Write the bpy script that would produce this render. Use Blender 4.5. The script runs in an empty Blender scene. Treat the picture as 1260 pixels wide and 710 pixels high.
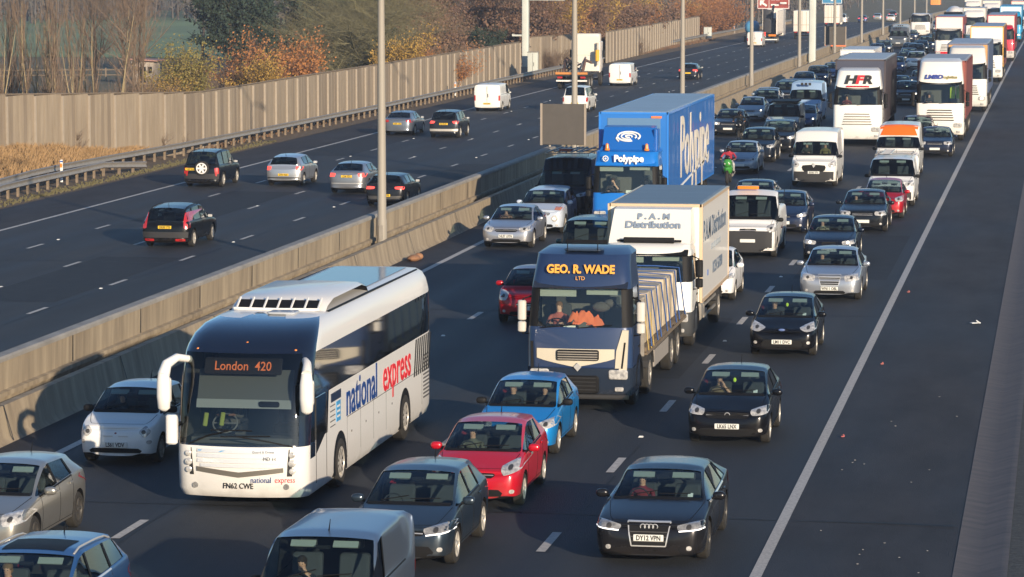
import bpy, bmesh, math, random
from mathutils import Vector, Matrix
from mathutils.bvhtree import BVHTree
R = math.radians
PI = math.pi
SC = bpy.context.scene
COL = SC.collection

# ---------------------------------------------------------------- camera, sky, sun, exposure
camd = bpy.data.cameras.new('camera')
cam = bpy.data.objects.new('camera', camd)
COL.objects.link(cam)
cam.location = (0, 0, 10.5)
cam.rotation_euler = (R(90 - 5.7243), 0, R(9.2953))
camd.sensor_width = 36.0
camd.lens = 36.0 * 4140.0 / 1260.0
camd.clip_start = 1.0
camd.clip_end = 6000.0
SC.camera = cam

SUN_EL = 12.5
SUN_AZ = 147.5            # clockwise from +Y
world = bpy.data.worlds.new('World')
SC.world = world
world.use_nodes = True
wn = world.node_tree
wn.nodes.clear()
sky = wn.nodes.new('ShaderNodeTexSky')
sky.sky_type = 'NISHITA'
sky.sun_disc = False
sky.sun_elevation = R(SUN_EL)
sky.sun_rotation = R(SUN_AZ)
sky.air_density = 1.0
sky.dust_density = 0.4
sky.ozone_density = 4.0
bg = wn.nodes.new('ShaderNodeBackground')
bg.inputs['Strength'].default_value = 0.125
wo = wn.nodes.new('ShaderNodeOutputWorld')
wn.links.new(sky.outputs[0], bg.inputs[0])
wn.links.new(bg.outputs[0], wo.inputs[0])

sd = bpy.data.lights.new('sun', 'SUN')
sd.energy = 5.0
sd.angle = R(0.5)
sd.color = (1.0, 0.83, 0.62)
sun = bpy.data.objects.new('sun', sd)
COL.objects.link(sun)
a_, e_ = R(SUN_AZ), R(SUN_EL)
sdir = Vector((math.sin(a_) * math.cos(e_), math.cos(a_) * math.cos(e_), math.sin(e_)))
sun.rotation_euler = sdir.to_track_quat('Z', 'Y').to_euler()
sun.location = sdir * 50

SC.view_settings.view_transform = 'Standard'
SC.view_settings.look = 'None'
SC.view_settings.gamma = 1.0
SC.view_settings.exposure = 0.42
SC.cycles.max_bounces = 6
SC.cycles.transparent_max_bounces = 12
SC.cycles.volume_bounces = 0
SC.cycles.diffuse_bounces = 3
SC.cycles.glossy_bounces = 3
SC.cycles.caustics_reflective = False
SC.cycles.caustics_refractive = False
SC.cycles.use_denoising = True

# ---------------------------------------------------------------- helpers
def plate_paint(*a): return paint(*a, two=True)
def lin(r, g=None, b=None):
    if g is None: r, g, b = r
    f = lambda c: (c / 12.92 if c <= 0.04045 else ((c + 0.055) / 1.055) ** 2.4)
    return (f(r / 255), f(g / 255), f(b / 255), 1)

def mat(name, col, rough=0.6, metal=0.0, coat=0.0, spec=0.5, noise=None, bump=None, emit=None, stretch=None, dirt=None):
    """principled material; noise=(scale, amount[, colour2]) mottles the colour, bump=(scale, strength)"""
    m = bpy.data.materials.new(name)
    m.use_nodes = True
    nt = m.node_tree
    p = nt.nodes['Principled BSDF']
    c = tuple(col) if len(col) == 4 else tuple(col) + (1,)
    p.inputs['Base Color'].default_value = c
    p.inputs['Roughness'].default_value = rough
    p.inputs['Metallic'].default_value = metal
    p.inputs['Coat Weight'].default_value = coat
    p.inputs['Coat Roughness'].default_value = 0.06
    p.inputs['Specular IOR Level'].default_value = spec
    if emit:
        p.inputs['Emission Color'].default_value = tuple(emit[:3]) + (1,)
        p.inputs['Emission Strength'].default_value = emit[3]
    tc = nt.nodes.new('ShaderNodeTexCoord')
    mp = nt.nodes.new('ShaderNodeMapping')
    nt.links.new(tc.outputs['Object'], mp.inputs[0])
    if stretch: mp.inputs['Scale'].default_value = stretch
    last = None
    if noise:
        n = nt.nodes.new('ShaderNodeTexNoise')
        n.inputs['Scale'].default_value = noise[0]
        n.inputs['Detail'].default_value = 6
        n.inputs['Roughness'].default_value = 0.65
        nt.links.new(mp.outputs[0], n.inputs['Vector'])
        rmp = nt.nodes.new('ShaderNodeMapRange')
        rmp.inputs[1].default_value = 0.3
        rmp.inputs[2].default_value = 0.7
        nt.links.new(n.outputs['Fac'], rmp.inputs[0])
        mx = nt.nodes.new('ShaderNodeMix')
        mx.data_type = 'RGBA'
        c2 = noise[2] if len(noise) > 2 else tuple(v * (1 - noise[1]) for v in c[:3])
        c2 = tuple(c2[:3]) + (1,)
        nt.links.new(rmp.outputs[0], mx.inputs[0])
        mx.inputs[6].default_value = c
        mx.inputs[7].default_value = c2
        last = mx.outputs[2]
        nt.links.new(last, p.inputs['Base Color'])
    if dirt:      # (colour, height below which road dirt gathers on the panel, strength)
        sx = nt.nodes.new('ShaderNodeSeparateXYZ')
        nt.links.new(tc.outputs['Object'], sx.inputs[0])
        n2 = nt.nodes.new('ShaderNodeTexNoise')
        n2.inputs['Scale'].default_value = 3.0
        n2.inputs['Detail'].default_value = 5
        nt.links.new(tc.outputs['Object'], n2.inputs['Vector'])
        ad = nt.nodes.new('ShaderNodeMath'); ad.operation = 'MULTIPLY_ADD'
        nt.links.new(n2.outputs['Fac'], ad.inputs[0])
        ad.inputs[1].default_value = 0.7
        nt.links.new(sx.outputs[2], ad.inputs[2])
        r2 = nt.nodes.new('ShaderNodeMapRange')
        r2.inputs[1].default_value = dirt[1] + 0.45
        r2.inputs[2].default_value = dirt[1] - 0.05 + 0.2
        r2.inputs[3].default_value = 0
        r2.inputs[4].default_value = dirt[2]
        nt.links.new(ad.outputs[0], r2.inputs[0])
        mx2 = nt.nodes.new('ShaderNodeMix')
        mx2.data_type = 'RGBA'
        nt.links.new(r2.outputs[0], mx2.inputs[0])
        if last: nt.links.new(last, mx2.inputs[6])
        else: mx2.inputs[6].default_value = c
        mx2.inputs[7].default_value = tuple(dirt[0][:3]) + (1,)
        nt.links.new(mx2.outputs[2], p.inputs['Base Color'])
        r3 = nt.nodes.new('ShaderNodeMath'); r3.operation = 'MULTIPLY_ADD'
        nt.links.new(r2.outputs[0], r3.inputs[0])
        r3.inputs[1].default_value = 0.5
        r3.inputs[2].default_value = rough
        nt.links.new(r3.outputs[0], p.inputs['Roughness'])
    if bump:
        nb = nt.nodes.new('ShaderNodeTexNoise')
        nb.inputs['Scale'].default_value = bump[0]
        nb.inputs['Detail'].default_value = 5
        nt.links.new(mp.outputs[0], nb.inputs['Vector'])
        bp = nt.nodes.new('ShaderNodeBump')
        bp.inputs['Strength'].default_value = bump[1]
        bp.inputs['Distance'].default_value = 0.05
        nt.links.new(nb.outputs['Fac'], bp.inputs['Height'])
        nt.links.new(bp.outputs[0], p.inputs['Normal'])
    return m

def glass(name, tint, rough=0.02, dens=None):
    m = bpy.data.materials.new(name)
    m.use_nodes = True
    nt = m.node_tree
    nt.nodes.clear()
    tr = nt.nodes.new('ShaderNodeBsdfTransparent')
    tr.inputs[0].default_value = tuple(tint) + (1,)
    gl = nt.nodes.new('ShaderNodeBsdfGlossy')
    gl.inputs['Roughness'].default_value = rough
    gl.inputs[0].default_value = (0.95, 0.97, 1, 1)
    lw = nt.nodes.new('ShaderNodeLayerWeight')      # same reflectance from both sides of the thin pane
    lw.inputs[0].default_value = 0.5
    pw = nt.nodes.new('ShaderNodeMath'); pw.operation = 'POWER'; pw.inputs[1].default_value = 4.0
    nt.links.new(lw.outputs['Facing'], pw.inputs[0])
    fr = nt.nodes.new('ShaderNodeMath'); fr.operation = 'MULTIPLY_ADD'
    nt.links.new(pw.outputs[0], fr.inputs[0])
    fr.inputs[1].default_value = 0.9; fr.inputs[2].default_value = 0.05
    mx = nt.nodes.new('ShaderNodeMixShader')
    o = nt.nodes.new('ShaderNodeOutputMaterial')
    nt.links.new(fr.outputs[0], mx.inputs[0])
    nt.links.new(tr.outputs[0], mx.inputs[1])
    nt.links.new(gl.outputs[0], mx.inputs[2])
    nt.links.new(mx.outputs[0], o.inputs[0])
    return m

DIRT = (0.12, 0.095, 0.07)
_pc = {}
def paint(col, metal=0.0, rough=0.32, dirt=0.45, two=False):
    if max(col) < 70: dirt, rough = dirt * .35, min(rough, .24)
    k = (tuple(col), metal, rough, dirt, two)
    if k not in _pc:
        m = mat('car_paint', lin(*col), rough, metal, coat=0.15 if max(col) < 70 else 0.35, spec=0.3 if max(col) < 70 else 0.45, dirt=(DIRT, 0.35, dirt))
        nt = m.node_tree                     # the inner side of the panels is dark trim
        p = nt.nodes['Principled BSDF']
        if two:
            _pc[k] = m
            return m
        g = nt.nodes.new('ShaderNodeNewGeometry')
        d = nt.nodes.new('ShaderNodeBsdfDiffuse')
        d.inputs[0].default_value = (0.03, 0.03, 0.033, 1)
        mx = nt.nodes.new('ShaderNodeMixShader')
        nt.links.new(g.outputs['Backfacing'], mx.inputs[0])
        nt.links.new(p.outputs[0], mx.inputs[1])
        nt.links.new(d.outputs[0], mx.inputs[2])
        nt.links.new(mx.outputs[0], nt.nodes['Material Output'].inputs[0])
        _pc[k] = m
    return _pc[k]

class MB:
    """collects shapes, links them as ONE mesh object"""
    def __init__(s): s.v, s.f, s.m = [], [], []
    def add(s, vs, fs, mi=0):
        o = len(s.v)
        s.v += [tuple(v) for v in vs]
        s.f += [tuple(i + o for i in f) for f in fs]
        s.m += [mi] * len(fs)
        return s
    def box(s, c, d, mi=0, rz=0, rx=0, ry=0, taper=1.0):
        x, y, z = d[0] / 2, d[1] / 2, d[2] / 2
        vs = []
        M = None
        if rz or rx or ry:
            M = Matrix.Rotation(rz, 3, 'Z') @ Matrix.Rotation(ry, 3, 'Y') @ Matrix.Rotation(rx, 3, 'X')
        for sz in (-1, 1):
            t = taper if sz > 0 else 1
            for sx, sy in ((-1, -1), (1, -1), (1, 1), (-1, 1)):
                v = Vector((sx * x * t, sy * y * t, sz * z))
                if M: v = M @ v
                vs.append(v + Vector(c))
        return s.add(vs, [(0, 3, 2, 1), (4, 5, 6, 7), (0, 1, 5, 4), (1, 2, 6, 5), (2, 3, 7, 6), (3, 0, 4, 7)], mi)
    def bbox(s, x0, x1, y0, y1, z0, z1, mi=0):
        return s.box(((x0 + x1) / 2, (y0 + y1) / 2, (z0 + z1) / 2), (x1 - x0, y1 - y0, z1 - z0), mi)
    def rbox(s, c, d, r=0.03, mi=0, ax=2, n=3):
        """box with rounded vertical (ax=2) edges, or edges along another axis"""
        a, b = [i for i in range(3) if i != ax]
        r = min(r, d[a] / 2 - 1e-4, d[b] / 2 - 1e-4)
        pr = []
        for qx, qy, a0 in ((1, 1, 0), (-1, 1, 90), (-1, -1, 180), (1, -1, 270)):
            for k in range(n + 1):
                t = R(a0 + 90 * k / n)
                pr.append((qx * (d[a] / 2 - r) + r * math.cos(t), qy * (d[b] / 2 - r) + r * math.sin(t)))
        N = len(pr)
        vs = []
        for sz, sh in ((-1, r * .35), (-1, 0), (1, 0), (1, r * .35)):
            first = (sz < 0 and sh > 0) or (sz > 0 and sh > 0)
            for (u, w) in pr:
                v = [0, 0, 0]
                k = (1 - 2 * sh / max(d[a], 1e-6)) if first else 1
                k2 = (1 - 2 * sh / max(d[b], 1e-6)) if first else 1
                v[a] = u * k + c[a]; v[b] = w * k2 + c[b]
                v[ax] = c[ax] + sz * (d[ax] / 2 - (0 if first else r * .35))
                vs.append(v)
        fs = []
        for q in range(3):
            for k in range(N):
                fs.append((q * N + k, q * N + (k + 1) % N, (q + 1) * N + (k + 1) % N, (q + 1) * N + k))
        fs.append(tuple(reversed(range(N))))
        fs.append(tuple(3 * N + k for k in range(N)))
        if ax == 1: fs = [tuple(reversed(f)) for f in fs]
        return s.add(vs, fs, mi)
    def tube(s, pts, r, n=6, mi=0, cap=True):
        pts = [Vector(p) for p in pts]
        rs = r if isinstance(r, (list, tuple)) else [r] * len(pts)
        vs = []
        prev = None
        for i, p in enumerate(pts):
            d = (pts[min(i + 1, len(pts) - 1)] - pts[max(i - 1, 0)])
            if d.length < 1e-9: d = Vector((0, 0, 1))
            d.normalize()
            if prev is None:
                u = d.cross(Vector((0, 0, 1)))
                if u.length < 0.05: u = d.cross(Vector((1, 0, 0)))
            else:
                u = prev - d * prev.dot(d)
            u.normalize(); prev = u
            w = d.cross(u)
            for k in range(n):
                t = 2 * PI * k / n
                vs.append(p + (u * math.cos(t) + w * math.sin(t)) * rs[i])
        fs = []
        for i in range(len(pts) - 1):
            for k in range(n):
                a, b = i * n + k, i * n + (k + 1) % n
                fs.append((a, b, b + n, a + n))
        if cap:
            fs.append(tuple(reversed(range(n))))
            fs.append(tuple((len(pts) - 1) * n + k for k in range(n)))
        return s.add(vs, fs, mi)
    def lathe(s, prof, c, ax='X', n=20, mi=0):
        """prof: list of (along axis, radius)"""
        vs = []
        for (u, r) in prof:
            for k in range(n):
                t = 2 * PI * k / n
                a, b = r * math.cos(t), r * math.sin(t)
                v = {'X': (u, a, b), 'Y': (a, u, b), 'Z': (a, b, u)}[ax]
                vs.append((v[0] + c[0], v[1] + c[1], v[2] + c[2]))
        fs = []
        for i in range(len(prof) - 1):
            for k in range(n):
                a, b = i * n + k, i * n + (k + 1) % n
                fs.append((a, b, b + n, a + n))
        fs.append(tuple(reversed(range(n))))
        fs.append(tuple((len(prof) - 1) * n + k for k in range(n)))
        return s.add(vs, fs, mi)
    def ell(s, c, r, mi=0, nu=12, nv=8, pw=1.0):
        vs, fs = [], []
        sg = lambda x: math.copysign(abs(x) ** pw, x)
        for j in range(nv + 1):
            ph = PI * j / nv - PI / 2
            for i in range(nu):
                t = 2 * PI * i / nu
                vs.append((c[0] + r[0] * sg(math.cos(ph)) * sg(math.cos(t)), c[1] + r[1] * sg(math.cos(ph)) * sg(math.sin(t)), c[2] + r[2] * sg(math.sin(ph))))
        for j in range(nv):
            for i in range(nu):
                a, b = j * nu + i, j * nu + (i + 1) % nu
                fs.append((a, b, b + nu, a + nu))
        return s.add(vs, fs, mi)
    def prism(s, pts, y0, y1, mi=0, ax='Y'):
        """outline pts=(u,w) swept along an axis; ax Y: (x,z), ax X: (y,z), ax Z: (x,y)"""
        n = len(pts)
        mk = {'Y': lambda u, w, t: (u, t, w), 'X': lambda u, w, t: (t, u, w), 'Z': lambda u, w, t: (u, w, t)}[ax]
        vs = [mk(u, w, y0) for u, w in pts] + [mk(u, w, y1) for u, w in pts]
        fs = [(k, (k + 1) % n, n + (k + 1) % n, n + k) for k in range(n)] + [tuple(reversed(range(n))), tuple(range(n, 2 * n))]
        return s.add(vs, fs, mi)
    def build(s, name, mats, parent=None, smooth=35, loc=None, fix=True):
        me = bpy.data.meshes.new(name)
        me.from_pydata(s.v, [], s.f)
        if not isinstance(mats, (list, tuple)): mats = [mats]
        for m in mats: me.materials.append(m)
        if len(mats) > 1: me.polygons.foreach_set('material_index', s.m)
        if fix:
            bm = bmesh.new(); bm.from_mesh(me)
            bmesh.ops.recalc_face_normals(bm, faces=bm.faces)
            bm.to_mesh(me); bm.free()
        if smooth:
            me.shade_smooth()
            me.set_sharp_from_angle(angle=R(smooth))
        o = bpy.data.objects.new(name, me)
        COL.objects.link(o)
        if parent: o.parent = parent
        if loc: o.location = loc
        return o

def tag(o, label=None, cat=None, group=None, kind=None):
    if label: o['label'] = label
    if cat: o['category'] = cat
    if group: o['group'] = group
    if kind: o['kind'] = kind
    return o

def empty(name, loc=(0, 0, 0), rz=0):
    o = bpy.data.objects.new(name, None)
    COL.objects.link(o)
    o.location = loc
    o.rotation_euler = (0, 0, rz)
    o.empty_display_size = 0.3
    return o

def copy_tree(o, parent=None):
    c = o.copy()
    COL.objects.link(c)
    if parent: c.parent = parent
    for k in [k for k in o.children]: copy_tree(k, c)
    return c

_tc = {}
def text(parent, name, s, size, loc, mt, face='F', sx=1.0, bold=0.0, ext=0.004, align='CENTER', shear=0.0):
    k = (s, size, sx, bold, ext, align, shear, mt.name)
    if k not in _tc:
        cu = bpy.data.curves.new('lettering', 'FONT')
        cu.body = s
        cu.size = size
        cu.align_x = align
        cu.align_y = 'CENTER'
        cu.extrude = ext
        cu.offset = bold
        cu.shear = shear
        cu.resolution_u = 3
        t = bpy.data.objects.new('lettering', cu)
        COL.objects.link(t)
        bpy.context.view_layer.update()
        me = bpy.data.meshes.new_from_object(t)
        bpy.data.objects.remove(t)
        bpy.data.curves.remove(cu)
        me.transform(Matrix.Diagonal((sx, 1, 1, 1)))
        me.materials.clear()
        me.materials.append(mt)
        _tc[k] = me
    o = bpy.data.objects.new(name, _tc[k])
    COL.objects.link(o)
    o.parent = parent
    o.location = loc
    if isinstance(face, str):
        o.rotation_euler = {'F': (R(90), 0, 0), 'R': (R(90), 0, R(90)), 'B': (R(90), 0, R(180)), 'L': (R(90), 0, R(-90))}[face]
    else: o.rotation_euler = face
    return o

# road profile: the carriageway falls away gently beyond 130 m
def drop(y): return -0.9e-5 * max(0.0, y - 130.0) ** 2
NEAR, LEFT = 0.0, -0.75
# ---------------------------------------------------------------- materials
M = {}
M['asphalt'] = mat('asphalt', (0.029, 0.034, 0.042), 0.8, spec=0.2, noise=(0.35, 0.3, (0.056, 0.061, 0.070)), bump=(60, 0.25), stretch=(1, 0.12, 1))
M['asphalt2'] = mat('asphalt_old', (0.035, 0.040, 0.047), 0.8, spec=0.2, noise=(0.6, 0.3, (0.056, 0.059, 0.065)), bump=(60, 0.25), stretch=(1, 0.12, 1))
M['shoulder'] = mat('shoulder_asphalt', (0.031, 0.029, 0.031), 0.85, spec=0.2, noise=(0.8, 0.35, (0.056, 0.053, 0.056)), bump=(50, 0.3), stretch=(1, 0.3, 1))
M['line'] = mat('road_marking_paint', (0.62, 0.58, 0.52), 0.7, noise=(9, 0.5, (0.34, 0.32, 0.30)))
M['rumble'] = mat('edge_line_paint', (0.60, 0.56, 0.50), 0.7, noise=(14, 0.4, (0.33, 0.31, 0.29)))
M['concrete'] = mat('concrete', (0.41, 0.335, 0.232), 0.85, noise=(1.3, 0.5, (0.20, 0.158, 0.11)), bump=(20, 0.25), stretch=(1, 1.6, 0.18))
M['coping'] = mat('concrete_coping', (0.34, 0.32, 0.29), 0.8, noise=(2.0, 0.35), stretch=(1, 0.5, 1))
M['channel'] = mat('channel_concrete', (0.125, 0.108, 0.106), 0.85, noise=(1.5, 0.45, (0.065, 0.064, 0.070)), bump=(15, 0.3), stretch=(0.4, 2.2, 1))
M['verge'] = mat('verge_soil', (0.075, 0.075, 0.07), 0.95, noise=(3, 0.4), bump=(10, 0.5))
M['reserve'] = mat('reserve_gravel', (0.10, 0.085, 0.065), 0.95, noise=(2.5, 0.5), bump=(20, 0.6))
M['earth'] = mat('earth', (0.15, 0.10, 0.062), 0.95, noise=(0.7, 0.5, (0.10, 0.075, 0.045)), bump=(6, 0.6))
M['roughgrass'] = mat('rough_grass', (0.095, 0.095, 0.04), 0.95, noise=(0.25, 0.5, (0.13, 0.095, 0.05)), bump=(4, 0.5))
M['field'] = mat('field_grass', (0.20, 0.29, 0.12), 0.95, noise=(0.02, 0.3, (0.10, 0.155, 0.07)))
M['field2'] = mat('far_field', (0.13, 0.14, 0.08), 0.95, noise=(0.02, 0.3))
M['timber'] = mat('weathered_timber', (0.345, 0.28, 0.205), 0.85, noise=(2.2, 0.4, (0.235, 0.185, 0.13)), bump=(8, 0.25), stretch=(1.0, 1.0, 0.12))
M['timber_old'] = mat('grey_weathered_timber', (0.27, 0.215, 0.155), 0.85, noise=(1.6, 0.4, (0.19, 0.15, 0.11)), bump=(8, 0.25), stretch=(1.0, 1.0, 0.12))
M['fencepost'] = mat('fence_post_concrete', (0.36, 0.31, 0.25), 0.8, noise=(3, 0.2))
M['steel'] = mat('galvanised_steel', (0.36, 0.33, 0.29), 0.5, 0.35, noise=(3, 0.25))
M['postwood'] = mat('post_timber', (0.25, 0.19, 0.13), 0.85, noise=(6, 0.4))
M['polepaint'] = mat('pole_steel', (0.31, 0.28, 0.235), 0.6, 0.0, noise=(1.0, 0.15), stretch=(1, 1, 0.1))
M['gantry'] = mat('gantry_paint', (0.56, 0.58, 0.53), 0.5, noise=(0.8, 0.15))
M['white'] = mat('white_paint', (0.80, 0.78, 0.74), 0.4, coat=0.3)
M['black'] = mat('black_plastic', (0.008, 0.008, 0.009), 0.6, spec=0.2)
M['dgrey'] = mat('dark_grey_plastic', (0.032, 0.032, 0.034), 0.65, spec=0.25)
M['rubber'] = mat('tyre_rubber', (0.014, 0.0135, 0.013), 0.85, noise=(6, 0.3, (0.028, 0.025, 0.021)))
M['alloy'] = mat('alloy_rim', (0.55, 0.52, 0.47), 0.4, 0.35)
M['alloyd'] = mat('dark_rim', (0.09, 0.085, 0.08), 0.5, 0.5)
M['chrome'] = mat('chrome', (0.66, 0.65, 0.63), 0.28, 0.45, coat=.6)
M['lamp'] = mat('headlight_lens', (0.72, 0.70, 0.66), 0.2, 0.1, coat=1.0, noise=(11, 0.5, (0.20, 0.20, 0.21)))
M['lampd'] = mat('headlight_bezel', (0.16, 0.16, 0.165), 0.2, 0.3, coat=1.0, noise=(14, 0.5, (0.45, 0.44, 0.42)))
M['bulb'] = mat('lit_lamp', (1, 0.95, 0.8), 0.3, emit=(1.0, 0.86, 0.58, 3.5))
M['drl'] = mat('daytime_running_lamp', (1, 1, 1), 0.3, emit=(1.0, 0.97, 0.93, .9))
M['tail'] = mat('tail_lamp_lens', (0.42, 0.02, 0.02), 0.2, coat=1.0)
M['brake'] = mat('lit_brake_lamp', (0.6, 0.03, 0.03), 0.3, emit=(1.0, 0.10, 0.07, 1.1))
M['amber'] = mat('amber_lens', (0.75, 0.22, 0.02), 0.25, coat=1.0)
M['platew'] = mat('white_plate', (0.70, 0.70, 0.66), 0.4)
M['platey'] = mat('yellow_plate', (0.78, 0.50, 0.03), 0.4)
M['ink'] = mat('black_lettering', (0.015, 0.015, 0.015), 0.5)
M['seat'] = mat('seat_fabric', (0.045, 0.047, 0.052), 0.9)
M['dash'] = mat('dashboard_plastic', (0.035, 0.036, 0.038), 0.7)
M['visor'] = mat('sun_visor', (0.30, 0.32, 0.29), 0.8)
M['paper'] = mat('paper', (0.75, 0.74, 0.70), 0.8)
M['glass'] = glass('windscreen_glass', (0.62, 0.74, 0.74))
M['glassd'] = glass('tinted_glass', (0.30, 0.36, 0.38))
M['glassb'] = glass('clear_cab_glass', (0.74, 0.82, 0.78))
M['skin'] = mat('skin', (0.52, 0.27, 0.18), 0.6)
M['skin2'] = mat('skin_pale', (0.60, 0.36, 0.27), 0.6)
M['bark'] = mat('bark', (0.19, 0.145, 0.10), 0.9, noise=(3, 0.5), stretch=(1, 1, .3))
M['barkpale'] = mat('pale_bark', (0.33, 0.26, 0.155), 0.85, noise=(4, 0.5, (0.24, 0.19, 0.10)), stretch=(1, 1, .3))
M['barkgreen'] = mat('mossy_bark', (0.21, 0.19, 0.10), 0.9, noise=(2, 0.5, (0.12, 0.11, 0.065)))
M['twig'] = mat('twigs', (0.165, 0.115, 0.08), 0.9)
M['twigred'] = mat('reddish_twigs', (0.19, 0.105, 0.08), 0.9)
M['leafy'] = mat('yellow_leaves', (0.46, 0.27, 0.045), 0.8, noise=(0.9, 0.5, (0.30, 0.20, 0.05)))
M['leafo'] = mat('orange_leaves', (0.42, 0.17, 0.04), 0.8, noise=(0.9, 0.5, (0.26, 0.12, 0.05)))
M['leafg'] = mat('olive_leaves', (0.15, 0.15, 0.045), 0.8, noise=(0.9, 0.5, (0.28, 0.20, 0.05)))
M['leafd'] = mat('evergreen_leaves', (0.030, 0.055, 0.034), 0.8, noise=(1.2, 0.5))
M['leafr'] = mat('russet_leaves', (0.19, 0.105, 0.065), 0.8, noise=(1.2, 0.5, (0.13, 0.085, 0.055)))
M['drygrass'] = mat('dry_grass', (0.42, 0.27, 0.13), 0.9, noise=(1.5, 0.5, (0.24, 0.15, 0.075)))
M['navy'] = mat('navy_plastic', (0.02, 0.035, 0.08), 0.5)
M['hiviz'] = mat('hi_vis_yellow', (0.62, 0.80, 0.05), 0.8)
M['hivest'] = mat('vest_yellow', (0.50, 0.58, 0.12), 0.8)
M['hivizo'] = mat('hi_vis_orange', (0.90, 0.20, 0.07), 0.8)

def road_wear(m, lane0, lanew, dark=.72, side=1):
    """polished wheel tracks, an oil streak per lane, patches and stains in the surface itself"""
    nt = m.node_tree
    p = nt.nodes['Principled BSDF']
    src = p.inputs['Base Color'].links[0].from_socket
    tc = nt.nodes.new('ShaderNodeTexCoord')
    sx = nt.nodes.new('ShaderNodeSeparateXYZ'); nt.links.new(tc.outputs['Object'], sx.inputs[0])
    def math_(op, a, b=None, c=None):
        n = nt.nodes.new('ShaderNodeMath'); n.operation = op
        for i, v in enumerate((a, b, c)):
            if v is None: continue
            if isinstance(v, (int, float)): n.inputs[i].default_value = v
            else: nt.links.new(v, n.inputs[i])
        return n.outputs[0]
    u = math_('DIVIDE', math_('SUBTRACT', sx.outputs[0], lane0), lanew)
    ph = math_('MULTIPLY', u, 2 * PI)
    track = math_('MULTIPLY', math_('ADD', math_('COSINE', math_('MULTIPLY', ph, 2.0)), 1.0), .5)      # two light tracks and the centre streak
    nz = nt.nodes.new('ShaderNodeTexNoise'); nz.inputs['Scale'].default_value = .5; nz.inputs['Detail'].default_value = 7; nz.inputs['Roughness'].default_value = .7
    mp = nt.nodes.new('ShaderNodeMapping'); mp.inputs['Scale'].default_value = (2.2, .10, 1); nt.links.new(tc.outputs['Object'], mp.inputs[0]); nt.links.new(mp.outputs[0], nz.inputs['Vector'])
    n2 = nt.nodes.new('ShaderNodeTexNoise'); n2.inputs['Scale'].default_value = .16; n2.inputs['Detail'].default_value = 5
    mp2 = nt.nodes.new('ShaderNodeMapping'); mp2.inputs['Scale'].default_value = (1, .45, 1); nt.links.new(tc.outputs['Object'], mp2.inputs[0]); nt.links.new(mp2.outputs[0], n2.inputs['Vector'])
    f = math_('MULTIPLY', track, math_('SUBTRACT', nz.outputs['Fac'], .18))
    f = math_('ADD', f, math_('MULTIPLY', math_('SUBTRACT', n2.outputs['Fac'], .40), 1.5))
    cl = nt.nodes.new('ShaderNodeClamp'); nt.links.new(f, cl.inputs[0])
    mx = nt.nodes.new('ShaderNodeMix'); mx.data_type = 'RGBA'; mx.blend_type = 'MULTIPLY'
    nt.links.new(cl.outputs[0], mx.inputs[0]); nt.links.new(src, mx.inputs[6]); mx.inputs[7].default_value = (dark * .72, dark * .78, dark * .9, 1)
    nt.links.new(mx.outputs[2], p.inputs['Base Color'])
    rg = math_('MULTIPLY_ADD', cl.outputs[0], -.20, .78)
    nt.links.new(rg, p.inputs['Roughness'])
road_wear(M['asphalt'], -4.99, 3.93)
road_wear(M['asphalt2'], -42.35, 3.56)
road_wear(M['shoulder'], -4.99, 9.0, .8)

# ---------------------------------------------------------------- the ground and the roads
YS = [2] + list(range(10, 130, 20)) + list(range(130, 700, 15)) + list(range(700, 1500, 50))
def strip(name, xs, mt, base=0.0, ys=YS, zfun=None, kind='structure', x_of=None):
    mb = MB()
    vs, fs = [], []
    n = len(xs)
    for y in ys:
        for (x, z) in xs: vs.append((x + (x_of(y) if x_of else 0), y, base + z + drop(y)))
    for j in range(len(ys) - 1):
        for i in range(n - 1):
            fs.append((j * n + i, j * n + i + 1, (j + 1) * n + i + 1, (j + 1) * n + i))
    mb.add(vs, fs)
    o = mb.build(name, mt, smooth=30, fix=False)
    return tag(o, kind=kind)

# terrain under everything (a little lower than the roads, rises gently towards the woods on the left)
def terrain_z(x, y):
    z = -0.95 + drop(min(y, 520))
    if y > 520: z += -0.004 * (y - 520) * (1 if y < 640 else 0) - (0.48 if y >= 640 else 0)
    if x < -52: z += -0.25 * min(1, (-52 - x) / 12)
    if x < -60 and y > 560: z += 0.010 * (y - 560)
    return z
xs_ = [-1200, -800, -500, -350, -250, -180, -140, -110, -90, -78, -68, -60, -55, -51.5]
def ground(name, xs, ys, mt, dz=0.0):
    vs, fs = [], []
    n = len(xs)
    for y in ys:
        for x in xs: vs.append((x, y, terrain_z(x, y) + dz))
    for j in range(len(ys) - 1):
        for i in range(n - 1): fs.append((j * n + i, j * n + i + 1, (j + 1) * n + i + 1, (j + 1) * n + i))
    return tag(MB().add(vs, fs).build(name, mt, smooth=60, fix=False), kind='structure')
gy = [2, 60, 100, 120, 140, 160, 180, 200, 220, 240, 260, 280, 300, 330, 360, 400, 440, 480, 520, 560, 600, 640, 700, 800, 1000, 1300, 1800, 2600, 4000]
ground('ground', xs_ + [-40, -20, 0, 10, 30, 80, 300, 1200], gy, M['roughgrass'], -0.5)
ground('field', [-400, -250, -180, -140, -110, -95], [395, 420, 460, 520, 560, 600, 640, 700], M['field'], 0.02 - 0.48)

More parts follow.
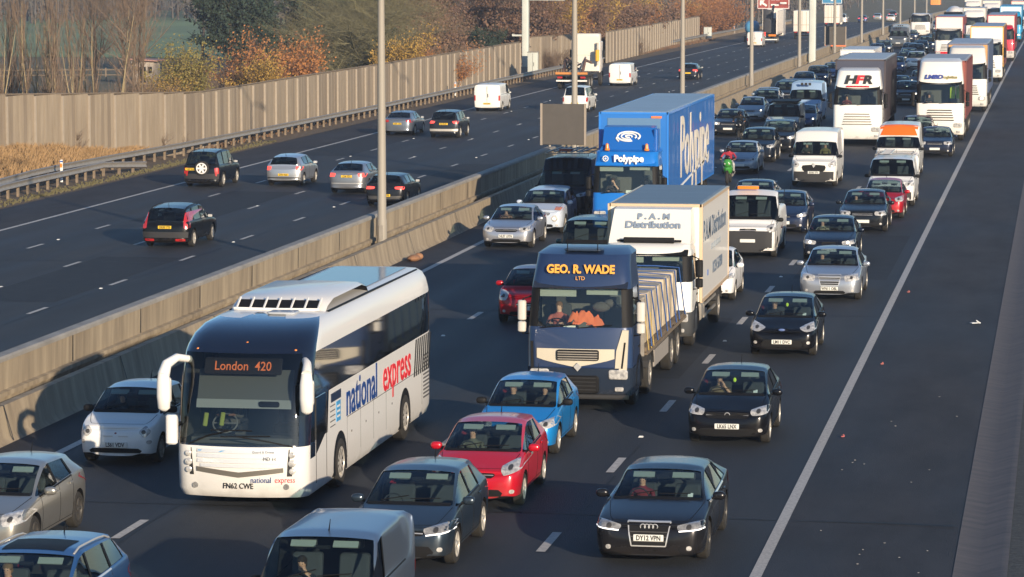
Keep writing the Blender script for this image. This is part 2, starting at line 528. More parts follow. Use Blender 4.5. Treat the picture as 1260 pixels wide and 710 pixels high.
strip('road', [(-20.9, 0), (-4.9, 0)], M['asphalt'], 0.0)
strip('hard_shoulder', [(-4.9, 0.004), (-1.72, -0.03)], M['shoulder'], 0.0)
strip('road_margin', [(-22.15, 0.004), (-20.9, 0.004)], M['shoulder'])
strip('drainage_channel', [(-1.72, -0.02), (-1.3, -0.09), (-0.92, 0.03), (-0.80, 0.03)], M['channel'])
strip('verge', [(-0.80, 0.02), (1.5, 0.25), (6, 0.9), (14, 2.2), (40, 3.0)], M['verge'])
strip('opposite_road', [(-42.6, LEFT), (-27.6, LEFT)], M['asphalt2'])
strip('opposite_hard_shoulder', [(-45.9, LEFT - 0.02), (-42.6, LEFT + 0.004)], M['shoulder'])
strip('roadside_earth', [(-52.5, LEFT - 0.12), (-47.5, LEFT - 0.02), (-45.9, LEFT - 0.01)], M['earth'])
strip('central_reserve', [(-27.6, LEFT - 0.01), (-23.75, LEFT - 0.02)], M['reserve'])
strip('reserve_gutter', [(-23.45, 0.05), (-22.6, 0.05)], M['reserve'])

# painted lines
def linestrip(name, x, w, y0, y1, base, mt, dash=None, phase=0.0, kind='structure', step=15):
    mb = MB()
    if dash:
        ln, per = dash
        y = y0 + phase
        while y < y1:
            vs = []
            for yy in (y, y + ln):
                for sx in (-1, 1): vs.append((x + sx * w / 2, yy, base + 0.010 + drop(yy)))
            mb.add(vs, [(0, 1, 3, 2)])
            y += per
    else:
        y = y0
        while y < y1:
            vs = []
            for yy in (y, y + step):
                for sx in (-1, 1): vs.append((x + sx * w / 2, yy, base + 0.010 + drop(yy)))
            mb.add(vs, [(0, 1, 3, 2)])
            y += step
    return tag(mb.build(name, mt, smooth=0, fix=False), kind=kind)
linestrip('edge_line', -4.99, 0.20, 10, 1200, 0, M['rumble'])
linestrip('inner_edge_line', -20.72, 0.20, 10, 1200, 0, M['line'])
linestrip('lane_line', -8.93, 0.17, 11.9, 900, 0, M['line'], (2.0, 9.15))
linestrip('lane_line', -12.95, 0.17, 15.0, 900, 0, M['line'], (2.0, 9.15))
linestrip('lane_line', -16.68, 0.17, 12.0, 900, 0, M['line'], (2.0, 9.15))
linestrip('edge_line', -42.35, 0.20, 10, 1200, LEFT, M['line'])
linestrip('inner_edge_line', -28.2, 0.20, 10, 1200, LEFT, M['line'])
for x, ph in ((-38.77, 0.0), (-35.2, 2.2), (-31.72, 5.2)):
    linestrip('lane_line', x, 0.15, 12.4, 900, LEFT, M['line'], (2.0, 9.2), ph)
# small studs between the dashes
for x, b in ((-8.93, 0), (-12.95, 0), (-16.68, 0), (-38.77, LEFT), (-35.2, LEFT), (-31.72, LEFT)):
    mb = MB()
    y = 17.0
    while y < 420:
        mb.box((x, y, b + 0.014 + drop(y)), (0.11, 0.12, 0.028), 0, taper=0.6)
        y += 18.3
    tag(mb.build('road_stud', M['platew'], smooth=0), 'small white reflecting studs set along a lane line', 'road studs', 'reflecting studs in the lane lines', kind='stuff')
# sealed joints and resurfaced patches
M['tar'] = mat('tar_seal', (0.016, 0.017, 0.019), 0.6, spec=.2)
M['patch'] = mat('resurfaced_asphalt', (0.022, 0.025, 0.031), 0.75, spec=.2, noise=(1.5, .3, (.034, .036, .041)), bump=(60, .2))
rj = random.Random(12)
mb = MB()
for x, b in ((-8.78, 0), (-12.78, 0), (-16.50, 0), (-38.6, LEFT), (-35.35, LEFT), (-31.55, LEFT), (-10.9, 0)):
    y = 40.0; px_ = x
    while y < 330:
        nx = x + rj.uniform(-.035, .035)
        if rj.random() < .86: mb.add([(px_ - .016, y, b + .006 + drop(y)), (px_ + .016, y, b + .006 + drop(y)), (nx + .016, y + 2.2, b + .006 + drop(y + 2.2)), (nx - .016, y + 2.2, b + .006 + drop(y + 2.2))], [(0, 1, 2, 3)])
        px_ = nx; y += 2.2
for y, x0, x1, b in ((61.6, -20.5, -1.8, 0), (97, -20.5, -5, 0), (139, -13, -5, 0), (118, -42, -28, LEFT), (171, -42.2, -28, LEFT)):
    n = 14; py = y
    for k in range(n):
        xa, xb = x0 + (x1 - x0) * k / n, x0 + (x1 - x0) * (k + 1) / n
        ny = y + rj.uniform(-.12, .12)
        mb.add([(xa, py, b + .0065), (xb, ny, b + .0065), (xb, ny + .07, b + .0065), (xa, py + .07, b + .0065)], [(0, 1, 2, 3)])
        py = ny
tag(mb.build('sealed_joint', M['tar'], smooth=0, fix=False), kind='structure')
mb = MB()
for x, y, w_, l_, b in ((-7.0, 44, 3.2, 9, 0), (-10.9, 82, 3.3, 14, 0), (-7.0, 108, 3.0, 17, 0), (-18.6, 79, 3.0, 12, 0), (-14.9, 128, 3.2, 20, 0), (-33.5, 104, 3.1, 16, LEFT), (-37, 136, 3.1, 18, LEFT), (-40.5, 182, 3.0, 22, LEFT), (-30, 150, 2.9, 26, LEFT)):
    for k in range(4): mb.add([(x - w_ / 2, y + l_ * k / 4, b + .0045 + drop(y + l_ * k / 4)), (x + w_ / 2, y + l_ * k / 4, b + .0045 + drop(y + l_ * k / 4)), (x + w_ / 2, y + l_ * (k + 1) / 4, b + .0045 + drop(y + l_ * (k + 1) / 4)), (x - w_ / 2, y + l_ * (k + 1) / 4, b + .0045 + drop(y + l_ * (k + 1) / 4))], [(0, 1, 2, 3)])
tag(mb.build('road_patch', M['patch'], smooth=0, fix=False), kind='structure')
# darker tyre-worn wheel tracks and patches are part of the asphalt material (noise stretched along the road)

# ---------------------------------------------------------------- median walls
def wall_sweep(name, prof, ys, mt, parent=None):
    vs, fs = [], []
    n = len(prof)
    for y in ys:
        for (x, z) in prof: vs.append((x, y, z + drop(y)))
    for j in range(len(ys) - 1):
        for i in range(n):
            a, b = j * n + i, j * n + (i + 1) % n
            fs.append((a, b, b + n, a + n))
    fs.append(tuple(range(n)))
    fs.append(tuple((len(ys) - 1) * n + k for k in reversed(range(n))))
    return MB().add(vs, fs).build(name, mt, parent, smooth=30)
wy = [10] + list(range(20, 130, 10)) + list(range(130, 620, 10)) + list(range(620, 1100, 40))
w = empty('barrier_wall', (0, 0, 0))
tag(w, 'low concrete barrier wall along the fast lane of the queue, sloped foot', 'wall')
wall_sweep('wall_face', [(-22.08, -0.05), (-22.2, 0.0), (-22.3, 0.12), (-22.42, 0.76), (-22.62, 0.76), (-22.64, -0.2)], wy, M['concrete'], w)
mb = MB()
for k in range(60):
    y = 14.5 + 9.1 * k
    mb.add([(-22.19, y, 0.02 + drop(y)), (-22.19, y + .05, 0.02 + drop(y)), (-22.405, y + .05, 0.765 + drop(y)), (-22.405, y, 0.765 + drop(y)),
            (-22.62, y + .05, 0.768 + drop(y)), (-22.62, y, 0.768 + drop(y))], [(0, 1, 2, 3), (3, 2, 4, 5)])
mb.build('joint', M['dgrey'], w, smooth=0)
w = empty('retaining_wall', (0, 0, 0))
tag(w, 'taller tan concrete wall with pale coping beside the free flowing carriageway', 'wall')
wall_sweep('wall_face', [(-23.45, -0.3), (-23.36, 0.55), (-23.30, 0.56), (-23.30, 0.66), (-23.42, 0.68), (-23.40, 1.34), (-23.76, 1.34), (-23.78, LEFT - 0.3)], wy, M['concrete'], w)
wall_sweep('coping', [(-23.34, 1.343), (-23.34, 1.42), (-23.38, 1.46), (-23.66, 1.46), (-23.70, 1.42), (-23.70, 1.343)], wy, M['coping'], w)
mb = MB()
for k in range(100):
    y = 11.0 + 6.05 * k
    mb.add([(-23.393, y, 0.70 + drop(y)), (-23.393, y + .05, 0.70 + drop(y)), (-23.385, y + .05, 1.335 + drop(y)), (-23.385, y, 1.335 + drop(y))], [(0, 1, 2, 3)])
mb.build('joint', M['dgrey'], w, smooth=0)

# lamp posts on the median
def lamp_post(y, x=-22.9):
    t = empty('lamp_post', (x, y, drop(y)))
    MB().lathe([(0.0, 0.22), (0.05, 0.22), (0.06, 0.18), (1.35, 0.175), (1.42, 0.155), (6, 0.135), (11.9, 0.09)], (0, 0, 0), 'Z', 14).build('pole', M['polepaint'], t, smooth=40)
    MB().box((0, -0.176, 0.95), (0.13, 0.01, 0.5)).build('access_door', M['steel'], t, smooth=0)
    MB().tube([(-1.6, 0, 12.3), (-.4, 0, 12.05), (0, 0, 11.8), (.4, 0, 12.05), (1.6, 0, 12.3)], 0.045, 8).build('arm', M['polepaint'], t)
    for s in (-1, 1):
        MB().rbox((s * 1.95, 0, 12.3), (.8, .3, .16), .08).build('lantern', M['steel'], t)
    return t
pl = ['tall pale lamp post on the median beside the coach and the silver coupe', 'lamp post in front of the white pickup, behind the grey board',
      'lamp post just beyond the roof of the blue lorry trailer', 'lamp post crossing the small white van on the far carriageway', 'lamp post crossing the low loader and white truck, before the gantry leg',
      'thin lamp post rising above the grey board with orange edge', 'thin distant lamp post left of the white hatchback on the far carriageway', 'thin far lamp post rising behind the grey vans',
      'very far lamp post standing at the bend of the wall', 'very far lamp post, second last of the row', 'farthest visible lamp post at the top of the wall']
for k in range(11):
    t = lamp_post(112.4 + 45.9 * k)
    tag(t, pl[k], 'lamp post', 'lamp posts along the median')

# grey sign boards seen from behind
def board(x, y, zb, zt, wd, label, strip=False):
    t = empty('sign_board', (x, y, drop(y)))
    tag(t, label, 'sign', 'grey boards on the median')
    b = MB().rbox((0, 0, (zb + zt) / 2), (wd, .12, zt - zb), .05, ax=1).build('panel', mat('board_back', (0.085, 0.075, 0.066), 0.7, noise=(2, .2)), t)
    mb = MB()
    for s in (-1, 1): mb.bbox(s * wd / 2 - .05, s * wd / 2 + .05, -.1, .06, zb - .02, zt + .02)
    mb.build('frame', mat('board_frame', (0.30, 0.25, 0.20), 0.6), t)
    for s in (-.32, .32): MB().tube([(s * wd, .1, 0.0), (s * wd, .1, zb + .4)], .06, 8).build('post', M['steel'], t)
    if strip: MB().bbox(-wd / 2, wd / 2, -.115, -.07, zb, zb + .12).build('orange_strip', M['hivizo'], t)
board(-22.9, 154.7, 1.55, 3.45, 2.05, 'grey brown sign board on the median by the black van with roof rack')
board(-22.9, 343.2, 1.3, 3.3, 2.1, 'distant grey sign board with orange lower edge on the median by the white lorry', True)

# ---------------------------------------------------------------- noise fence, timber panels between posts
def fence(name, pts, h, label, group=None, step=3.0, mt=None, rise=lambda y: 0.0):
    t = empty(name, (pts[0][0], pts[0][1], 0))
    tag(t, label, 'fence', group)
    o = Vector((pts[0][0], pts[0][1], 0))
    # resample
    seg = []
    P = [Vector((p[0], p[1], 0)) for p in pts]
    tot = sum((P[i + 1] - P[i]).length for i in range(len(P) - 1))
    n = max(1, round(tot / step))
    def at(d):
        for i in range(len(P) - 1):
            l = (P[i + 1] - P[i]).length
            if d <= l or i == len(P) - 2: return P[i] + (P[i + 1] - P[i]) * (d / l)
            d -= l
    Q = [at(tot * k / n) for k in range(n + 1)]
    rnd = random.Random(5)
    mb = MB()
    for k in range(n):
        a, b = Q[k], Q[k + 1]
        d = (b - a); L = d.length; d.normalize()
        nn = Vector((d.y, -d.x, 0))
        nb = max(4, int(L / 0.34))
        old = rnd.random() < .22
        jt = rnd.uniform(-.012, .012) + rise((a.y + b.y) / 2)
        for j in range(nb):                       # upright boards with slightly different faces
            p0 = a + d * (L * j / nb); p1 = a + d * (L * (j + 1) / nb - .012)
            f = nn * (0.03 + rnd.uniform(0, .018))
            z0, z1 = -1.3 + drop(p0.y), LEFT + h + jt + drop(p0.y)
            vs = [p0 + f, p1 + f, p1 - nn * .03, p0 - nn * .03]
            vs = [(v.x - o.x, v.y - o.y, z0) for v in vs] + [(v.x - o.x, v.y - o.y, z1) for v in vs]
            mb.add(vs, [(0, 1, 5, 4), (1, 2, 6, 5), (2, 3, 7, 6), (3, 0, 4, 7), (4, 5, 6, 7)], 1 if (rnd.random() < (.75 if old else .10)) else 0)
    mb.build('panel', [mt or M['timber'], M['timber_old']], t, smooth=0)
    mb = MB()
    for k in range(n):                            # top capping rail
        a, b = Q[k] - o, Q[k + 1] - o
        z = LEFT + h + .05
        mb.tube([(a.x, a.y, z + drop(Q[k].y) + rise(Q[k].y)), (b.x, b.y, z + drop(Q[k + 1].y) + rise(Q[k + 1].y))], .05, 4)
    mb.build('capping_rail', M['postwood'], t, smooth=0)
    for k in range(n + 1):
        q = Q[k] - o
        d = (Q[min(k + 1, n)] - Q[max(k - 1, 0)]).normalized()
        nn = Vector((d.y, -d.x, 0))
        c = q + nn * .10
        pm = MB().box((0, 0, 0), (.075, .12, h + .5), rz=math.atan2(d.y, d.x)).build('post', M['fencepost'], t, smooth=0)
        pm.location = (c.x, c.y, LEFT - .55 + (h + .5) / 2 + drop(Q[k].y) + rise(Q[k].y))
    return t
RISE = lambda y: 0.75 * max(0.0, 186 - y) / 22
fence('noise_fence', [(-55.0, 154.5), (-52.6, 163), (-50.4, 174.5), (-49.0, 181.5), (-48.5, 187), (-48.5, 216), (-48.4, 240), (-48.6, 268), (-49.0, 303.5)], 3.25,
      'long timber noise fence with pale posts, from the left edge to the gantry leg', 'noise fences along the far carriageway', rise=RISE)
fence('noise_fence', [(-51.4, 318), (-48.6, 333)], 3.3, 'short sunlit timber fence section just beyond the gantry leg', 'noise fences along the far carriageway')
fence('noise_fence', [(-47.6, 352), (-48.2, 390), (-49.4, 430), (-50.4, 469)], 3.2, 'farther timber fence section behind the skip lorry, ending at a pale cabinet', 'noise fences along the far carriageway')

# ---------------------------------------------------------------- crash barriers
def crash_barrier(name, pts, label, pstep, ymax_posts=1e9):
    t = empty(name, (pts[0][0], pts[0][1], 0))
    tag(t, label, 'crash barrier', 'steel crash barriers beside the far carriageway')
    o = Vector((pts[0][0], pts[0][1], 0))
    P = [Vector(p) for p in pts]
    Q = []
    for i in range(len(P) - 1):
        L = (P[i + 1] - P[i]).length
        k = max(1, int(L / 4))
        for j in range(k): Q.append(P[i].lerp(P[i + 1], j / k))
    Q.append(P[-1])
    prof = [(0.0, -.16), (.055, -.12), (.0, -.03), (0, .03), (.055, .12), (0, .16), (-.02, .16), (-.02, -.16)]
    vs, fs = [], []
    n = len(prof)
    for i, q in enumerate(Q):
        d = (Q[min(i + 1, len(Q) - 1)] - Q[max(i - 1, 0)]); d.z = 0; d.normalize()
        nn = Vector((d.y, -d.x, 0))
        for (u, z) in prof:
            v = q - o + nn * u
            vs.append((v.x, v.y, q.z + z + LEFT + drop(q.y) - .02))
    for j in range(len(Q) - 1):
        for i in range(n):
            a, b = j * n + i, j * n + (i + 1) % n
            fs.append((a, b, b + n, a + n))
    MB().add(vs, fs).build('rail', M['steel'], t, smooth=60)
    dist, nxt = 0.0, 0.6
    rest = MB(); cnt = 0
    for i in range(len(Q) - 1):
        a, b = Q[i], Q[i + 1]
        L = (b - a).length
        d = (b - a).normalized(); nn = Vector((d.y, -d.x, 0))
        while nxt <= dist + L:
            q = a.lerp(b, (nxt - dist) / L)
            c = q - o - nn * .09
            h = q.z + .12
            z = LEFT + drop(q.y) - .15
            if cnt < 98:
                p = MB().box((0, 0, h / 2 + .05), (.13, .11, h + .1), rz=math.atan2(d.y, d.x)).build('post', M['postwood'], t, smooth=0)
                p.location = (c.x, c.y, z)
            else: rest.box((c.x, c.y, z + h / 2 + .05), (.13, .11, h + .1), rz=math.atan2(d.y, d.x))
            cnt += 1
            nxt += pstep
        dist += L
    if rest.v: tag(rest.build('posts', M['postwood'], t, smooth=0), kind='stuff')
    return t
railA = [(-47.5, 138, .6), (-48.0, 146, .6), (-48.7, 150.3, .6), (-49.0, 156.1, .62), (-49.0, 161, .62), (-48.6, 170, .62), (-48.0, 180, .62), (-47.4, 200, .62), (-46.9, 230, .62), (-47.0, 260, .62),
         (-47.2, 293, .62), (-47.3, 330, .62), (-47.9, 364, .62), (-49.2, 420, .62), (-50.0, 518, .62), (-51, 640, .62)]
crash_barrier('crash_barrier', railA, 'long steel crash barrier running in front of the timber noise fence', 1.7)
railB = [(-45.2, 128, .6), (-46.6, 140, .6), (-47.4, 146.6, .6), (-47.5, 152, .6), (-47.5, 159, .6), (-47.6, 163.5, .58), (-47.0, 166, .45), (-46.7, 168.3, .32)]
crash_barrier('crash_barrier', railB, 'short front crash barrier at lower left whose ramped end dips to the ground', 1.6)

# marker posts, cabinets
def marker_post(x, y, label):
    t = empty('marker_post', (x, y, LEFT + drop(y)))
    tag(t, label, 'marker post', 'white roadside marker posts')
    MB().rbox((0, 0, .55), (.14, .07, 1.1), .03).build('stake', M['white'], t)
    MB().bbox(-.055, .055, -.045, -.03, .72, .92).build('reflector', M['amber'], t)
    MB().bbox(-.072, .072, -.04, .04, .98, 1.05).build('band', mat('blue_band', (0.03, .10, .35), .5), t)
marker_post(-48.35, 158.8, 'white marker post with orange reflector behind the front crash barrier at left')
marker_post(-47.6, 263, 'white marker post at the crash barrier left of the white panel van')
marker_post(-50.3, 520, 'small far white marker post beside the crash barrier at the end of the fence')
def cabinet(x, y, h, wd, label, slats=False):
    t = empty('roadside_cabinet', (x, y, LEFT - .1 + drop(y)))
    tag(t, label, 'cabinet')
    MB().rbox((0, 0, h / 2), (wd, .6, h), .04).build('housing', M['gantry'], t)
    MB().rbox((0, 0, h + .03), (wd + .1, .7, .06), .03).build('lid', M['steel'], t)
    mb = MB()
    mb.bbox(-.01, .01, -.315, -.3, .1, h - .1).bbox(wd * .1, wd * .14, -.33, -.3, h * .45, h * .6)
    mb.build('door_seam', M['dgrey'], t, smooth=0)
cabinet(-48.6, 309, 2.3, .95, 'tall grey roadside cabinet at the foot of the gantry leg by the fence end')
cabinet(-49.6, 474, 1.75, 1.1, 'pale square cabinet standing beyond the end of the far fence section')

# ---------------------------------------------------------------- gantries, far signs
def gantry(x0, x1, y, label, zt=7.6, z0=-1.2, legs=(True, True)):
    t = empty('sign_gantry', (x0, y, 0))
    tag(t, label, 'gantry', 'grey sign gantries')
    d = drop(y)
    for k, x in enumerate((0, x1 - x0)):
        if not legs[k]: continue
        l = MB()
        l.rbox((x, 0, (zt + z0) / 2 + d), (.62, .8, zt - z0), .1)
        l.build('leg', M['gantry'], t)
        MB().bbox(x - .55, x + .55, -.6, .6, z0 + d, z0 + d + 1.25).build('leg_base', M['coping'], t)
    mb = MB()
    for zz in (zt - .15, zt + 1.15):
        for yy in (-.5, .5): mb.bbox(-.3, x1 - x0 + .3, yy - .1, yy + .1, zz + d - .12, zz + d + .12)
    n = int(abs(x1 - x0) / 1.6)
    for k in range(n):
        a, b = (x1 - x0) * k / n, (x1 - x0) * (k + 1) / n
        for yy in (-.5, .5): mb.tube([(a, yy, zt - .1 + d), (b, yy, zt + 1.1 + d)] if k % 2 else [(a, yy, zt + 1.1 + d), (b, yy, zt - .1 + d)], .05, 4)
    mb.build('truss', M['gantry'], t)
    return t
g = gantry(-49.7, -22.9, 311.5, 'tall sign gantry over the far carriageway, its legs behind the fence and on the median', zt=8.0)
MB().bbox(.3, 3.7, -.25, .25, 5.95, 6.2).build('bracket_arm', M['gantry'], g, smooth=0)
MB().bbox(-1.2, -.3, -.5, .5, 2.6, 2.75).bbox(-1.2, -1.1, -.5, .5, 2.75, 2.8).build('walkway', M['gantry'], g, smooth=0)

def road_sign(x, y, zb, wd, ht, colr, label, posts=2, white=True):
    t = empty('road_sign', (x, y, 0))
    tag(t, label, 'road sign')
    d = drop(y)
    MB().rbox((0, 0, zb + ht / 2 + d), (wd, .06, ht), .1, ax=1).build('panel', mat('sign_face', colr, .5), t)
    bd = MB()
    for s in (-1, 1):
        bd.bbox(s * (wd / 2 - .12) - .05, s * (wd / 2 - .12) + .05, -.045, -.032, zb + .1 + d, zb + ht - .1 + d)
        bd.bbox(-wd / 2 + .12, wd / 2 - .12, -.045, -.032, (zb + ht / 2 + s * (ht / 2 - .12)) - .05 + d, (zb + ht / 2 + s * (ht / 2 - .12)) + .05 + d)
    bd.build('border', M['white'], t, smooth=0)
    for s in ((-.33, .33) if posts == 2 else (-.33,)):
        MB().tube([(s * wd, .12, -1.2 + d), (s * wd, .12, zb + ht * .9 + d)], .09, 8).build('post', M['steel'], t)
    return t, d
# brown tourist sign (lower part in view)
t, d = road_sign(-47.7, 560, 2.6, 5.4, 3.4, (0.30, 0.045, 0.03), 'brown direction sign with white arrow above the low loader at the top edge')
d -= .45
mb = MB()
mb.add([(-2.25, -.05, 4.5 + d), (-2.25, -.05, 3.7 + d), (-2.05, -.05, 3.62 + d), (-1.95, -.05, 3.95 + d), (-1.2, -.05, 3.45 + d), (-1.0, -.05, 3.72 + d), (-1.7, -.05, 4.2 + d), (-1.45, -.05, 4.5 + d)], [(0, 1, 2, 3, 4, 5, 6, 7)])
mb.build('arrow', M['white'], t, smooth=0, fix=False)
MB().bbox(-.75, -.68, -.06, -.04, 3.15 + d, 6.3 + d).build('divider', M['white'], t, smooth=0)
mb = MB()
for k, (a, b, z) in enumerate(((-.4, .3, 4.55), (.45, 1.0, 4.55), (-.4, .9, 3.6), (1.1, 2.2, 3.9))): mb.bbox(a, b, -.06, -.04, z + d, z + .3 + d)
mb.build('wording', M['white'], t, smooth=0)
t, d = road_sign(-47.5, 700, 2.6, 4.2, 3.0, (0.03, 0.22, 0.42), 'far blue motorway sign at the top edge beside the far carriageway')
MB().box((0, -.05, 3.9 + d), (.5, .02, 1.5)).box((0, -.05, 4.1 + d), (2.0, .02, .3), ry=.6).build('symbol', M['white'], t, smooth=0)
# ---------------------------------------------------------------- people
def skin_mesh(verts, edges, sub=1):
    """verts: (x,y,z,r); grows one continuous surface"""
    me = bpy.data.meshes.new('body')
    me.from_pydata([v[:3] for v in verts], edges, [])
    o = bpy.data.objects.new('body', me)
    COL.objects.link(o)
    md = o.modifiers.new('s', 'SKIN')
    md.use_smooth_shade = True
    for i, v in enumerate(verts):
        sv = me.skin_vertices[0].data[i]
        rr = v[3] if isinstance(v[3], tuple) else (v[3], v[3])
        sv.radius = rr
        sv.use_root = (i == 0)
    o.modifiers.new('u', 'SUBSURF').levels = sub
    dg = bpy.context.evaluated_depsgraph_get()
    dg.update()
    out = bpy.data.meshes.new_from_object(o.evaluated_get(dg))
    bpy.data.objects.remove(o)
    bpy.data.meshes.remove(me)
    return out

def arm_chain(V, E, root, sh, el, wr, hand_dir, side):
    n = len(V)
    V += [(*sh, .058), (*el, .043), (*wr, .030)]
    E += [(root, n), (n, n + 1), (n + 1, n + 2)]
    h = Vector(hand_dir).normalized()
    w = Vector(wr)
    up = Vector((0, 0, 1))
    s = h.cross(up)
    if s.length < .1: s = Vector((1, 0, 0))
    s.normalize()
    palm = w + h * .075
    V.append((*palm, .032)); E.append((n + 2, n + 3))
    for k in range(4):
        b = palm + h * .035 + s * (k - 1.5) * .021
        tip = b + h * (.035 + .006 * (1 - abs(k - 1.3))) - s.cross(h) * .006
        tip2 = tip + h * .018 - s.cross(h) * .026
        m = len(V)
        V += [(*b, .0095), (*tip, .0085), (*tip2, .0075)]
        E += [(n + 3, m), (m, m + 1), (m + 1, m + 2)]
    t0 = w + h * .045 + s * .038 * side
    t1 = t0 + h * .035 + s * .018 * side
    m = len(V)
    V += [(*t0, .011), (*t1, .009)]
    E += [(n + 3, m), (m, m + 1)]

def person_mesh(pose):
    """origin: seat point of the hips, facing -Y"""
    V = [(0, 0, .10, (.16, .12)), (0, .02, .28, (.145, .105)), (0, .03, .44, (.17, .11)), (0, .03, .54, (.11, .08)), (0, .02, .60, .055), (0, .0, .66, .066), (0, -.01, .735, (.078, .09)), (0, 0, .80, (.066, .075))]
    E = [(i, i + 1) for i in range(7)]
    if pose == 'drive':
        arm_chain(V, E, 2, (-.20, .02, .49), (-.25, -.17, .30), (-.15, -.38, .36), (.25, -.8, .2), 1)
        arm_chain(V, E, 2, (.20, .02, .49), (.25, -.17, .30), (.15, -.38, .36), (-.25, -.8, .2), -1)
    elif pose == 'rest':
        arm_chain(V, E, 2, (-.20, .02, .49), (-.26, -.16, .27), (-.13, -.38, .35), (.25, -.8, .2), 1)
        arm_chain(V, E, 2, (.20, .02, .49), (.27, -.17, .36), (.12, -.17, .55), (-.3, .1, .7), -1)
    elif pose == 'lap':
        arm_chain(V, E, 2, (-.20, .02, .49), (-.25, -.08, .22), (-.10, -.26, .16), (.5, -.8, -.1), 1)
        arm_chain(V, E, 2, (.20, .02, .49), (.25, -.08, .22), (.10, -.26, .16), (-.5, -.8, -.1), -1)
    elif pose == 'ride':
        V[0:8] = [(0, 0, .08, (.15, .13)), (0, -.10, .26, (.15, .12)), (0, -.22, .40, (.18, .12)), (0, -.27, .49, (.11, .08)), (0, -.31, .55, .055), (0, -.35, .60, .066), (0, -.36, .67, (.078, .09)), (0, -.35, .73, (.066, .075))]
        arm_chain(V, E, 2, (-.21, -.24, .45), (-.34, -.36, .26), (-.32, -.60, .22), (.05, -1, -.1), 1)
        arm_chain(V, E, 2, (.21, -.24, .45), (.34, -.36, .26), (.32, -.60, .22), (-.05, -1, -.1), -1)
    yk = -.45 if pose != 'ride' else -.42
    for s in (-1, 1):
        n = len(V)
        if pose == 'ride':
            V += [(s * .12, -.06, .03, .085), (s * .24, yk, -.03, .06), (s * .22, -.15, -.42, .045), (s * .22, -.30, -.47, .035)]
        else:
            V += [(s * .11, -.06, .06, .085), (s * .13, yk, .10, .062), (s * .13, yk - .12, -.26, .045), (s * .13, yk - .27, -.31, .035)]
        E += [(0, n), (n, n + 1), (n + 1, n + 2), (n + 2, n + 3)]
    me = skin_mesh(V, E, 1)
    return me

def head_bits(me, hz, hy):
    """pushes nose, brow, chin and ears out of the head of the one body mesh"""
    for v in me.vertices:
        c = v.co
        if c.z > hz - .10 and abs(c.x) < .12 and c.y > hy - .2:
            d = Vector((c.x, c.y - hy, c.z - hz))
            if d.y < -.04:
                if abs(d.x) < .022 and -.035 < d.z < .02: c.y -= .022
                if abs(d.x) < .05 and .015 < d.z < .04: c.y -= .004
                if abs(d.x) < .035 and d.z < -.06: c.y -= .010

_pm = {}
def person_base(pose):
    if pose not in _pm:
        me = person_mesh(pose)
        hz, hy = (.70, -.01) if pose != 'ride' else (.635, -.355)
        head_bits(me, hz, hy)
        # faces: 0 shirt, 1 skin, 2 trousers, 3 shoes
        for k in range(4): me.materials.append(M['seat'])
        hands = [v.co.copy() for v in me.vertices]
        for p in me.polygons:
            c = p.center
            mi = 0
            if c.z > hz - .115 and abs(c.x) < .1: mi = 1
            elif c.z < .12 and (abs(c.x) < .3) and not (c.y < -.25 and c.z > .12 and pose == 'lap'): mi = 2
            wr = {'drive': [(-.15, -.38, .36), (.15, -.38, .36)], 'rest': [(-.13, -.38, .35), (.12, -.17, .55)], 'lap': [(-.10, -.26, .16), (.10, -.26, .16)], 'ride': [(-.32, -.60, .22), (.32, -.60, .22)]}[pose]
            for w in wr:
                d = c - Vector(w)
                if d.length < .17 and (d.y < .0 or pose == 'rest' and w[0] > 0 and d.z > -.02): mi = 1
            if c.z < -.36 or (c.z < -.22 and c.y < -.62): mi = 3
            p.material_index = mi
        _pm[pose] = me
    return _pm[pose]

_cloth = {}
def cloth(rgb):
    k = tuple(rgb)
    if k not in _cloth: _cloth[k] = mat('clothing', lin(*rgb), 0.9, noise=(12, .3))
    return _cloth[k]
hair_me = None
def person(loc, rz, pose, shirt, label, hair=(40, 28, 20), turn=0.0, cap=None, skin='skin', legs=(30, 34, 48), seatz=0, helmet=None, sc=1.0):
    me = person_base(pose).copy()
    me.name = 'person'
    me.materials[0] = cloth(shirt); me.materials[1] = M[skin]; me.materials[2] = cloth(legs); me.materials[3] = M['black']
    o = bpy.data.objects.new('person', me)
    COL.objects.link(o)
    tag(o, label, 'person')
    o.location = loc; o.rotation_euler = (0, 0, rz); o.scale = (sc, sc, sc)
    hz, hy = (.70, -.01) if pose != 'ride' else (.635, -.355)
    if helmet:
        MB().ell((0, hy + .01, hz + .03), (.125, .15, .145), nu=16, nv=10).build('helmet', mat('helmet_shell', lin(*helmet), .2, coat=1), o)
        MB().ell((0, hy - .06, hz + .03), (.10, .09, .05), nu=12, nv=6).build('visor', M['black'], o)
    else:
        mb = MB()
        mb.ell((0, hy + .022, hz + .055), (.090, .098, .085), nu=14, nv=8)
        mb.ell((0, hy + .06, hz - .01), (.083, .06, .07), nu=12, nv=6)
        mb.build('hair', cloth(hair), o)
        e = MB()
        for s in (-1, 1):
            e.ell((s * .030, hy - .083, hz + .012), (.011, .008, .007), nu=8, nv=4)
        e.build('eyes', M['ink'], o)
        MB().ell((0, hy - .084, hz - .045), (.024, .006, .006), nu=8, nv=4).build('mouth', M['skin2'], o)
        if cap: MB().ell((0, hy + .01, hz + .085), (.098, .105, .06)).box((0, hy - .12, hz + .07), (.13, .1, .012)).build('cap', cloth(cap), o)
    return o

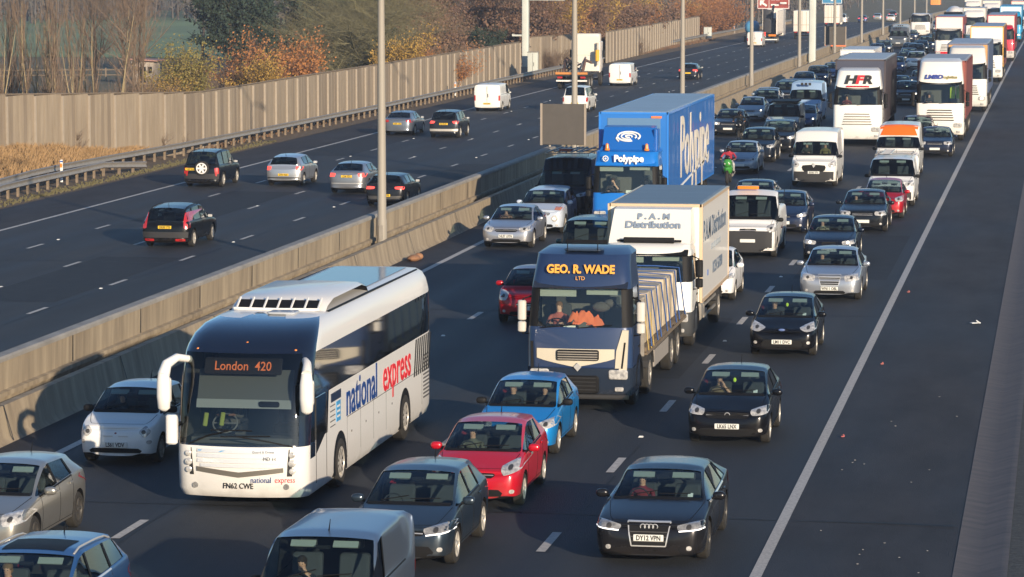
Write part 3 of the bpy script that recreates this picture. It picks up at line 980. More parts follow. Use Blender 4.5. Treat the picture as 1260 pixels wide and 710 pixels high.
# ---------------------------------------------------------------- car builder
def patch(bvh, q, nx=6, nz=3, view='F', off=0.006, skirt=0.02, mi=0, mb=None, sgn=1, rnd=0.0):
    """a panel laid onto the bodywork: q = TL,TR,BR,BL in (x,z) for front/back views or (y,z) for the side"""
    d = {'F': Vector((0, 1, 0)), 'B': Vector((0, -1, 0)), 'S': Vector((-sgn, 0, 0))}[view]
    pts = []
    TL, TR, BR, BL = [Vector(p) for p in q]
    for j in range(nz + 1):
        v = j / nz
        for i in range(nx + 1):
            u = i / nx
            uu, vv = u, v
            if rnd:                               # rounds the outline of the quad
                a, b = 2 * u - 1, 2 * v - 1
                a2 = a * (1 - rnd * b * b * .5); b2 = b * (1 - rnd * a * a * .5)
                uu, vv = (a2 + 1) / 2, (b2 + 1) / 2
            p = (TL.lerp(TR, uu)).lerp(BL.lerp(BR, uu), vv)
            pts.append(p)
    def shoot(p):
        w = p.copy()
        for t in range(12):
            o = {'F': Vector((w.x, -4, w.y)), 'B': Vector((w.x, 14, w.y)), 'S': Vector((sgn * 3, w.x, w.y))}[view]
            h = bvh.ray_cast(o, d)
            if h[0] is not None:
                n = h[1] if h[1].dot(d) < 0 else -h[1]
                return h[0] + n * off * .7 - d * off * .5
            if view == 'S': w = w + Vector((0, .01))
            else: w = Vector((w.x * .985, w.y))
        return Vector((w.x, 0, w.y)) if view != 'S' else Vector((sgn, w.x, w.y))
    P = [shoot(p) for p in pts]
    N = nx + 1
    fs = [(j * N + i, j * N + i + 1, (j + 1) * N + i + 1, (j + 1) * N + i) for j in range(nz) for i in range(nx)]
    per = [i for i in range(N)] + [j * N + nx for j in range(1, nz + 1)] + [nz * N + i for i in reversed(range(nx))] + [j * N for j in reversed(range(1, nz))]
    base = len(P)
    P += [P[i] + d * skirt for i in per]
    for k in range(len(per)):
        k2 = (k + 1) % len(per)
        fs.append((per[k], base + k, base + k2, per[k2]))
    mb = mb or MB()
    mb.add(P, fs, mi)
    return mb

def wheel(root, x, y, r, w=.21, rim='alloy', spokes=7, name='wheel', rimk=.66):
    """tyre as the part, rim as its sub-part; x signed outer side"""
    s = 1 if x > 0 else -1
    t = MB().lathe([(-w / 2, r * .62), (-w / 2, r * .88), (-w * .36, r * .985), (-w * .15, r), (w * .15, r), (w * .36, r * .985), (w / 2, r * .88), (w / 2 - .006, r * rimk), (w / 2 - .03, r * rimk * .98), (0, r * .5)], (0, 0, 0), 'X', 22)
    if s < 0: t.v = [(-a, b, c) for a, b, c in t.v]
    key = ('tyre', s, r, w, rimk)
    if key not in _wm:
        o = t.build(name, M['rubber'], root, smooth=40)
        _wm[key] = o.data
    else:
        o = bpy.data.objects.new(name, _wm[key]); COL.objects.link(o); o.parent = root
    o.location = (x, y, r)
    key = ('rim', s, r, w, rim, spokes, rimk)
    if key not in _wm:
        mb = MB()
        R0 = r * rimk
        mb.lathe([(w / 2 - .035, R0 * .99), (w / 2 - .004, R0 * 1.0), (w / 2 - .004, R0 * .93), (w / 2 - .05, R0 * .88), (w / 2 - .10, R0 * .86)], (0, 0, 0), 'X', 22)
        bk = MB().lathe([(w / 2 - .115, R0 * .9), (w / 2 - .09, R0 * .88), (w / 2 - .088, .01)], (0, 0, 0), 'X', 22)
        mb.add(bk.v, bk.f, 1)
        mb.lathe([(w / 2 - .09, R0 * .22), (w / 2 - .02, R0 * .20), (w / 2 - .008, R0 * .12), (w / 2 - .008, .005)], (0, 0, 0), 'X', 12)
        for k in range(spokes):
            a = 2 * PI * k / spokes
            c, sn = math.cos(a), math.sin(a)
            wd = R0 * .75 / spokes + .01
            ps = []
            for (rr, xx, ww) in ((R0 * .12, w / 2 - .022, wd), (R0 * .93, w / 2 - .012, wd * .8)):
                for q in (-1, 1): ps.append((xx, rr * c - q * ww * sn, rr * sn + q * ww * c))
            for (rr, xx, ww) in ((R0 * .12, w / 2 - .07, wd), (R0 * .93, w / 2 - .06, wd * .8)):
                for q in (-1, 1): ps.append((xx, rr * c - q * ww * sn, rr * sn + q * ww * c))
            mb.add(ps, [(0, 1, 3, 2), (0, 2, 6, 4), (1, 5, 7, 3), (2, 3, 7, 6)])
        if s < 0: mb.v = [(-a, b, c) for a, b, c in mb.v]
        ro = mb.build('rim', [M[rim], M['black']], o, smooth=35)
        _wm[key] = ro.data
    else:
        ro = bpy.data.objects.new('rim', _wm[key]); COL.objects.link(ro); ro.parent = o
    return o
_wm = {}

CAR = dict(L=4.2, w=1.76, H=1.47, gc=.19, zn=.66, zh=.93, yc=1.05, yw=1.95, rw=.70, yB=2.25, yC=3.15, yr=3.75, yb=4.05, zr=1.42, zb=1.0, zt=.92,
           bf=.90, br=.98, wr=.31, fa=.82, ra=3.35, kind='hatch', nose=1.0)
def car_shell(p):
    W = p['w'] / 2
    H, L, gc = p['H'], p['L'], p['gc']
    yc, yw, yB, yC, yr, yb = p['yc'], p['yw'], p['yB'], p['yC'], p['yr'], p['yb']
    zn, zh, bf, br = p['zn'], p['zh'], p['bf'], p['br']
    belt = lambda y: bf + (br - bf) * max(0, min(1, (y - yc) / (yb - yc)))
    rw = p['rw'] * W
    S = []
    def st(yl, yu, wz, top, gh=False, bot=None, rws=1.0, bl=None, plan=0.0, low=1.0):
        S.append(dict(yl=yl, yu=yu, wz=wz, top=top, gh=gh, bot=gc if bot is None else bot, rws=rws, belt=bl if bl is not None else (belt(yl) if gh else top - .045), plan=plan, low=low))
    n = p['nose']
    st(0.00, 0.07, .62, zn - .055, bot=gc + .03)
    st(.05 * n, .10, .84, zn, bot=gc + .01)
    st(.17 * n, .22, .95, zn + .035)
    st(.42, .48, 1.0, zn + (zh - zn) * .45)
    st(yc * .78, yc * .74, 1.0, zn + (zh - zn) * .82)
    st(yc, yc, 1.0, zh, plan=.10)
    st((yc * .6 + yw * .4), (yc + yw) / 2, 1.0, (zh + H - p.get('fore', 0)) / 2 + .035, True, rws=1.11, plan=.11)
    st((yc * .2 + yw * .8), yw, 1.0, H - .045 - p.get('fore', 0), True, rws=1.03, plan=.09)
    st(yB - .04, yB - .04, 1.0, H, True)
    st(yB + .04, yB + .04, 1.0, H + .002, True)
    st(yC, yC, 1.0, (H + p['zr']) / 2 + .012, True, rws=.985)
    st(yC + .10 if yr > yC + .2 else yC + .07, yC + .10 if yr > yC + .2 else yC + .07, .995, (H * .4 + p['zr'] * .6) + .01, True, rws=.975)
    st(yr * .6 + yb * .4, yr, .985, p['zr'], True, rws=.93)
    st(yb, yb, .965, p['zb'], False, rws=1, bl=p['zb'] - .03)
    if p['kind'] == 'van':
        st(L - .10, L - .05, .975, p['zb'] - .05, False, bot=gc + .03)
        st(L, L - .0, .90, p['zb'] - .12, False, bot=gc + .05)
    else:
        st(L - .16 if p['kind'] != 'saloon' else L - .2, L - .14, .93, p['zt'], False, bot=gc + .03)
        st(L, L - .05, .74, p['zt'] - .10, False, bot=gc + .08)
    V, nrow = [], 11
    for i, s in enumerate(S):
        w = W * s['wz']
        b, t = s['belt'], s['top']
        fr = 0 if i else 1
        row = [(0, s['yl'], s['bot']), (w * .80, s['yl'], s['bot']), (w * .955, s['yl'], s['bot'] + .07),
               (w * 1.0, s['yl'], s['bot'] + .07 + (b - s['bot']) * .38), (w * .995, s['yl'], b - (b - s['bot']) * .20), (w * .955, s['yl'], b)]
        if s['gh']:
            r = rw * s['rws']
            row += [(w * .925, s['yl'] * .6 + s['yu'] * .4, b + .02), (r + .055, s['yu'], t - .10 if t > b + .25 else t - .05), (r + .005, s['yu'] - s['plan'] * .15, t - .045),
                    (r * .55, s['yu'] - s['plan'] * .75, t - .008), (0, s['yu'] - s['plan'], t)]
        else:
            row += [(w * .915, s['yu'] * .5 + s['yl'] * .5, t - .022), (w * .87, s['yu'], t - .012), (w * .80 if i not in (5,) else rw * 1.24, s['yu'] - s['plan'] * .1, t - .002),
                    (w * .45, s['yu'] - s['plan'] * .7, t + .012), (0, s['yu'] - s['plan'], t + .018)]
        if i == 0:     # the nose bulges at bumper height
            row = [(x, y + dy, z) for (x, y, z), dy in zip(row, (.05, .05, .015, 0, .02, .05, .055, .06, .06, .06, .06))]
            row = [(x, y - .05 * (1 - min(1, x / w)), z) for x, y, z in row]
        if i == len(S) - 1:
            row = [(x, y + dy, z) for (x, y, z), dy in zip(row, (-.06, -.06, -.01, 0, -.02, -.03, -.03, -.03, -.03, -.03, -.03))]
        V.append(row)
    bm = bmesh.new()
    vl = bm.verts.layers.float.new('crease_vert')
    cl = bm.edges.layers.float.new('crease_edge')
    R_, L_ = [], []
    for row in V:
        rv = [bm.verts.new(c) for c in row]
        lv = [rv[k] if abs(row[k][0]) < 1e-6 else bm.verts.new((-row[k][0], row[k][1], row[k][2])) for k in range(nrow)]
        R_.append(rv); L_.append(lv)
    nS = len(S)
    def cellmat(i, k):
        van = p['kind'] == 'van'
        if k == 0: return 1
        if k == 1 and p.get('sill', 1): return 1
        if k in (8, 9) and i in (5, 6): return 2
        if k == 6:
            if i in (5, 6): return 3
            if i == 7: return 3
            if i == 8: return 1
            if i == 9 and not van: return 4
            if i == 10: return 5 if not van else 0
            if i == 11 and p.get('quarter') and not van: return 4
        if k in (8, 9) and i == 12 and not van: return 5
        return 0
    # index 5 doubles as black pillar on the side, rear glass at the back
    def mk(vs, mi):
        vs2 = []
        for v in vs:
            if v not in vs2: vs2.append(v)
        if len(vs2) < 3: return
        try: f = bm.faces.new(vs2); f.material_index = mi
        except ValueError: pass
    for i in range(nS - 1):
        for k in range(nrow - 1):
            mi = cellmat(i, k)
            if mi == 5 and k == 6: mi = 1
            mk([R_[i][k], R_[i + 1][k], R_[i + 1][k + 1], R_[i][k + 1]], mi)
            mk([L_[i][k], L_[i][k + 1], L_[i + 1][k + 1], L_[i + 1][k]], mi)
    for i in (0, nS - 1):
        for k in range(nrow - 1):
            vs = [R_[i][k], R_[i][k + 1], L_[i][k + 1], L_[i][k]]
            mk(vs if i == 0 else vs[::-1], 0)
    for e in bm.edges:
        fm = {f.material_index for f in e.link_faces}
        if len(fm) > 1: e[cl] = 1.0
    for A in (R_, L_):
        for (i, k) in ((5, 8), (7, 8), (12, 8), (13, 8), (7, 7), (8, 6), (8, 7), (9, 6), (9, 7), (10, 6), (10, 7), (11, 7), (11, 6), (12, 7), (12, 6)):
            if k in (8,) or cellmat(min(i, nS - 2), 6) or cellmat(i - 1, 6): A[i][k][vl] = .75
    for i in (1, 2, 3, 4):   # a soft wing edge along the bonnet
        for A in (R_, L_):
            e = bm.edges.get((A[i][5], A[i + 1][5]))
            if e: e[cl] = .35
    bmesh.ops.recalc_face_normals(bm, faces=bm.faces)
    me = bpy.data.meshes.new('shell')
    bm.to_mesh(me); bm.free()
    o = bpy.data.objects.new('shell', me)
    COL.objects.link(o)
    for k in range(7): me.materials.append(M['black'])
    sub = o.modifiers.new('s', 'SUBSURF'); sub.levels = p.get('sub', 2)
    dg = bpy.context.evaluated_depsgraph_get(); dg.update()
    full = bpy.data.meshes.new_from_object(o.evaluated_get(dg))
    bvh = BVHTree.FromPolygons([v.co.copy() for v in full.vertices], [tuple(q.vertices) for q in full.polygons])
    # wheel arches
    cut = MB()
    for y in (p['fa'], p['ra']):
        for s in (-1, 1):
            r = p['wr'] + .055
            cut.lathe([(s * (W - .30), r), (s * (W + .3), r)], (0, y, p['wr'] + .005), 'X', 28)
    co = cut.build('cutter', [M['black']] * 1, smooth=0)
    for k in range(1, 7): co.data.materials.append(M['black'])
    for f in co.data.polygons: f.material_index = 1
    bo = o.modifiers.new('b', 'BOOLEAN'); bo.object = co; bo.operation = 'DIFFERENCE'; bo.solver = 'EXACT'
    dg = bpy.context.evaluated_depsgraph_get(); dg.update()
    cutm = bpy.data.meshes.new_from_object(o.evaluated_get(dg))
    bpy.data.objects.remove(o); bpy.data.objects.remove(co)
    return cutm, bvh, S

def split_mesh(me, keep, inset=0.0, side=0):
    bm = bmesh.new(); bm.from_mesh(me)
    bmesh.ops.delete(bm, geom=[f for f in bm.faces if f.material_index not in keep or (side and f.calc_center_median().x * side < 0)], context='FACES')
    if inset:
        bm.normal_update()
        for v in bm.verts: v.co -= v.normal * inset
    out = bpy.data.meshes.new('part')
    bm.to_mesh(out); bm.free()
    return out

def link_part(name, me, mats, parent, smooth=40):
    for m in mats: me.materials.append(m)
    me.name = name
    me.shade_smooth()
    if smooth: me.set_sharp_from_angle(angle=R(smooth))
    o = bpy.data.objects.new(name, me)
    COL.objects.link(o)
    o.parent = parent
    return o

def interior(root, p, seats=True):
    W = p['w'] / 2 * .86
    yc, yb, zh = p['yc'], p['yb'], p['zh']
    mb = MB()
    mb.bbox(-W, W, yc + .05, min(yb, p['L'] - .25) - .05, .30, .36)
    mb.bbox(-W, W, yc + .12, yc + .20, .30, zh - .09)
    mb.prism([(yc - .02, zh - .055), (yc + .26, zh - .04), (yc + .42, zh - .10), (yc + .40, zh - .30), (yc + .2, zh - .3)], -W * .93, W * .93, ax='X')
    mb.build('dashboard', M['dash'], root, smooth=30)
    ys = p['yB'] - .02
    hz = p['H'] - .14
    for s in (-1, 1):
        x = s * W * .47
        mb = MB()
        mb.rbox((x, ys - .28, .52), (.50, .5, .16), .06)
        mb.add(*_slant(x, ys - .02, .55, hz - .24, .46, .13))
        mb.build('seat', M['seat'], root)
        MB().rbox((x, ys + .13, hz - .09), (.25, .10, .17), .04, ax=1).build('headrest', M['seat'], root)
    if p['kind'] != 'van':
        y2 = min(p['yC'], p['yr'] - .1)
        MB().rbox((0, y2 - .05, .72), (W * 1.7, .16, .5), .05, ax=1).build('rear_seat', M['seat'], root)
    dx = -W * .47
    st = MB()
    ring = [(dx + .175 * math.cos(2 * PI * k / 16), yc + .46 + .05 * math.sin(2 * PI * k / 16), zh - .06 + .165 * math.sin(2 * PI * k / 16)) for k in range(17)]
    st.tube(ring, .014, 5).ell((dx, yc + .45, zh - .06), (.06, .03, .05), nu=8, nv=4)
    st.tube([(dx - .16, yc + .46, zh - .06), (dx + .16, yc + .46, zh - .06)], .014, 5)
    st.build('steering_wheel', M['dgrey'], root)
    mb = MB()
    zt = p['H'] - .14 - p.get('fore', 0)
    for s in (-1, 1): mb.box((s * W * .42, p['yw'] - .06, zt - .02), (.38, .02, .12), rx=-R(52))
    mb.build('sun_visor', M['visor'], root, smooth=0)
    MB().rbox((0, p['yw'] - .17, zt - .05), (.22, .03, .06), .02, ax=1).build('rear_view_mirror', M['black'], root)

def _slant(x, y, z0, z1, w, t):
    b = MB()
    b.rbox((0, 0, 0), (w, t, z1 - z0), .05, ax=1)
    sh = .22
    return [(vx + x, vy + y + (vz / (z1 - z0)) * sh, vz + (z0 + z1) / 2) for vx, vy, vz in b.v], b.f

def mirror(root, x, y, z, mt, big=1.0, dark=None):
    s = 1 if x > 0 else -1
    mb = MB()
    mb.ell((x + s * .10 * big, y, z), (.115 * big, .065 * big, .075 * big), pw=.75, nu=14, nv=8)
    o = mb.build('wing_mirror', mt, root)
    MB().tube([(x - s * .03, y - .02, z - .045), (x + s * .05, y, z - .03)], .028 * big, 6).build('mirror_arm', M['black'], o)
    g = MB().rbox((x + s * .10 * big, y + .06 * big, z), (.17 * big, .012, .10 * big), .03, ax=1).build('mirror_glass', M['chrome'], o)
    return o

def build_car(name, P, loc, rz, color, label, cat='car', group=None, **k):
    """P: shape dict; the front faces -Y at rz=0; loc is the ground point below the middle of the front bumper"""
    p = dict(CAR); p.update(P); p.update(k)
    if loc[1] < 180: loc = (loc[0], loc[1] - .85, loc[2])
    root = empty(name, loc, rz)
    tag(root, label, cat, group)
    pm = paint(color, p.get('metal', .35), p.get('prough', .30), p.get('dirt', .4))
    me, bvh, S = car_shell(p)
    W = p['w'] / 2; L = p['L']; H = p['H']; zn, zh = p['zn'], p['zh']; gc = p['gc']
    body = link_part('body', split_mesh(me, (0, 1)), [pm, M['black']], root)
    g1 = M['glass']; g2 = M[p.get('sideglass', 'glass')]
    link_part('windscreen', split_mesh(me, (2,), .012), [g1] * 3, root)
    for sd_ in (-1, 1):
        link_part('side_window', split_mesh(me, (3,), .010, sd_), [g2] * 4, root)
        if p['kind'] != 'van': link_part('rear_side_window', split_mesh(me, (4,), .010, sd_), [M['glassd']] * 5, root)
    if p['kind'] != 'van':
        link_part('rear_window', split_mesh(me, (5,), .012), [M['glassd']] * 6, root)
    bpy.data.meshes.remove(me)
    det = p.get('det', 2)
    van = p['kind'] == 'van'
    if det >= 1: interior(root, p)
    # front: grille, intake, lamps, plate
    gz = p.get('grille', (.30, zn - .12, zn - .02))       # half width, z bottom, z top
    gk = p.get('gkind', 'bar')
    if gk != 'none':
        a, z0, z1 = gz
        gr = patch(bvh, [(-a, z1), (a, z1), (a * p.get('gtaper', .92), z0), (-a * p.get('gtaper', .92), z0)], 10, 3, 'F', .006, rnd=p.get('grnd', .25)).build('grille', M['black'], root)
        if det >= 1:
            nb = p.get('gbars', 2)
            for j in range(nb):
                z = z0 + (z1 - z0) * (j + 1) / (nb + 1)
                patch(bvh, [(-a * .9, z + .006), (a * .9, z + .006), (a * .9, z - .006), (-a * .9, z - .006)], 8, 1, 'F', .016).build('grille_bar', M[p.get('gmat', 'chrome')], gr)
            if p.get('gframe'):
                fr = MB()
                for (q0, q1) in (((-a, z1), (a, z1)), ((a, z1), (a * .8, z0)), ((a * .8, z0), (-a * .8, z0)), ((-a * .8, z0), (-a, z1))):
                    t = .010
                    if abs(q0[1] - q1[1]) < .01: qq = [(min(q0[0], q1[0]), q0[1] + t), (max(q0[0], q1[0]), q0[1] + t), (max(q0[0], q1[0]), q0[1] - t), (min(q0[0], q1[0]), q0[1] - t)]
                    else:
                        hi, lo = (q0, q1) if q0[1] > q1[1] else (q1, q0)
                        qq = [(hi[0] - t, hi[1]), (hi[0] + t, hi[1]), (lo[0] + t, lo[1]), (lo[0] - t, lo[1])]
                    patch(bvh, qq, 4, 4, 'F', .018, mb=fr)
                fr.build('grille_frame', M['chrome'], gr)
    iz = p.get('intake', (W * .62, gc + .07, gc + .19))
    if iz:
        a, z0, z1 = iz
        patch(bvh, [(-a * .92, z1), (a * .92, z1), (a, z0), (-a, z0)], 10, 2, 'F', .006, rnd=.2).build('lower_grille', M['black'], root)
    if van or p.get('blackbumper'):
        patch(bvh, [(-W * .97, gc + p.get('bh', .30)), (W * .97, gc + p.get('bh', .30)), (W * .97, gc + .03), (-W * .97, gc + .03)], 16, 5, 'F', .012).build('front_bumper', M['dgrey'], root)
    hl = p.get('lamps', [(W * .56, zn + .0), (W * .97, zn + .10), (W * .97, zn - .06), (W * .60, zn - .10)])   # inner top, outer top, outer bottom, inner bottom
    lm = M[p.get('lampmat', 'lamp')]
    for s in (-1, 1):
        q = [(s * x, z) for x, z in hl]
        l = patch(bvh, q, 7, 4, 'F', .009, skirt=.03, rnd=p.get('lrnd', .25)).build('headlight', lm, root)
        if det >= 1:
            cx = sum(v[0] for v in q) / 4 - s * .02; cz = sum(v[1] for v in q) / 4
            patch(bvh, [(cx - .045, cz + .04), (cx + .045, cz + .04), (cx + .045, cz - .04), (cx - .045, cz - .04)], 4, 4, 'F', .014, rnd=.55).build('reflector', M['bulb' if p.get('lit') else 'alloyd'], l)
            if p.get('drl'):
                (ax, az), (bx, bz) = hl[3], hl[2]
                patch(bvh, [(s * ax, az + .022), (s * bx, bz + .022), (s * bx, bz + .004), (s * ax, az + .004)], 6, 1, 'F', .018).build('running_lamp', M['drl'], l)
        fz = p.get('fog', gc + .15)
        if fz and det >= 1:
            fx = s * W * p.get('fogx', .74)
            patch(bvh, [(fx - .045, fz + .04), (fx + .045, fz + .04), (fx + .045, fz - .04), (fx - .045, fz - .04)], 4, 4, 'F', .012, rnd=.5).build('fog_lamp', M['lamp'], root)
    # plates
    pz = p.get('pz', gc + .24)
    h = bvh.ray_cast(Vector((0, -4, pz)), Vector((0, 1, 0)))
    if h[0] is not None:
        po = MB().rbox((0, 0, 0), (.52, .02, .115), .015, ax=1).build('number_plate', M['platew'], root)
        po.location = (p.get('px', 0), h[0].y - .018, pz)
        if p.get('plate') and det >= 1: text(po, 'registration', p['plate'], .118, (0, -.012, -.004), M['ink'], 'F', sx=.80, bold=.003, ext=.002)
    rp = p.get('rpz', .62 if not van else .5)
    h = bvh.ray_cast(Vector((0, 14, rp)), Vector((0, -1, 0)))
    if h[0] is not None:
        po = MB().rbox((0, 0, 0), (.52, .02, .115), .015, ax=1).build('rear_number_plate', M['platey'], root)
        po.location = (p.get('rpx', 0), h[0].y + .02, rp)
        if p.get('rplate'): text(po, 'registration', p['rplate'], .118, (0, .012, -.004), M['ink'], 'B', sx=.8, bold=.003, ext=.002)
    # rear lamps
    tl = p.get('tail', [(W * .62, .98), (W * .97, 1.0), (W * .97, .78), (W * .66, .80)])
    for s in (-1, 1):
        q = [(s * x, z) for x, z in tl]
        patch(bvh, q, 5, 4, 'B', .012, skirt=.03, rnd=.2).build('tail_light', M['brake' if p.get('braking') else 'tail'], root)
    if p.get('rbumper'):
        patch(bvh, [(-W * .95, p['rbumper'][1]), (W * .95, p['rbumper'][1]), (W * .93, p['rbumper'][0]), (-W * .93, p['rbumper'][0])], 14, 3, 'B', .010).build('rear_bumper', M[p.get('rbmat', 'dgrey')], root)
    # sides: door seams, handles
    if det >= 1:
        sm = MB()
        yA, yB, yC = p['yc'] + .16, p['yB'], p['yC']
        bz = lambda y: p['bf'] + (p['br'] - p['bf']) * max(0, min(1, (y - p['yc']) / (p['yb'] - p['yc'])))
        seams = [yA, yB + .02] + ([yC - .02] if not van and p.get('doors', 4) == 4 else [])
        if van: seams += [yB + 1.3] if L > 4.6 else []
        for s in (-1, 1):
            for y in seams:
                zt = bz(y) - .01 if not (van and y > yB + .1) else H - .2
                patch(bvh, [(y - .007, zt), (y + .007, zt), (y + .007, gc + .12), (y - .007, gc + .12)], 1, 8, 'S', .003, sgn=s, mb=sm)
            patch(bvh, [(yA, gc + .13), (seams[-1], gc + .13), (seams[-1], gc + .118), (yA, gc + .118)], 8, 1, 'S', .003, sgn=s, mb=sm)
        # bonnet shut line across the front
        sm.build('door_seam', M['black'], root, smooth=0)
        for s in (-1, 1):
            for y in ([yB - .16, yC - .16] if len(seams) > 2 and not van else [yB - .16]):
                z = bz(y) - .10
                patch(bvh, [(y - .09, z + .016), (y + .09, z + .016), (y + .09, z - .016), (y - .09, z - .016)], 4, 1, 'S', .028, sgn=s).build('door_handle', pm if not van else M['black'], root)
        # window surround
        for s in (-1, 1):
            sw = MB()
            patch(bvh, [(p['yc'] + .12, bz(yA) + .012), (p['yC'], bz(p['yC']) + .012), (p['yC'], bz(p['yC']) - .010), (p['yc'] + .12, bz(yA) - .010)], 10, 1, 'S', .006, sgn=s, mb=sw)
            sw.build('window_trim', M[p.get('wtrim', 'black')], root, smooth=0)
    mz = p['bf'] + .075
    for s in (-1, 1):
        mirror(root, s * (W * .97), p['yc'] + .36, mz, M['black'] if (van or p.get('blackmirror')) else pm, p.get('mbig', 1.0))
    # wheels
    for y in (p['fa'], p['ra']):
        for s in (-1, 1): wheel(root, s * (W - .125), y, p['wr'], .215, p.get('rim', 'alloy'), p.get('spokes', 7))
    # bonnet shut line and the dark cowl below the windscreen
    if det >= 1:
        def top(x, y, dz):
            h = bvh.ray_cast(Vector((x, y, 4)), Vector((0, 0, -1)))[0]
            return (h.x, h.y, h.z + dz) if h else (x, y, .8)
        bs = MB()
        y0, y1 = (.24, p['yc'] - .10) if not van else (.22, p['yc'] - .06)
        for s in (-1, 1):
            n_ = 8; ps = []
            for k_ in range(n_ + 1):
                f_ = k_ / n_; y_ = y0 + (y1 - y0) * f_; x_ = s * W * (.66 + .19 * f_ ** .6)
                ps += [top(x_, y_, .003), top(x_ + s * .012, y_, .003)]
            bs.add(ps, [(2 * k_, 2 * k_ + 2, 2 * k_ + 3, 2 * k_ + 1) for k_ in range(n_)])
        ps = []
        for k_ in range(13):
            x_ = W * .66 * (k_ / 6 - 1); y_ = y0 - .05 * (1 - (x_ / W / .66) ** 2)
            ps += [top(x_, y_, .003), top(x_, y_ + .013, .003)]
        bs.add(ps, [(2 * k_, 2 * k_ + 2, 2 * k_ + 3, 2 * k_ + 1) for k_ in range(12)])
        bs.build('bonnet_seam', M['black'], root, smooth=0)
        ps = []
        for k_ in range(13):
            x_ = W * .80 * (k_ / 6 - 1); b_ = .075 * (1 - abs(x_ / W / .8) ** 2)
            ps += [top(x_, p['yc'] - b_ - .045, .005), top(x_, p['yc'] - b_ + .05, .006)]
        MB().add(ps, [(2 * k_, 2 * k_ + 2, 2 * k_ + 3, 2 * k_ + 1) for k_ in range(12)]).build('cowl', M['black'], root, smooth=0)
    # wipers, aerial
    if det >= 1:
        wp = MB()
        for x0, x1 in ((-W * .55, -W * .02), (W * .02, W * .58)):
            a = bvh.ray_cast(Vector((x0, p['yc'] + .02, 4)), Vector((0, 0, -1)))[0]; b = bvh.ray_cast(Vector((x1, p['yc'] + .10, 4)), Vector((0, 0, -1)))[0]
            if a and b: wp.tube([a + Vector((0, 0, .02)), b + Vector((0, 0, .018))], .009, 4)
        if wp.v: wp.build('wiper', M['black'], root)
        if p.get('aerial', 1):
            ya = p['yr'] - .25 if p.get('aerial', 1) == 1 else p['yw'] + .25
            h = bvh.ray_cast(Vector((0, ya, 4)), Vector((0, 0, -1)))[0]
            if h: MB().tube([h, h + Vector((0, .10, .16))], [.012, .005], 5).build('aerial', M['black'], root)
    if p.get('rails'):
        for s in (-1, 1):
            pts = []
            for k in range(8):
                y = p['yw'] + .1 + (p['yr'] - p['yw'] - .15) * k / 7
                x = s * p['rw'] * W * .97
                h = bvh.ray_cast(Vector((x, y, 4)), Vector((0, 0, -1)))[0]
                if h: pts.append(h + Vector((0, 0, .035 if 0 < k < 7 else 0.0)))
            MB().tube(pts, .017, 6).build('roof_rail', M[p['rails']], root)
    if p.get('sunroof'):
        y0, y1 = p['yw'] + .12, p['yw'] + .95
        vs, fs = [], []
        for j in range(5):
            for i in range(7):
                h = bvh.ray_cast(Vector((W * .52 * (i / 3 - 1), y0 + (y1 - y0) * j / 4, 4)), Vector((0, 0, -1)))[0]
                vs.append((h.x, h.y, h.z + .006))
        for j in range(4):
            for i in range(6): fs.append((j * 7 + i, j * 7 + i + 1, j * 7 + i + 8, j * 7 + i + 7))
        MB().add(vs, fs).build('sunroof', M['black'], root)
    root['_bvh'] = 0
    del root['_bvh']
    BV[root.name] = (bvh, p, body, pm)
    return root
BV = {}

def repaint(root, color, metal=.35, dirt=.4, swap=None):
    """give a copied vehicle its own paint; the mesh stays shared"""
    pm = paint(color, metal, .30, dirt)
    for o in root.children_recursive:
        if o.type != 'MESH': continue
        for sl in o.material_slots:
            if sl.material and sl.material.name.startswith('car_paint'):
                sl.link = 'OBJECT'; sl.material = pm
            elif swap and sl.material and sl.material.name in swap:
                sl.link = 'OBJECT'; sl.material = M[swap[sl.material.name]]
def clone(src, name, loc, rz, color, label, cat='car', group=None, metal=.35, dirt=.4, swap=None):
    c = copy_tree(src)
    c.name = name
    c.location = loc; c.rotation_euler = (0, 0, rz)
    for k in ('label', 'category', 'group'):
        if k in c: del c[k]
    tag(c, label, cat, group)
    repaint(c, color, metal, dirt, swap)
    return c
def disc(bvh, cx, cz, r, off=.02, view='F', n=14, y=None):
    h = bvh.ray_cast(Vector((cx, -4 if view == 'F' else 14, cz)), Vector((0, 1 if view == 'F' else -1, 0)))[0]
    return h
def at(y): return drop(y)
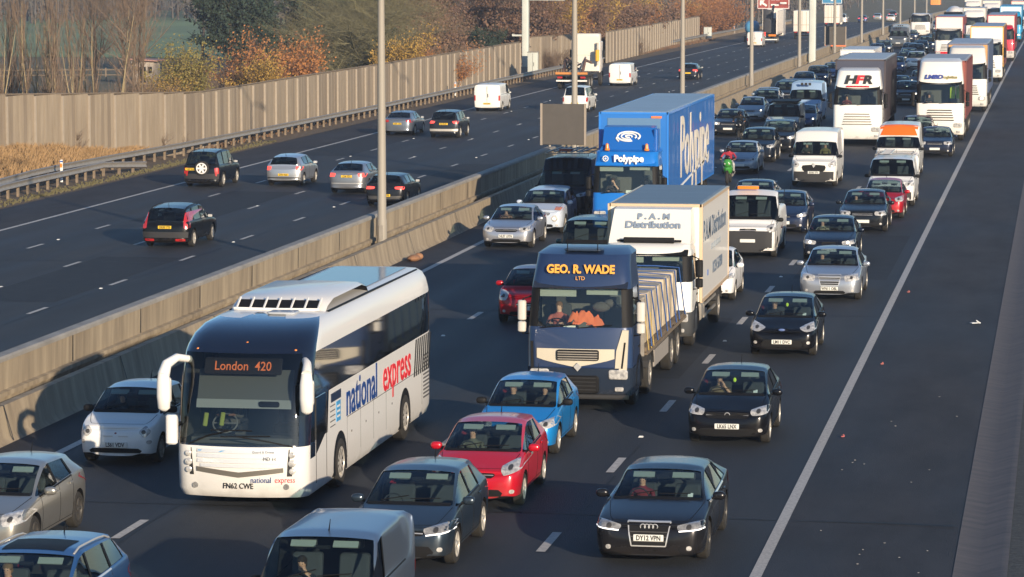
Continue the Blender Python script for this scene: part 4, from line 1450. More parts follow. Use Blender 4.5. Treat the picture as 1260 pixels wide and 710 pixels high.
# ---------------------------------------------------------------- bodies built from horizontal slices (coach, lorry cabs)
def slab(slices, tagf, nf=8, nc=4, side=(0, 1), nb=2, root=None):
    """slices: (z, yfront, halfwidth, corner radius, bow, yrear); returns bmesh-like MB with material per cell"""
    mb = MB()
    rings = []
    for (z, yf, hw, rf, bow, yr) in slices:
        pts, seg = [], []
        xs = [-(hw - rf) + 2 * (hw - rf) * i / nf for i in range(nf + 1)]
        for i, x in enumerate(xs):
            pts.append((x, yf - bow * (1 - (x / hw) ** 2), z)); seg.append(('F', i))
        seg[-1] = ('CR', 0)
        cy = yf - bow * (1 - ((hw - rf) / hw) ** 2) + rf
        for k in range(1, nc + 1):
            t = R(-90 + 90 * k / nc)
            pts.append((hw - rf + rf * math.cos(t), cy + rf * math.sin(t), z)); seg.append(('CR', k))
        seg[-1] = ('R', 0)
        y0 = cy
        for j, f in enumerate(side[1:]):
            pts.append((hw - (.06 if f == 1 else 0), y0 + (yr - y0) * f, z)); seg.append(('R', j + 1))
        seg[-1] = ('B', 0)
        for j, f in enumerate(reversed(side)):
            if f == 0:
                pts.append((-hw, y0, z)); seg.append(('CL', 0))
            else:
                pts.append((-hw + (.06 if f == 1 else 0), y0 + (yr - y0) * f, z)); seg.append(('L', len(side) - 2 - j))
        for k in range(1, nc):
            t = R(180 + 90 * k / nc)
            pts.append((-(hw - rf) + rf * math.cos(t), cy + rf * math.sin(t), z)); seg.append(('CL', k))
        rings.append((pts, seg))
    n = len(rings[0][0])
    vs = [p for pts, _ in rings for p in pts]
    mb.v = vs
    for j in range(len(rings) - 1):
        for i in range(n):
            mb.f.append((j * n + i, j * n + (i + 1) % n, (j + 1) * n + (i + 1) % n, (j + 1) * n + i))
            mb.m.append(tagf(j, *rings[j][1][i]))
    mb.f.append(tuple(reversed(range(n)))); mb.m.append(0)
    mb.f.append(tuple((len(rings) - 1) * n + k for k in range(n))); mb.m.append(tagf(len(rings) - 1, 'T', 0))
    return mb

def slab_parts(mb, root, spec, smooth=35):
    """spec: {material index: (part name, material, inset)}; indices listed together in the first entry stay one body"""
    me = bpy.data.meshes.new('shell')
    me.from_pydata(mb.v, [], mb.f)
    for k in range(8): me.materials.append(M['black'])
    me.polygons.foreach_set('material_index', mb.m)
    bm = bmesh.new(); bm.from_mesh(me)
    bmesh.ops.remove_doubles(bm, verts=bm.verts, dist=1e-4)
    bmesh.ops.recalc_face_normals(bm, faces=bm.faces)
    bm.to_mesh(me); bm.free()
    out = {}
    for keep, (name, mats, inset) in spec.items():
        pm = split_mesh(me, keep, inset)
        if len(pm.polygons) == 0: continue
        out[name] = link_part(name, pm, mats, root, smooth)
    bpy.data.meshes.remove(me)
    return out

def big_wheel(root, x, y, r=.5, w=.29, twin=False, rim='steel'):
    wheel(root, x, y, r, w, rim, 8, rimk=.60)

def cab_details(root, st):
    pass

def lorry_cab(root, col, w=2.5, z0=.36, zb=1.0, zw0=1.95, zw1=2.8, zt=3.6, depth=2.15, roofslope=.9, col2=None, bump=(60, 62, 66), visor=True, mir='black', roofcol=None, rimc='steel', wr=.5, rake=.16,
              lampz=.86, drivers=None, topw=.93, axle=1.35, vis_h=.13, lit=False, bow=.10, glassm='glassb', pillar=None, plate=None, gril=None, blind=True):
    hw = w / 2
    pm = paint(col, 0.1, .35, .35)
    pm2 = paint(col2, 0.1, .35, .35) if col2 else pm
    rcm = paint(roofcol, 0.1, .4, .0) if roofcol else pm
    bm_ = paint(bump, 0.1, .5, .7)
    rf = .22
    ys = depth
    sl = [(z0, .10, hw - .03, rf, bow, ys), (z0 + .10, .03, hw, rf, bow, ys), (zb, .0, hw, rf, bow, ys), (zb + .02, .02, hw, rf, bow, ys), (zw0 - .06, .03, hw, rf, bow, ys), (zw0, .05, hw - .01, rf, bow, ys),
          ((zw0 + zw1) / 2, .05 + rake * .45, hw - .03, rf, bow, ys), (zw1, .05 + rake, hw - .05, rf, bow, ys), (zw1 + .10, .08 + rake, hw - .06, rf, bow, ys),
          (zw1 + (zt - zw1) * .62, .10 + rake + roofslope * .18, (hw - .06) * (1 + topw) / 2, .3, bow, ys), (zw1 + (zt - zw1) * .88, .12 + rake + roofslope * .42, hw * topw, .34, bow, ys), (zt, .2 + rake + roofslope, hw * topw - .14, .4, bow * .8, ys - .1)]
    n = len(sl)
    side = (0, .10, .62, .68, 1)
    def tf(j, s, i):
        if j in (5, 6):
            if s == 'F': return 2
            if s == 'R' and i == 1: return 3
            if s == 'L' and i == 1: return 4
            if s in ('CR', 'CL'): return 1
            if s in 'RL' and i == 0: return 1
        if j <= 1 and s in ('F', 'CR', 'CL'): return 5
        if j == n - 2 or s == 'T': return 6
        if j in (0, 1) and s in 'RL' and i < 2: return 5
        return 0
    mb = slab(sl, tf, side=side)
    pil = pillar or M['black']
    parts = slab_parts(mb, root, {(0, 1, 6): ('cab', [pm, pil, M['black'], M['black'], M['black'], M['black'], rcm], 0), (2,): ('windscreen', [M[glassm]] * 3, .01), (3,): ('side_window', [M['glass']] * 4, .01), (4,): ('side_window', [M['glass']] * 5, .01),
                                   (5,): ('front_bumper', [bm_] * 6, -.015)})
    # interior
    mb = MB()
    mb.bbox(-hw + .12, hw - .12, .12, .50, zw0 - .28, zw0 - .10)
    mb.bbox(-hw + .1, hw - .1, .15, ys - .1, 1.22, 1.30)
    mb.bbox(-hw + .1, hw - .1, ys - .55, ys - .48, 1.3, zw1 + .2)
    mb.build('dashboard', mat('cab_trim', (.11, .105, .10), .8) if 'cab_trim' not in bpy.data.materials else bpy.data.materials['cab_trim'], root, smooth=0)
    for s in (-1, 1):
        MB().rbox((s * .62, 1.10, zw0 - .42), (.5, .5, .14), .05).rbox((s * .62, 1.36, zw0 + .02), (.48, .14, .75), .06, ax=1).rbox((s * .62, 1.36, zw0 + .48), (.26, .1, .18), .04, ax=1).build('seat', M['seat'], root)
    if blind:
        MB().bbox(-hw + .25, -.12, .16 + rake, .19 + rake, zw1 - .20, zw1 - .02).build('sun_blind', M['visor'], root, smooth=0)
        MB().bbox(.12, hw - .25, .16 + rake, .19 + rake, zw1 - .15, zw1 - .02).build('sun_blind', M['visor'], root, smooth=0)
    st = MB()
    st.tube([(-.62 + .22 * math.cos(2 * PI * k / 16), .55 + .14 * math.sin(2 * PI * k / 16), zw0 - .02 + .14 * math.sin(2 * PI * k / 16)) for k in range(17)], .016, 5)
    st.tube([(-.84, .55, zw0 - .02), (-.40, .55, zw0 - .02)], .014, 5)
    st.build('steering_wheel', M['black'], root)
    if visor:
        vm = M['black'] if visor is True else visor
        MB().prism([(-.14 + .07 + rake, zw1 + .02), (.12 + rake, zw1 + .16), (.12 + rake, zw1 + .08), (-.10 + .07 + rake, zw1 + .0)], -hw + .12, hw - .12, ax='X').build('visor', vm, root)
    # lamps
    for s in (-1, 1):
        l = MB()
        l.rbox((s * (hw - .30), -.045, lampz), (.44, .14, .22), .05, ax=1)
        l.build('headlight', M['lamp'], root)
        if lit: MB().ell((s * (hw - .30), -.12, lampz), (.09, .03, .08)).build('lit_lamp', M['bulb'], root)
        MB().rbox((s * (hw - .28), -.03, z0 + .16), (.2, .10, .10), .03, ax=1).build('fog_lamp', M['lamp'], root)
    # wipers
    wp = MB()
    for x0, x1 in ((-.9, -.1), (-.05, .75)): wp.tube([(x0, -.055, zw0 - .02), (x1, -.03 - .0, zw0 + .06)], .013, 4)
    wp.build('wiper', M['black'], root)
    # mirrors
    for s in (-1, 1):
        mm = M['black'] if mir == 'black' else (pm if mir == 'paint' else mir)
        a = MB().rbox((s * (hw + .17), .30, zw0 + .34), (.20, .16, .46), .07).build('wing_mirror', mm, root)
        b = MB().rbox((s * (hw + .17), .30, zw0 - .04), (.20, .16, .24), .07).build('wing_mirror', mm, root)
        MB().tube([(s * (hw - .03), .42, zw0 + .66), (s * (hw + .15), .34, zw0 + .60), (s * (hw + .15), .34, zw0 - .20), (s * (hw - .02), .40, zw0 - .22)], .022, 6).build('mirror_arm', M['black'], a)
        MB().rbox((s * (hw + .17), .385, zw0 + .34), (.16, .012, .40), .03, ax=1).build('mirror_glass', M['chrome'], a)
    # door, steps, handle, wheel arch
    for s in (-1, 1):
        d = MB()
        for y in (.34, 1.46): d.bbox(min(s * (hw - .01), s * (hw + .004)), max(s * (hw - .01), s * (hw + .004)), y, y + .02, 1.1, zw0 - .02)
        d.build('door_seam', M['black'], root, smooth=0)
        MB().bbox(min(s * hw, s * (hw + .02)), max(s * hw, s * (hw + .02)), 1.2, 1.4, 1.35, 1.40).build('door_handle', M['black'], root, smooth=0)
        MB().bbox(min(s * (hw - .3), s * (hw + .006)), max(s * (hw - .3), s * (hw + .006)), .35, .75, .45, .52).bbox(min(s * (hw - .3), s * (hw + .006)), max(s * (hw - .3), s * (hw + .006)), .35, .75, .78, .84).build('step', M['steel'], root, smooth=0)
        ar = MB()
        pr = [(axle + (wr + .16) * math.cos(t), wr + .02 + (wr + .16) * math.sin(t)) for t in [PI * k / 12 for k in range(13)]] + [(axle + (wr + .05) * math.cos(t), wr + .02 + (wr + .05) * math.sin(t)) for t in [PI * k / 12 for k in range(12, -1, -1)]]
        ar.prism(pr, min(s * (hw - .36), s * (hw + .02)), max(s * (hw - .36), s * (hw + .02)), ax='X')
        ar.build('wheel_arch', M['black'], root, smooth=0)
        big_wheel(root, s * (hw - .19), axle, wr, rim=rimc)
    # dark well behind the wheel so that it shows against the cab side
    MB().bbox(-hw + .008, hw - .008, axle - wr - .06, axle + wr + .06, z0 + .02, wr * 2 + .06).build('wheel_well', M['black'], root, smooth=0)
    if plate:
        po = MB().rbox((0, 0, 0), (.52, .02, .115), .015, ax=1).build('number_plate', M['platew'], root); po.location = (0, -bow - .02, z0 + .20)
        text(po, 'registration', plate, .118, (0, -.012, -.004), M['ink'], 'F', sx=.8, bold=.003, ext=.002)
    return parts, pm

def chassis(root, y0, y1, axles, hw=1.25, z=.95, wr=.5, guard=True):
    MB().bbox(-.45, -.33, y0, y1, z - .22, z).bbox(.33, .45, y0, y1, z - .22, z).build('chassis', M['black'], root, smooth=0)
    for y in axles:
        for s in (-1, 1): big_wheel(root, s * (hw - .17), y, wr)
        MB().tube([(-hw + .3, y, wr), (hw - .3, y, wr)], .09, 8).build('axle', M['black'], root)
        for s in (-1, 1):
            g = MB()
            pr = [(y + (wr + .12) * math.cos(t), wr + .03 + (wr + .12) * math.sin(t)) for t in [PI * (.08 + .84 * k / 10) for k in range(11)]]
            pr += [(y + (wr + .09) * math.cos(t), wr + .03 + (wr + .09) * math.sin(t)) for t in [PI * (.08 + .84 * k / 10) for k in range(10, -1, -1)]]
            g.prism(pr, min(s * (hw - .34), s * hw), max(s * (hw - .34), s * hw), ax='X')
            g.build('mudguard', M['dgrey'], root, smooth=0)

def box_body(root, y0, y1, z0, z1, w=2.55, front=(225, 220, 210), side=(220, 215, 205), roof=(150, 155, 160), edge=(170, 140, 110), ripple=False, name='box_body'):
    """box or curtain-sided body: front wall, sides, roof and edge frame as parts"""
    hw = w / 2
    fm, sm, rm, em = [paint(c, 0, .55, 0, two=True) for c in (front, side, roof, edge)]
    b = MB().bbox(-hw, hw, y0, y1, z0, z1 - .03).build(name, fm, root, smooth=0)
    MB().add([(-hw, y0 - .01, z1 - .028), (hw, y0 - .01, z1 - .028), (hw, y1, z1 - .028), (-hw, y1, z1 - .028), (-hw + .1, y0 + .06, z1 + .02), (hw - .1, y0 + .06, z1 + .02), (hw - .1, y1 - .06, z1 + .02), (-hw + .1, y1 - .06, z1 + .02)],
             [(0, 1, 5, 4), (1, 2, 6, 5), (2, 3, 7, 6), (3, 0, 4, 7), (4, 5, 6, 7)]).build('roof', mat('lorry_roof', lin(*roof), .45, noise=(1.2, .25), stretch=(.4, 1, 1)), root, smooth=0)
    for s in (-1, 1):
        mb = MB()
        n = int((y1 - y0) / (.12 if ripple else 1.2))
        vs = []
        rnd = random.Random(int(y0 * 10) + 7)
        for k in range(n + 1):
            y = y0 + .06 + (y1 - y0 - .12) * k / n
            r_ = (.022 * math.sin(k * 1.9) + rnd.uniform(0, .012)) if ripple else 0
            for z in (z0 + .06, (z0 + z1) / 2, z1 - .10): vs.append((s * (hw + .012 + max(0, r_ + .02 if ripple else 0)), y, z))
        fs = []
        for k in range(n):
            for j in range(2): fs.append((k * 3 + j, (k + 1) * 3 + j, (k + 1) * 3 + j + 1, k * 3 + j + 1))
        mb.add(vs, fs)
        o = mb.build('side_curtain' if ripple else 'side_panel', sm, root, smooth=60)
    fr = MB()
    for s in (-1, 1):
        for y in (y0, y1): fr.bbox(min(s * hw - .05, s * hw + .03), max(s * hw - .05, s * hw + .03) , y - .02, y + .05, z0, z1)
        fr.bbox(s * hw - .03, s * hw + .03, y0, y1, z1 - .08, z1 + .0)
        fr.bbox(s * hw - .03, s * hw + .03, y0, y1, z0 - .03, z0 + .07)
    fr.bbox(-hw, hw, y0 - .02, y0 + .03, z1 - .08, z1)
    fr.build('edge_frame', em, root, smooth=0)
    return b

def rear_lamps(root, y, hw, z=.9, facing=1):
    for s in (-1, 1): MB().rbox((s * (hw - .3), y, z), (.4, .05, .14), .02, ax=1).build('tail_light', M['tail'], root)

# ================================================================ the coach
def coach(loc):
    t = empty('coach', loc)
    tag(t, 'white coach with dark curved front roof and large white hanging mirrors', 'coach')
    hw, L = 1.275, 12.7
    wm = paint((222, 220, 216), 0, .4, .3); nv = mat('coach_navy', lin(18, 26, 44), .25, coat=1)
    gd = mat('coach_dark_glass', (0.010, 0.013, 0.018), .04, spec=1.0, coat=1)
    sl = [(.24, .20, hw - .05, .30, .22, L), (.38, .12, hw, .34, .25, L), (.95, .06, hw, .36, .26, L), (1.22, .07, hw, .38, .27, L), (1.25, .08, hw, .38, .27, L), (1.72, .15, hw, .40, .26, L), (2.05, .21, hw, .40, .25, L), (2.45, .33, hw, .42, .24, L), (2.93, .56, hw - .01, .44, .23, L),
          (3.05, .70, hw - .03, .46, .22, L), (3.22, .98, hw - .07, .50, .20, L - .03), (3.36, 1.40, hw - .15, .52, .15, L - .06), (3.44, 1.95, hw - .28, .55, .10, L - .12), (3.475, 2.7, hw - .5, .5, .05, L - .3)]
    fr = [0, .035, .12, .14, .28, .29, .43, .44, .58, .59, .73, .74, .88, .89, .965, 1]
    def tf(j, s, i):
        z = sl[j][0]
        if s in ('F', 'CL', 'CR'):
            if 4 <= j <= 7 and (s == 'F' or (s == 'CR' and i < 2) or (s == 'CL' and i >= 2)): return 2
            if 4 <= j <= 7: return 1
            if j == 3: return 1
            if 8 <= j <= 11: return 1
            if j >= 12: return 0 if s != 'F' else 1
        if s in 'RL' and 6 <= j <= 7:
            return 3 if s == 'R' else 4
        if s in 'RL' and j in (4, 5) and i in (0, 1): return 3 if s == 'R' else 4
        if s in 'RL' and j in (2, 3) and i == 0: return 1
        return 0
    mb = slab(sl, tf, nf=14, nc=5, side=fr)
    slab_parts(mb, t, {(0, 1): ('body', [wm, nv], 0), (2,): ('windscreen', [glass('coach_windscreen', (.42, .47, .47))] * 3, .01), (3,): ('side_window', [gd] * 4, .008), (4,): ('side_window', [gd] * 5, .008)}, smooth=40)
    # interior: dash, blind, driver floor, seats, hi-vis jackets are things of their own
    MB().bbox(-1.05, 1.05, .35, .75, .95, 1.32).bbox(-1.1, 1.1, .3, 2.8, .88, .95).bbox(-1.12, 1.12, 2.75, 2.82, .95, 3.2).build('dashboard', mat('coach_trim', (.16, .155, .15), .8), t, smooth=0)
    MB().bbox(-1.12, 1.12, .06, .07, 1.05, 1.25).build('lower_screen_band', M['dgrey'], t, smooth=0)
    bl = MB()
    bl.prism([(.30, 1.98), (.56, 2.60), (.58, 2.60), (.32, 1.98)], -.92, .92, ax='X')
    bl.build('blind', mat('grey_blind', (.20, .20, .19), .8), t, smooth=0)
    bl = MB().prism([(.235, 1.90), (.285, 2.06), (.30, 2.06), (.25, 1.90)], -.92, .92, ax='X').build('blind_hem', mat('pale_blind', (.52, .54, .53), .8), t, smooth=0)
    MB().rbox((.50, .225, 1.985), (.40, .02, .11), .04, ax=1).build('mirror', M['black'], t)
    ds = MB().rbox((-.02, .335, 2.69), (1.50, .04, .30), .03, ax=1)
    ds.v = [(a, b + (c - 2.69) * .42, c) for a, b, c in ds.v]
    db = ds.build('destination_display', mat('display_black', (.035, .028, .026), .5), t)
    led = mat('amber_leds', (.9, .25, .08), .5, emit=(1.0, .20, .06, .55))
    text(db, 'destination', 'London  420', .25, (-.02, .300, 2.69), led, (R(90 + 0) - math.atan(.42), 0, 0), sx=.86, bold=.001, ext=.004)
    for x in (-.55, .55): MB().rbox((x, 1.6, 1.35), (.5, .5, .16), .05).rbox((x, 1.85, 1.75), (.48, .13, .8), .05, ax=1).build('seat', M['seat'], t)
    st = MB()
    st.tube([(-.55 + .24 * math.cos(2 * PI * k / 18), 1.0 + .12 * math.sin(2 * PI * k / 18), 1.50 + .17 * math.sin(2 * PI * k / 18)) for k in range(19)], .017, 5)
    st.tube([(-.79, 1.0, 1.5), (-.31, 1.0, 1.5)], .015, 5)
    st.build('steering_wheel', mat('grey_wheel', (.3, .3, .31), .5), t)
    # front: lamps, grille, bars, lettering
    def yf(x, z):     # front surface
        for a, b in zip(sl, sl[1:]):
            if a[0] <= z <= b[0]:
                k = (z - a[0]) / (b[0] - a[0]); y = a[1] + (b[1] - a[1]) * k; bw = a[4] + (b[4] - a[4]) * k; h = a[2] + (b[2] - a[2]) * k
                return y - bw * (1 - (x / h) ** 2)
    for s in (-1, 1):
        mb = MB()
        vs = []
        for j in range(5):
            for i in range(3):
                z = .66 + .52 * j / 4; x = s * (.90 + .10 * (j / 4) * .4 + .17 * i / 2)
                vs.append((x, yf(min(abs(x), 1.05) * s, z) - .012 + max(0, abs(x) - 1.0) * .5, z))
        mb.add(vs, [(j * 3 + i, j * 3 + i + 1, j * 3 + i + 4, j * 3 + i + 3) for j in range(4) for i in range(2)])
        c = mb.build('lamp_cluster', M['dgrey'], t)
        for z, r in ((.76, .062), (.91, .072), (1.07, .062)):
            x = s * 1.0
            MB().lathe([(0, r), (-.035, r * .95), (-.05, r * .5)], (x, yf(x, z) - .01, z), 'Y', 16).build('lamp', M['lamp'], c)
        x = s * .88
        MB().lathe([(0, .06), (-.02, .055)], (x, yf(x, .46) - .005, .46), 'Y', 14).build('fog_lamp', M['lampd'], t)
    pm = MB()
    for (z, h) in ((1.14, .085), (1.045, .085), (.95, .085), (.86, .075)):
        vs = []
        n = 14
        a = .82 if z > .9 else .76
        for i in range(n + 1):
            x = -a + 2 * a * i / n
            for zz in (z - h / 2 + .006, z + h / 2 - .006): vs.append((x, yf(x, zz) - (.02 if zz > z else .03), zz))
        pm.add(vs, [(2 * i, 2 * i + 2, 2 * i + 3, 2 * i + 1) for i in range(n)])
    pm.build('grille', paint((205, 208, 212), .1, .35, 0, two=True), t, smooth=0)
    vs = []
    for i in range(15):
        x = -.84 + 1.68 * i / 14
        dz = -.10 * (1 - abs(x) / .84)
        for z in (.74 + dz, .79 + dz, .83 + dz * .9): vs.append((x, yf(x, z) - .028, z))
    MB().add(vs, [(3 * i + j, 3 * i + 3 + j, 3 * i + 4 + j, 3 * i + 1 + j) for i in range(14) for j in range(2)]).build('chrome_bar', mat('satin_chrome', (.36, .33, .28), .35, .7), t, smooth=60)
    grn = mat('coach_grey_text', (.12, .13, .15), .5)
    blu = mat('coach_blue', lin(22, 62, 128), .4); red = mat('coach_red', lin(214, 40, 52), .4); pbl = mat('coach_sky', lin(70, 150, 200), .4)
    text(t, 'registration', 'FN62 CWE', .145, (-.02, yf(0, .47) - .012, .47), M['ink'], 'F', sx=.85, bold=.002)
    f1 = text(t, 'operator_name', 'national', .155, (.42, yf(.42, .58) - .02, .59), blu, (R(90), 0, R(7)), sx=.8, bold=-.001)
    f2 = text(t, 'operator_name', 'express', .155, (.86, yf(.86, .58) - .012, .59), red, (R(90), 0, R(14)), sx=.8, bold=-.001)
    text(t, 'fleet_code', 'MD 11', .10, (.60, yf(.6, 1.0) - .035, 1.0), grn, (R(90), 0, R(10)), sx=.9)
    text(t, 'small_lettering', 'Guard & Driver', .06, (.48, yf(.48, 1.13) - .03, 1.13), grn, (R(90), 0, R(8)), sx=1.1)
    text(t, 'small_lettering', 'Caetano', .075, (-.5, yf(-.5, 1.13) - .03, 1.13), pbl, (R(90), 0, R(-8)), sx=1.2) if False else None
    MB().add([(-.80, yf(-.8, 1.13) - .03, 1.13), (-.35, yf(-.35, 1.12) - .03, 1.12), (-.25, yf(-.25, 1.15) - .03, 1.15), (-.8, yf(-.8, 1.15) - .03, 1.15)], [(0, 1, 2, 3)]).build('blue_flash', pbl, t, smooth=0)
    # wipers
    wp = MB()
    wp.tube([(-1.0, yf(-1.0, 1.26) - .02, 1.24), (-.62, yf(-.62, 1.42) - .03, 1.42), (-.2, yf(-.2, 1.55) - .03, 1.52)], .014, 5)
    wp.tube([(-.55, yf(-.55, 1.56) - .035, 1.53), (.25, yf(.25, 1.56) - .035, 1.53)], .012, 5)
    wp.tube([(1.02, yf(1.0, 1.26) - .02, 1.22), (.55, yf(.55, 1.33) - .03, 1.33), (-.05, yf(-.05, 1.42) - .03, 1.42)], .014, 5)
    wp.tube([(-.35, yf(-.35, 1.42) - .035, 1.41), (.6, yf(.6, 1.42) - .035, 1.43)], .012, 5)
    wp.build('wiper', M['black'], t)
    # mirrors: big hanging arms
    for s in (-1, 1):
        arm = [(s * 1.12, .55, 2.78), (s * 1.30, .25, 2.84), (s * 1.42, -.02, 2.74), (s * 1.46, -.10, 2.55)] if s < 0 else [(1.15, .45, 2.80), (1.27, .10, 2.78), (1.30, -.08, 2.62)]
        x = s * 1.46 if s < 0 else 1.30
        y = -.10
        a = MB()
        a.tube(arm, [.07, .08, .10, .12], 10)
        pts = [(x, y, 2.62), (x, y - .02, 2.42), (x, y - .02, 2.15), (x, y, 1.92), (x, y, 1.86)]
        m0 = len(a.v)
        a.tube(pts, [.10, .13, .135, .12, .05], 14)
        a.v[m0:] = [(x + (q[0] - x) * 1.0, y + (q[1] - y) * .75, q[2]) for q in a.v[m0:]]
        o = a.build('wing_mirror', wm, t, smooth=60)
        MB().rbox((x, y + .115, 2.25), (.24, .02, .5), .06, ax=1).build('mirror_glass', M['chrome'], o)
        if s < 0:
            o = MB().rbox((-1.34, .0, 1.50), (.23, .18, .56), .08).build('wing_mirror', wm, t)
            MB().tube([(-1.2, .3, 1.60), (-1.32, .05, 1.55)], .04, 6).build('mirror_arm', M['black'], o)
            MB().rbox((-1.34, .11, 1.50), (.2, .02, .5), .06, ax=1).build('mirror_glass', M['chrome'], o)
    # right flank: door, lettering, stripes, vents, wheel arches
    x = hw + .006
    MB().bbox(hw - .01, x, .78, .80, .42, 2.05).bbox(hw - .01, x, 1.70, 1.72, .42, 2.05).build('door_seam', M['dgrey'], t, smooth=0)
    MB().prism([(.80, .98), (1.66, 1.30), (1.66, 2.05), (.80, 2.05)], hw - .01, x + .002, ax='X').build('door_glass', gd, t, smooth=0)
    text(t, 'operator_name', 'national', 1.0, (x, 5.05, 1.64), blu, 'R', sx=.98, bold=.012)
    text(t, 'operator_name', 'express', 1.0, (x, 8.70, 1.64), red, 'R', sx=.98, bold=.012)
    st = MB()
    for k in range(8):
        y = 10.55 + k * .235
        st.prism([(y, 1.22), (y + .11, 1.22), (y + .35, 2.02), (y + .24, 2.02)], hw, x + .004, ax='X')
    st.build('stripes', M['ink'], t, smooth=0)
    st = MB()
    for k in range(4):
        y = 10.9 + k * .33
        st.add([(hw + .003, y, 2.84), (hw + .003, y + .11, 2.84), (hw - .03, y + .2, 3.05), (hw - .03, y + .09, 3.05), (hw - .09, y + .24, 3.24), (hw - .09, y + .13, 3.24)], [(0, 1, 2, 3), (3, 2, 4, 5)])
    st.build('stripes', M['ink'], t, smooth=0)
    MB().bbox(hw, x + .003, 2.12, 3.02, 1.78, 1.95).build('navy_flash', mat('coach_flash', lin(25, 36, 62), .4), t, smooth=0)
    MB().bbox(hw, x + .003, 2.60, 2.98, 1.34, 1.74).build('emblem', pbl, t, smooth=0)
    for k in range(3): MB().bbox(hw, x + .006, 2.66, 2.92, 1.42 + k * .1, 1.46 + k * .1).build('emblem_bar', M['white'], t, smooth=0)
    v = MB()
    for k in range(5): v.bbox(hw, x, 2.05, 2.5, 1.30 + k * .1, 1.32 + k * .1)
    for k in range(12): v.bbox(hw, x + .004, 11.65, 12.35, .62 + k * .085, .655 + k * .085)
    for (a, b, z0, z1) in ((3.6, 3.615, .5, 1.3), (4.9, 4.915, .5, 1.3), (6.2, 6.215, .5, 1.3), (7.5, 7.515, .5, 1.3), (11.5, 11.515, .5, 1.3), (3.6, 11.5, 1.295, 1.31)): v.bbox(hw, hw + .003, a, b, z0, z1)
    for y in (4.0, 5.4, 6.7, 8.1): v.bbox(hw, hw + .01, y, y + .05, .95, .99)
    v.build('panel_line', mat('panel_shadow_gap', (.10, .10, .10), .6), t, smooth=0)
    for s in (-1, 1):
        for y in (2.95, 9.55):
            ar = MB()
            n = 14
            rr = .62
            pr = [(y + rr * math.cos(PI * k / n), .50 + rr * math.sin(PI * k / n)) for k in range(n + 1)]
            ar.prism([(y - rr, .29)] [:0] + pr + [(y - rr, .292), (y + rr, .292)], min(s * (hw - .3), s * (hw + .004)), max(s * (hw - .3), s * (hw + .004)), ax='X')
            ar.build('wheel_arch', M['black'], t, smooth=0)
            wheel(t, s * (hw - .115), y, .50, .28, 'alloy', 10, rimk=.62)
    # roof: pod with slatted front, hatch, navy band
    pod = MB()
    pr = [(3.1, 3.47), (3.35, 3.60), (3.9, 3.70), (6.6, 3.70), (7.1, 3.62), (7.3, 3.47)]
    vs = []
    n = len(pr)
    for x_, dz in ((-.95, -.06), (-.86, 0), (0, .02), (.86, 0), (.95, -.06)):
        for (y, z) in pr: vs.append((x_, y, z + dz if z > 3.5 else z - .05))
    pod.add(vs, [(i * n + j, i * n + j + 1, (i + 1) * n + j + 1, (i + 1) * n + j) for i in range(4) for j in range(n - 1)])
    po = pod.build('roof_pod', wm, t, smooth=50, fix=True)
    g = MB()
    g.prism([(3.08, 3.50), (3.36, 3.645), (3.40, 3.62), (3.12, 3.47)], -.82, .82, ax='X')
    g.build('vent', M['black'], po, smooth=0)
    for k in range(7):
        x_ = -.82 + 1.64 * k / 6
        MB().tube([(x_, 3.04, 3.50), (x_, 3.40, 3.68)], .022, 5).build('slat', wm, po)
    MB().tube([(-.86, 3.0, 3.50), (0, 2.92, 3.50), (.86, 3.0, 3.50)], .03, 6).build('slat', wm, po)
    MB().rbox((.25, 2.55, 3.485), (.55, .5, .05), .05).build('roof_hatch', paint((175, 180, 186), 0, .4, 0), t)
    MB().bbox(-.80, .80, 7.6, 12.1, 3.474, 3.49).build('roof_panel', mat('roof_navy', lin(40, 62, 98), .35, coat=.6), t, smooth=0)
    for s in (-1, 1): MB().tube([(s * .98, 3.2, 3.44), (s * 1.0, 8, 3.44), (s * 1.0, 12.3, 3.42)], .03, 5).build('gutter', M['black'], t)
    for x_, z in ((-.95, 2.98), (.95, 2.98), (0, 3.1)): MB().ell((x_, yf(x_ * .9, z) + .04, z), (.03, .03, .03)).build('marker_lamp', M['amber'], t)
    return t
# ================================================================ vehicles
def local(root, x, y, z):
    c, s = math.cos(root.rotation_euler.z), math.sin(root.rotation_euler.z)
    return (root.location.x + c * x - s * y, root.location.y + s * x + c * y, root.location.z + z)
def driver(root, shirt, label, pose='drive', side=-1, hair=(40, 28, 20), skin='skin', dz=0, sc=.92, dy=0, cap=None, turn=0):
    p = BV[root.name][1]
    W = p['w'] / 2 * .86
    return person(local(root, side * W * .47, p['yB'] - .28 + dy, .53 + dz), root.rotation_euler.z + turn, pose, shirt, label, hair=hair, skin=skin, sc=sc, cap=cap)
def sticker(root, x, z, col='paper', sz=.09):
    """a small permit behind the windscreen"""
    p = BV[root.name][1]
    k = .18
    y = p['yc'] + (p['yw'] - p['yc']) * k
    MB().box((x, y, p['zh'] + (p['H'] - p['zh']) * k - .02), (sz, .008, sz), rx=-R(55)).build('permit', M[col], root, smooth=0)
def ring_badge(root, pts, r, mt='chrome', name='badge'):
    bvh = BV[root.name][0]
    mb = MB()
    for (x, z) in pts:
        h = bvh.ray_cast(Vector((x, -4, z)), Vector((0, 1, 0)))[0]
        if h: mb.tube([(h.x + r * math.cos(2 * PI * k / 12), h.y - .022, h.z + r * math.sin(2 * PI * k / 12)) for k in range(13)], .009, 4)
    mb.build(name, M[mt], root)
LX = [-7.0, -10.75, -14.9, -18.9]

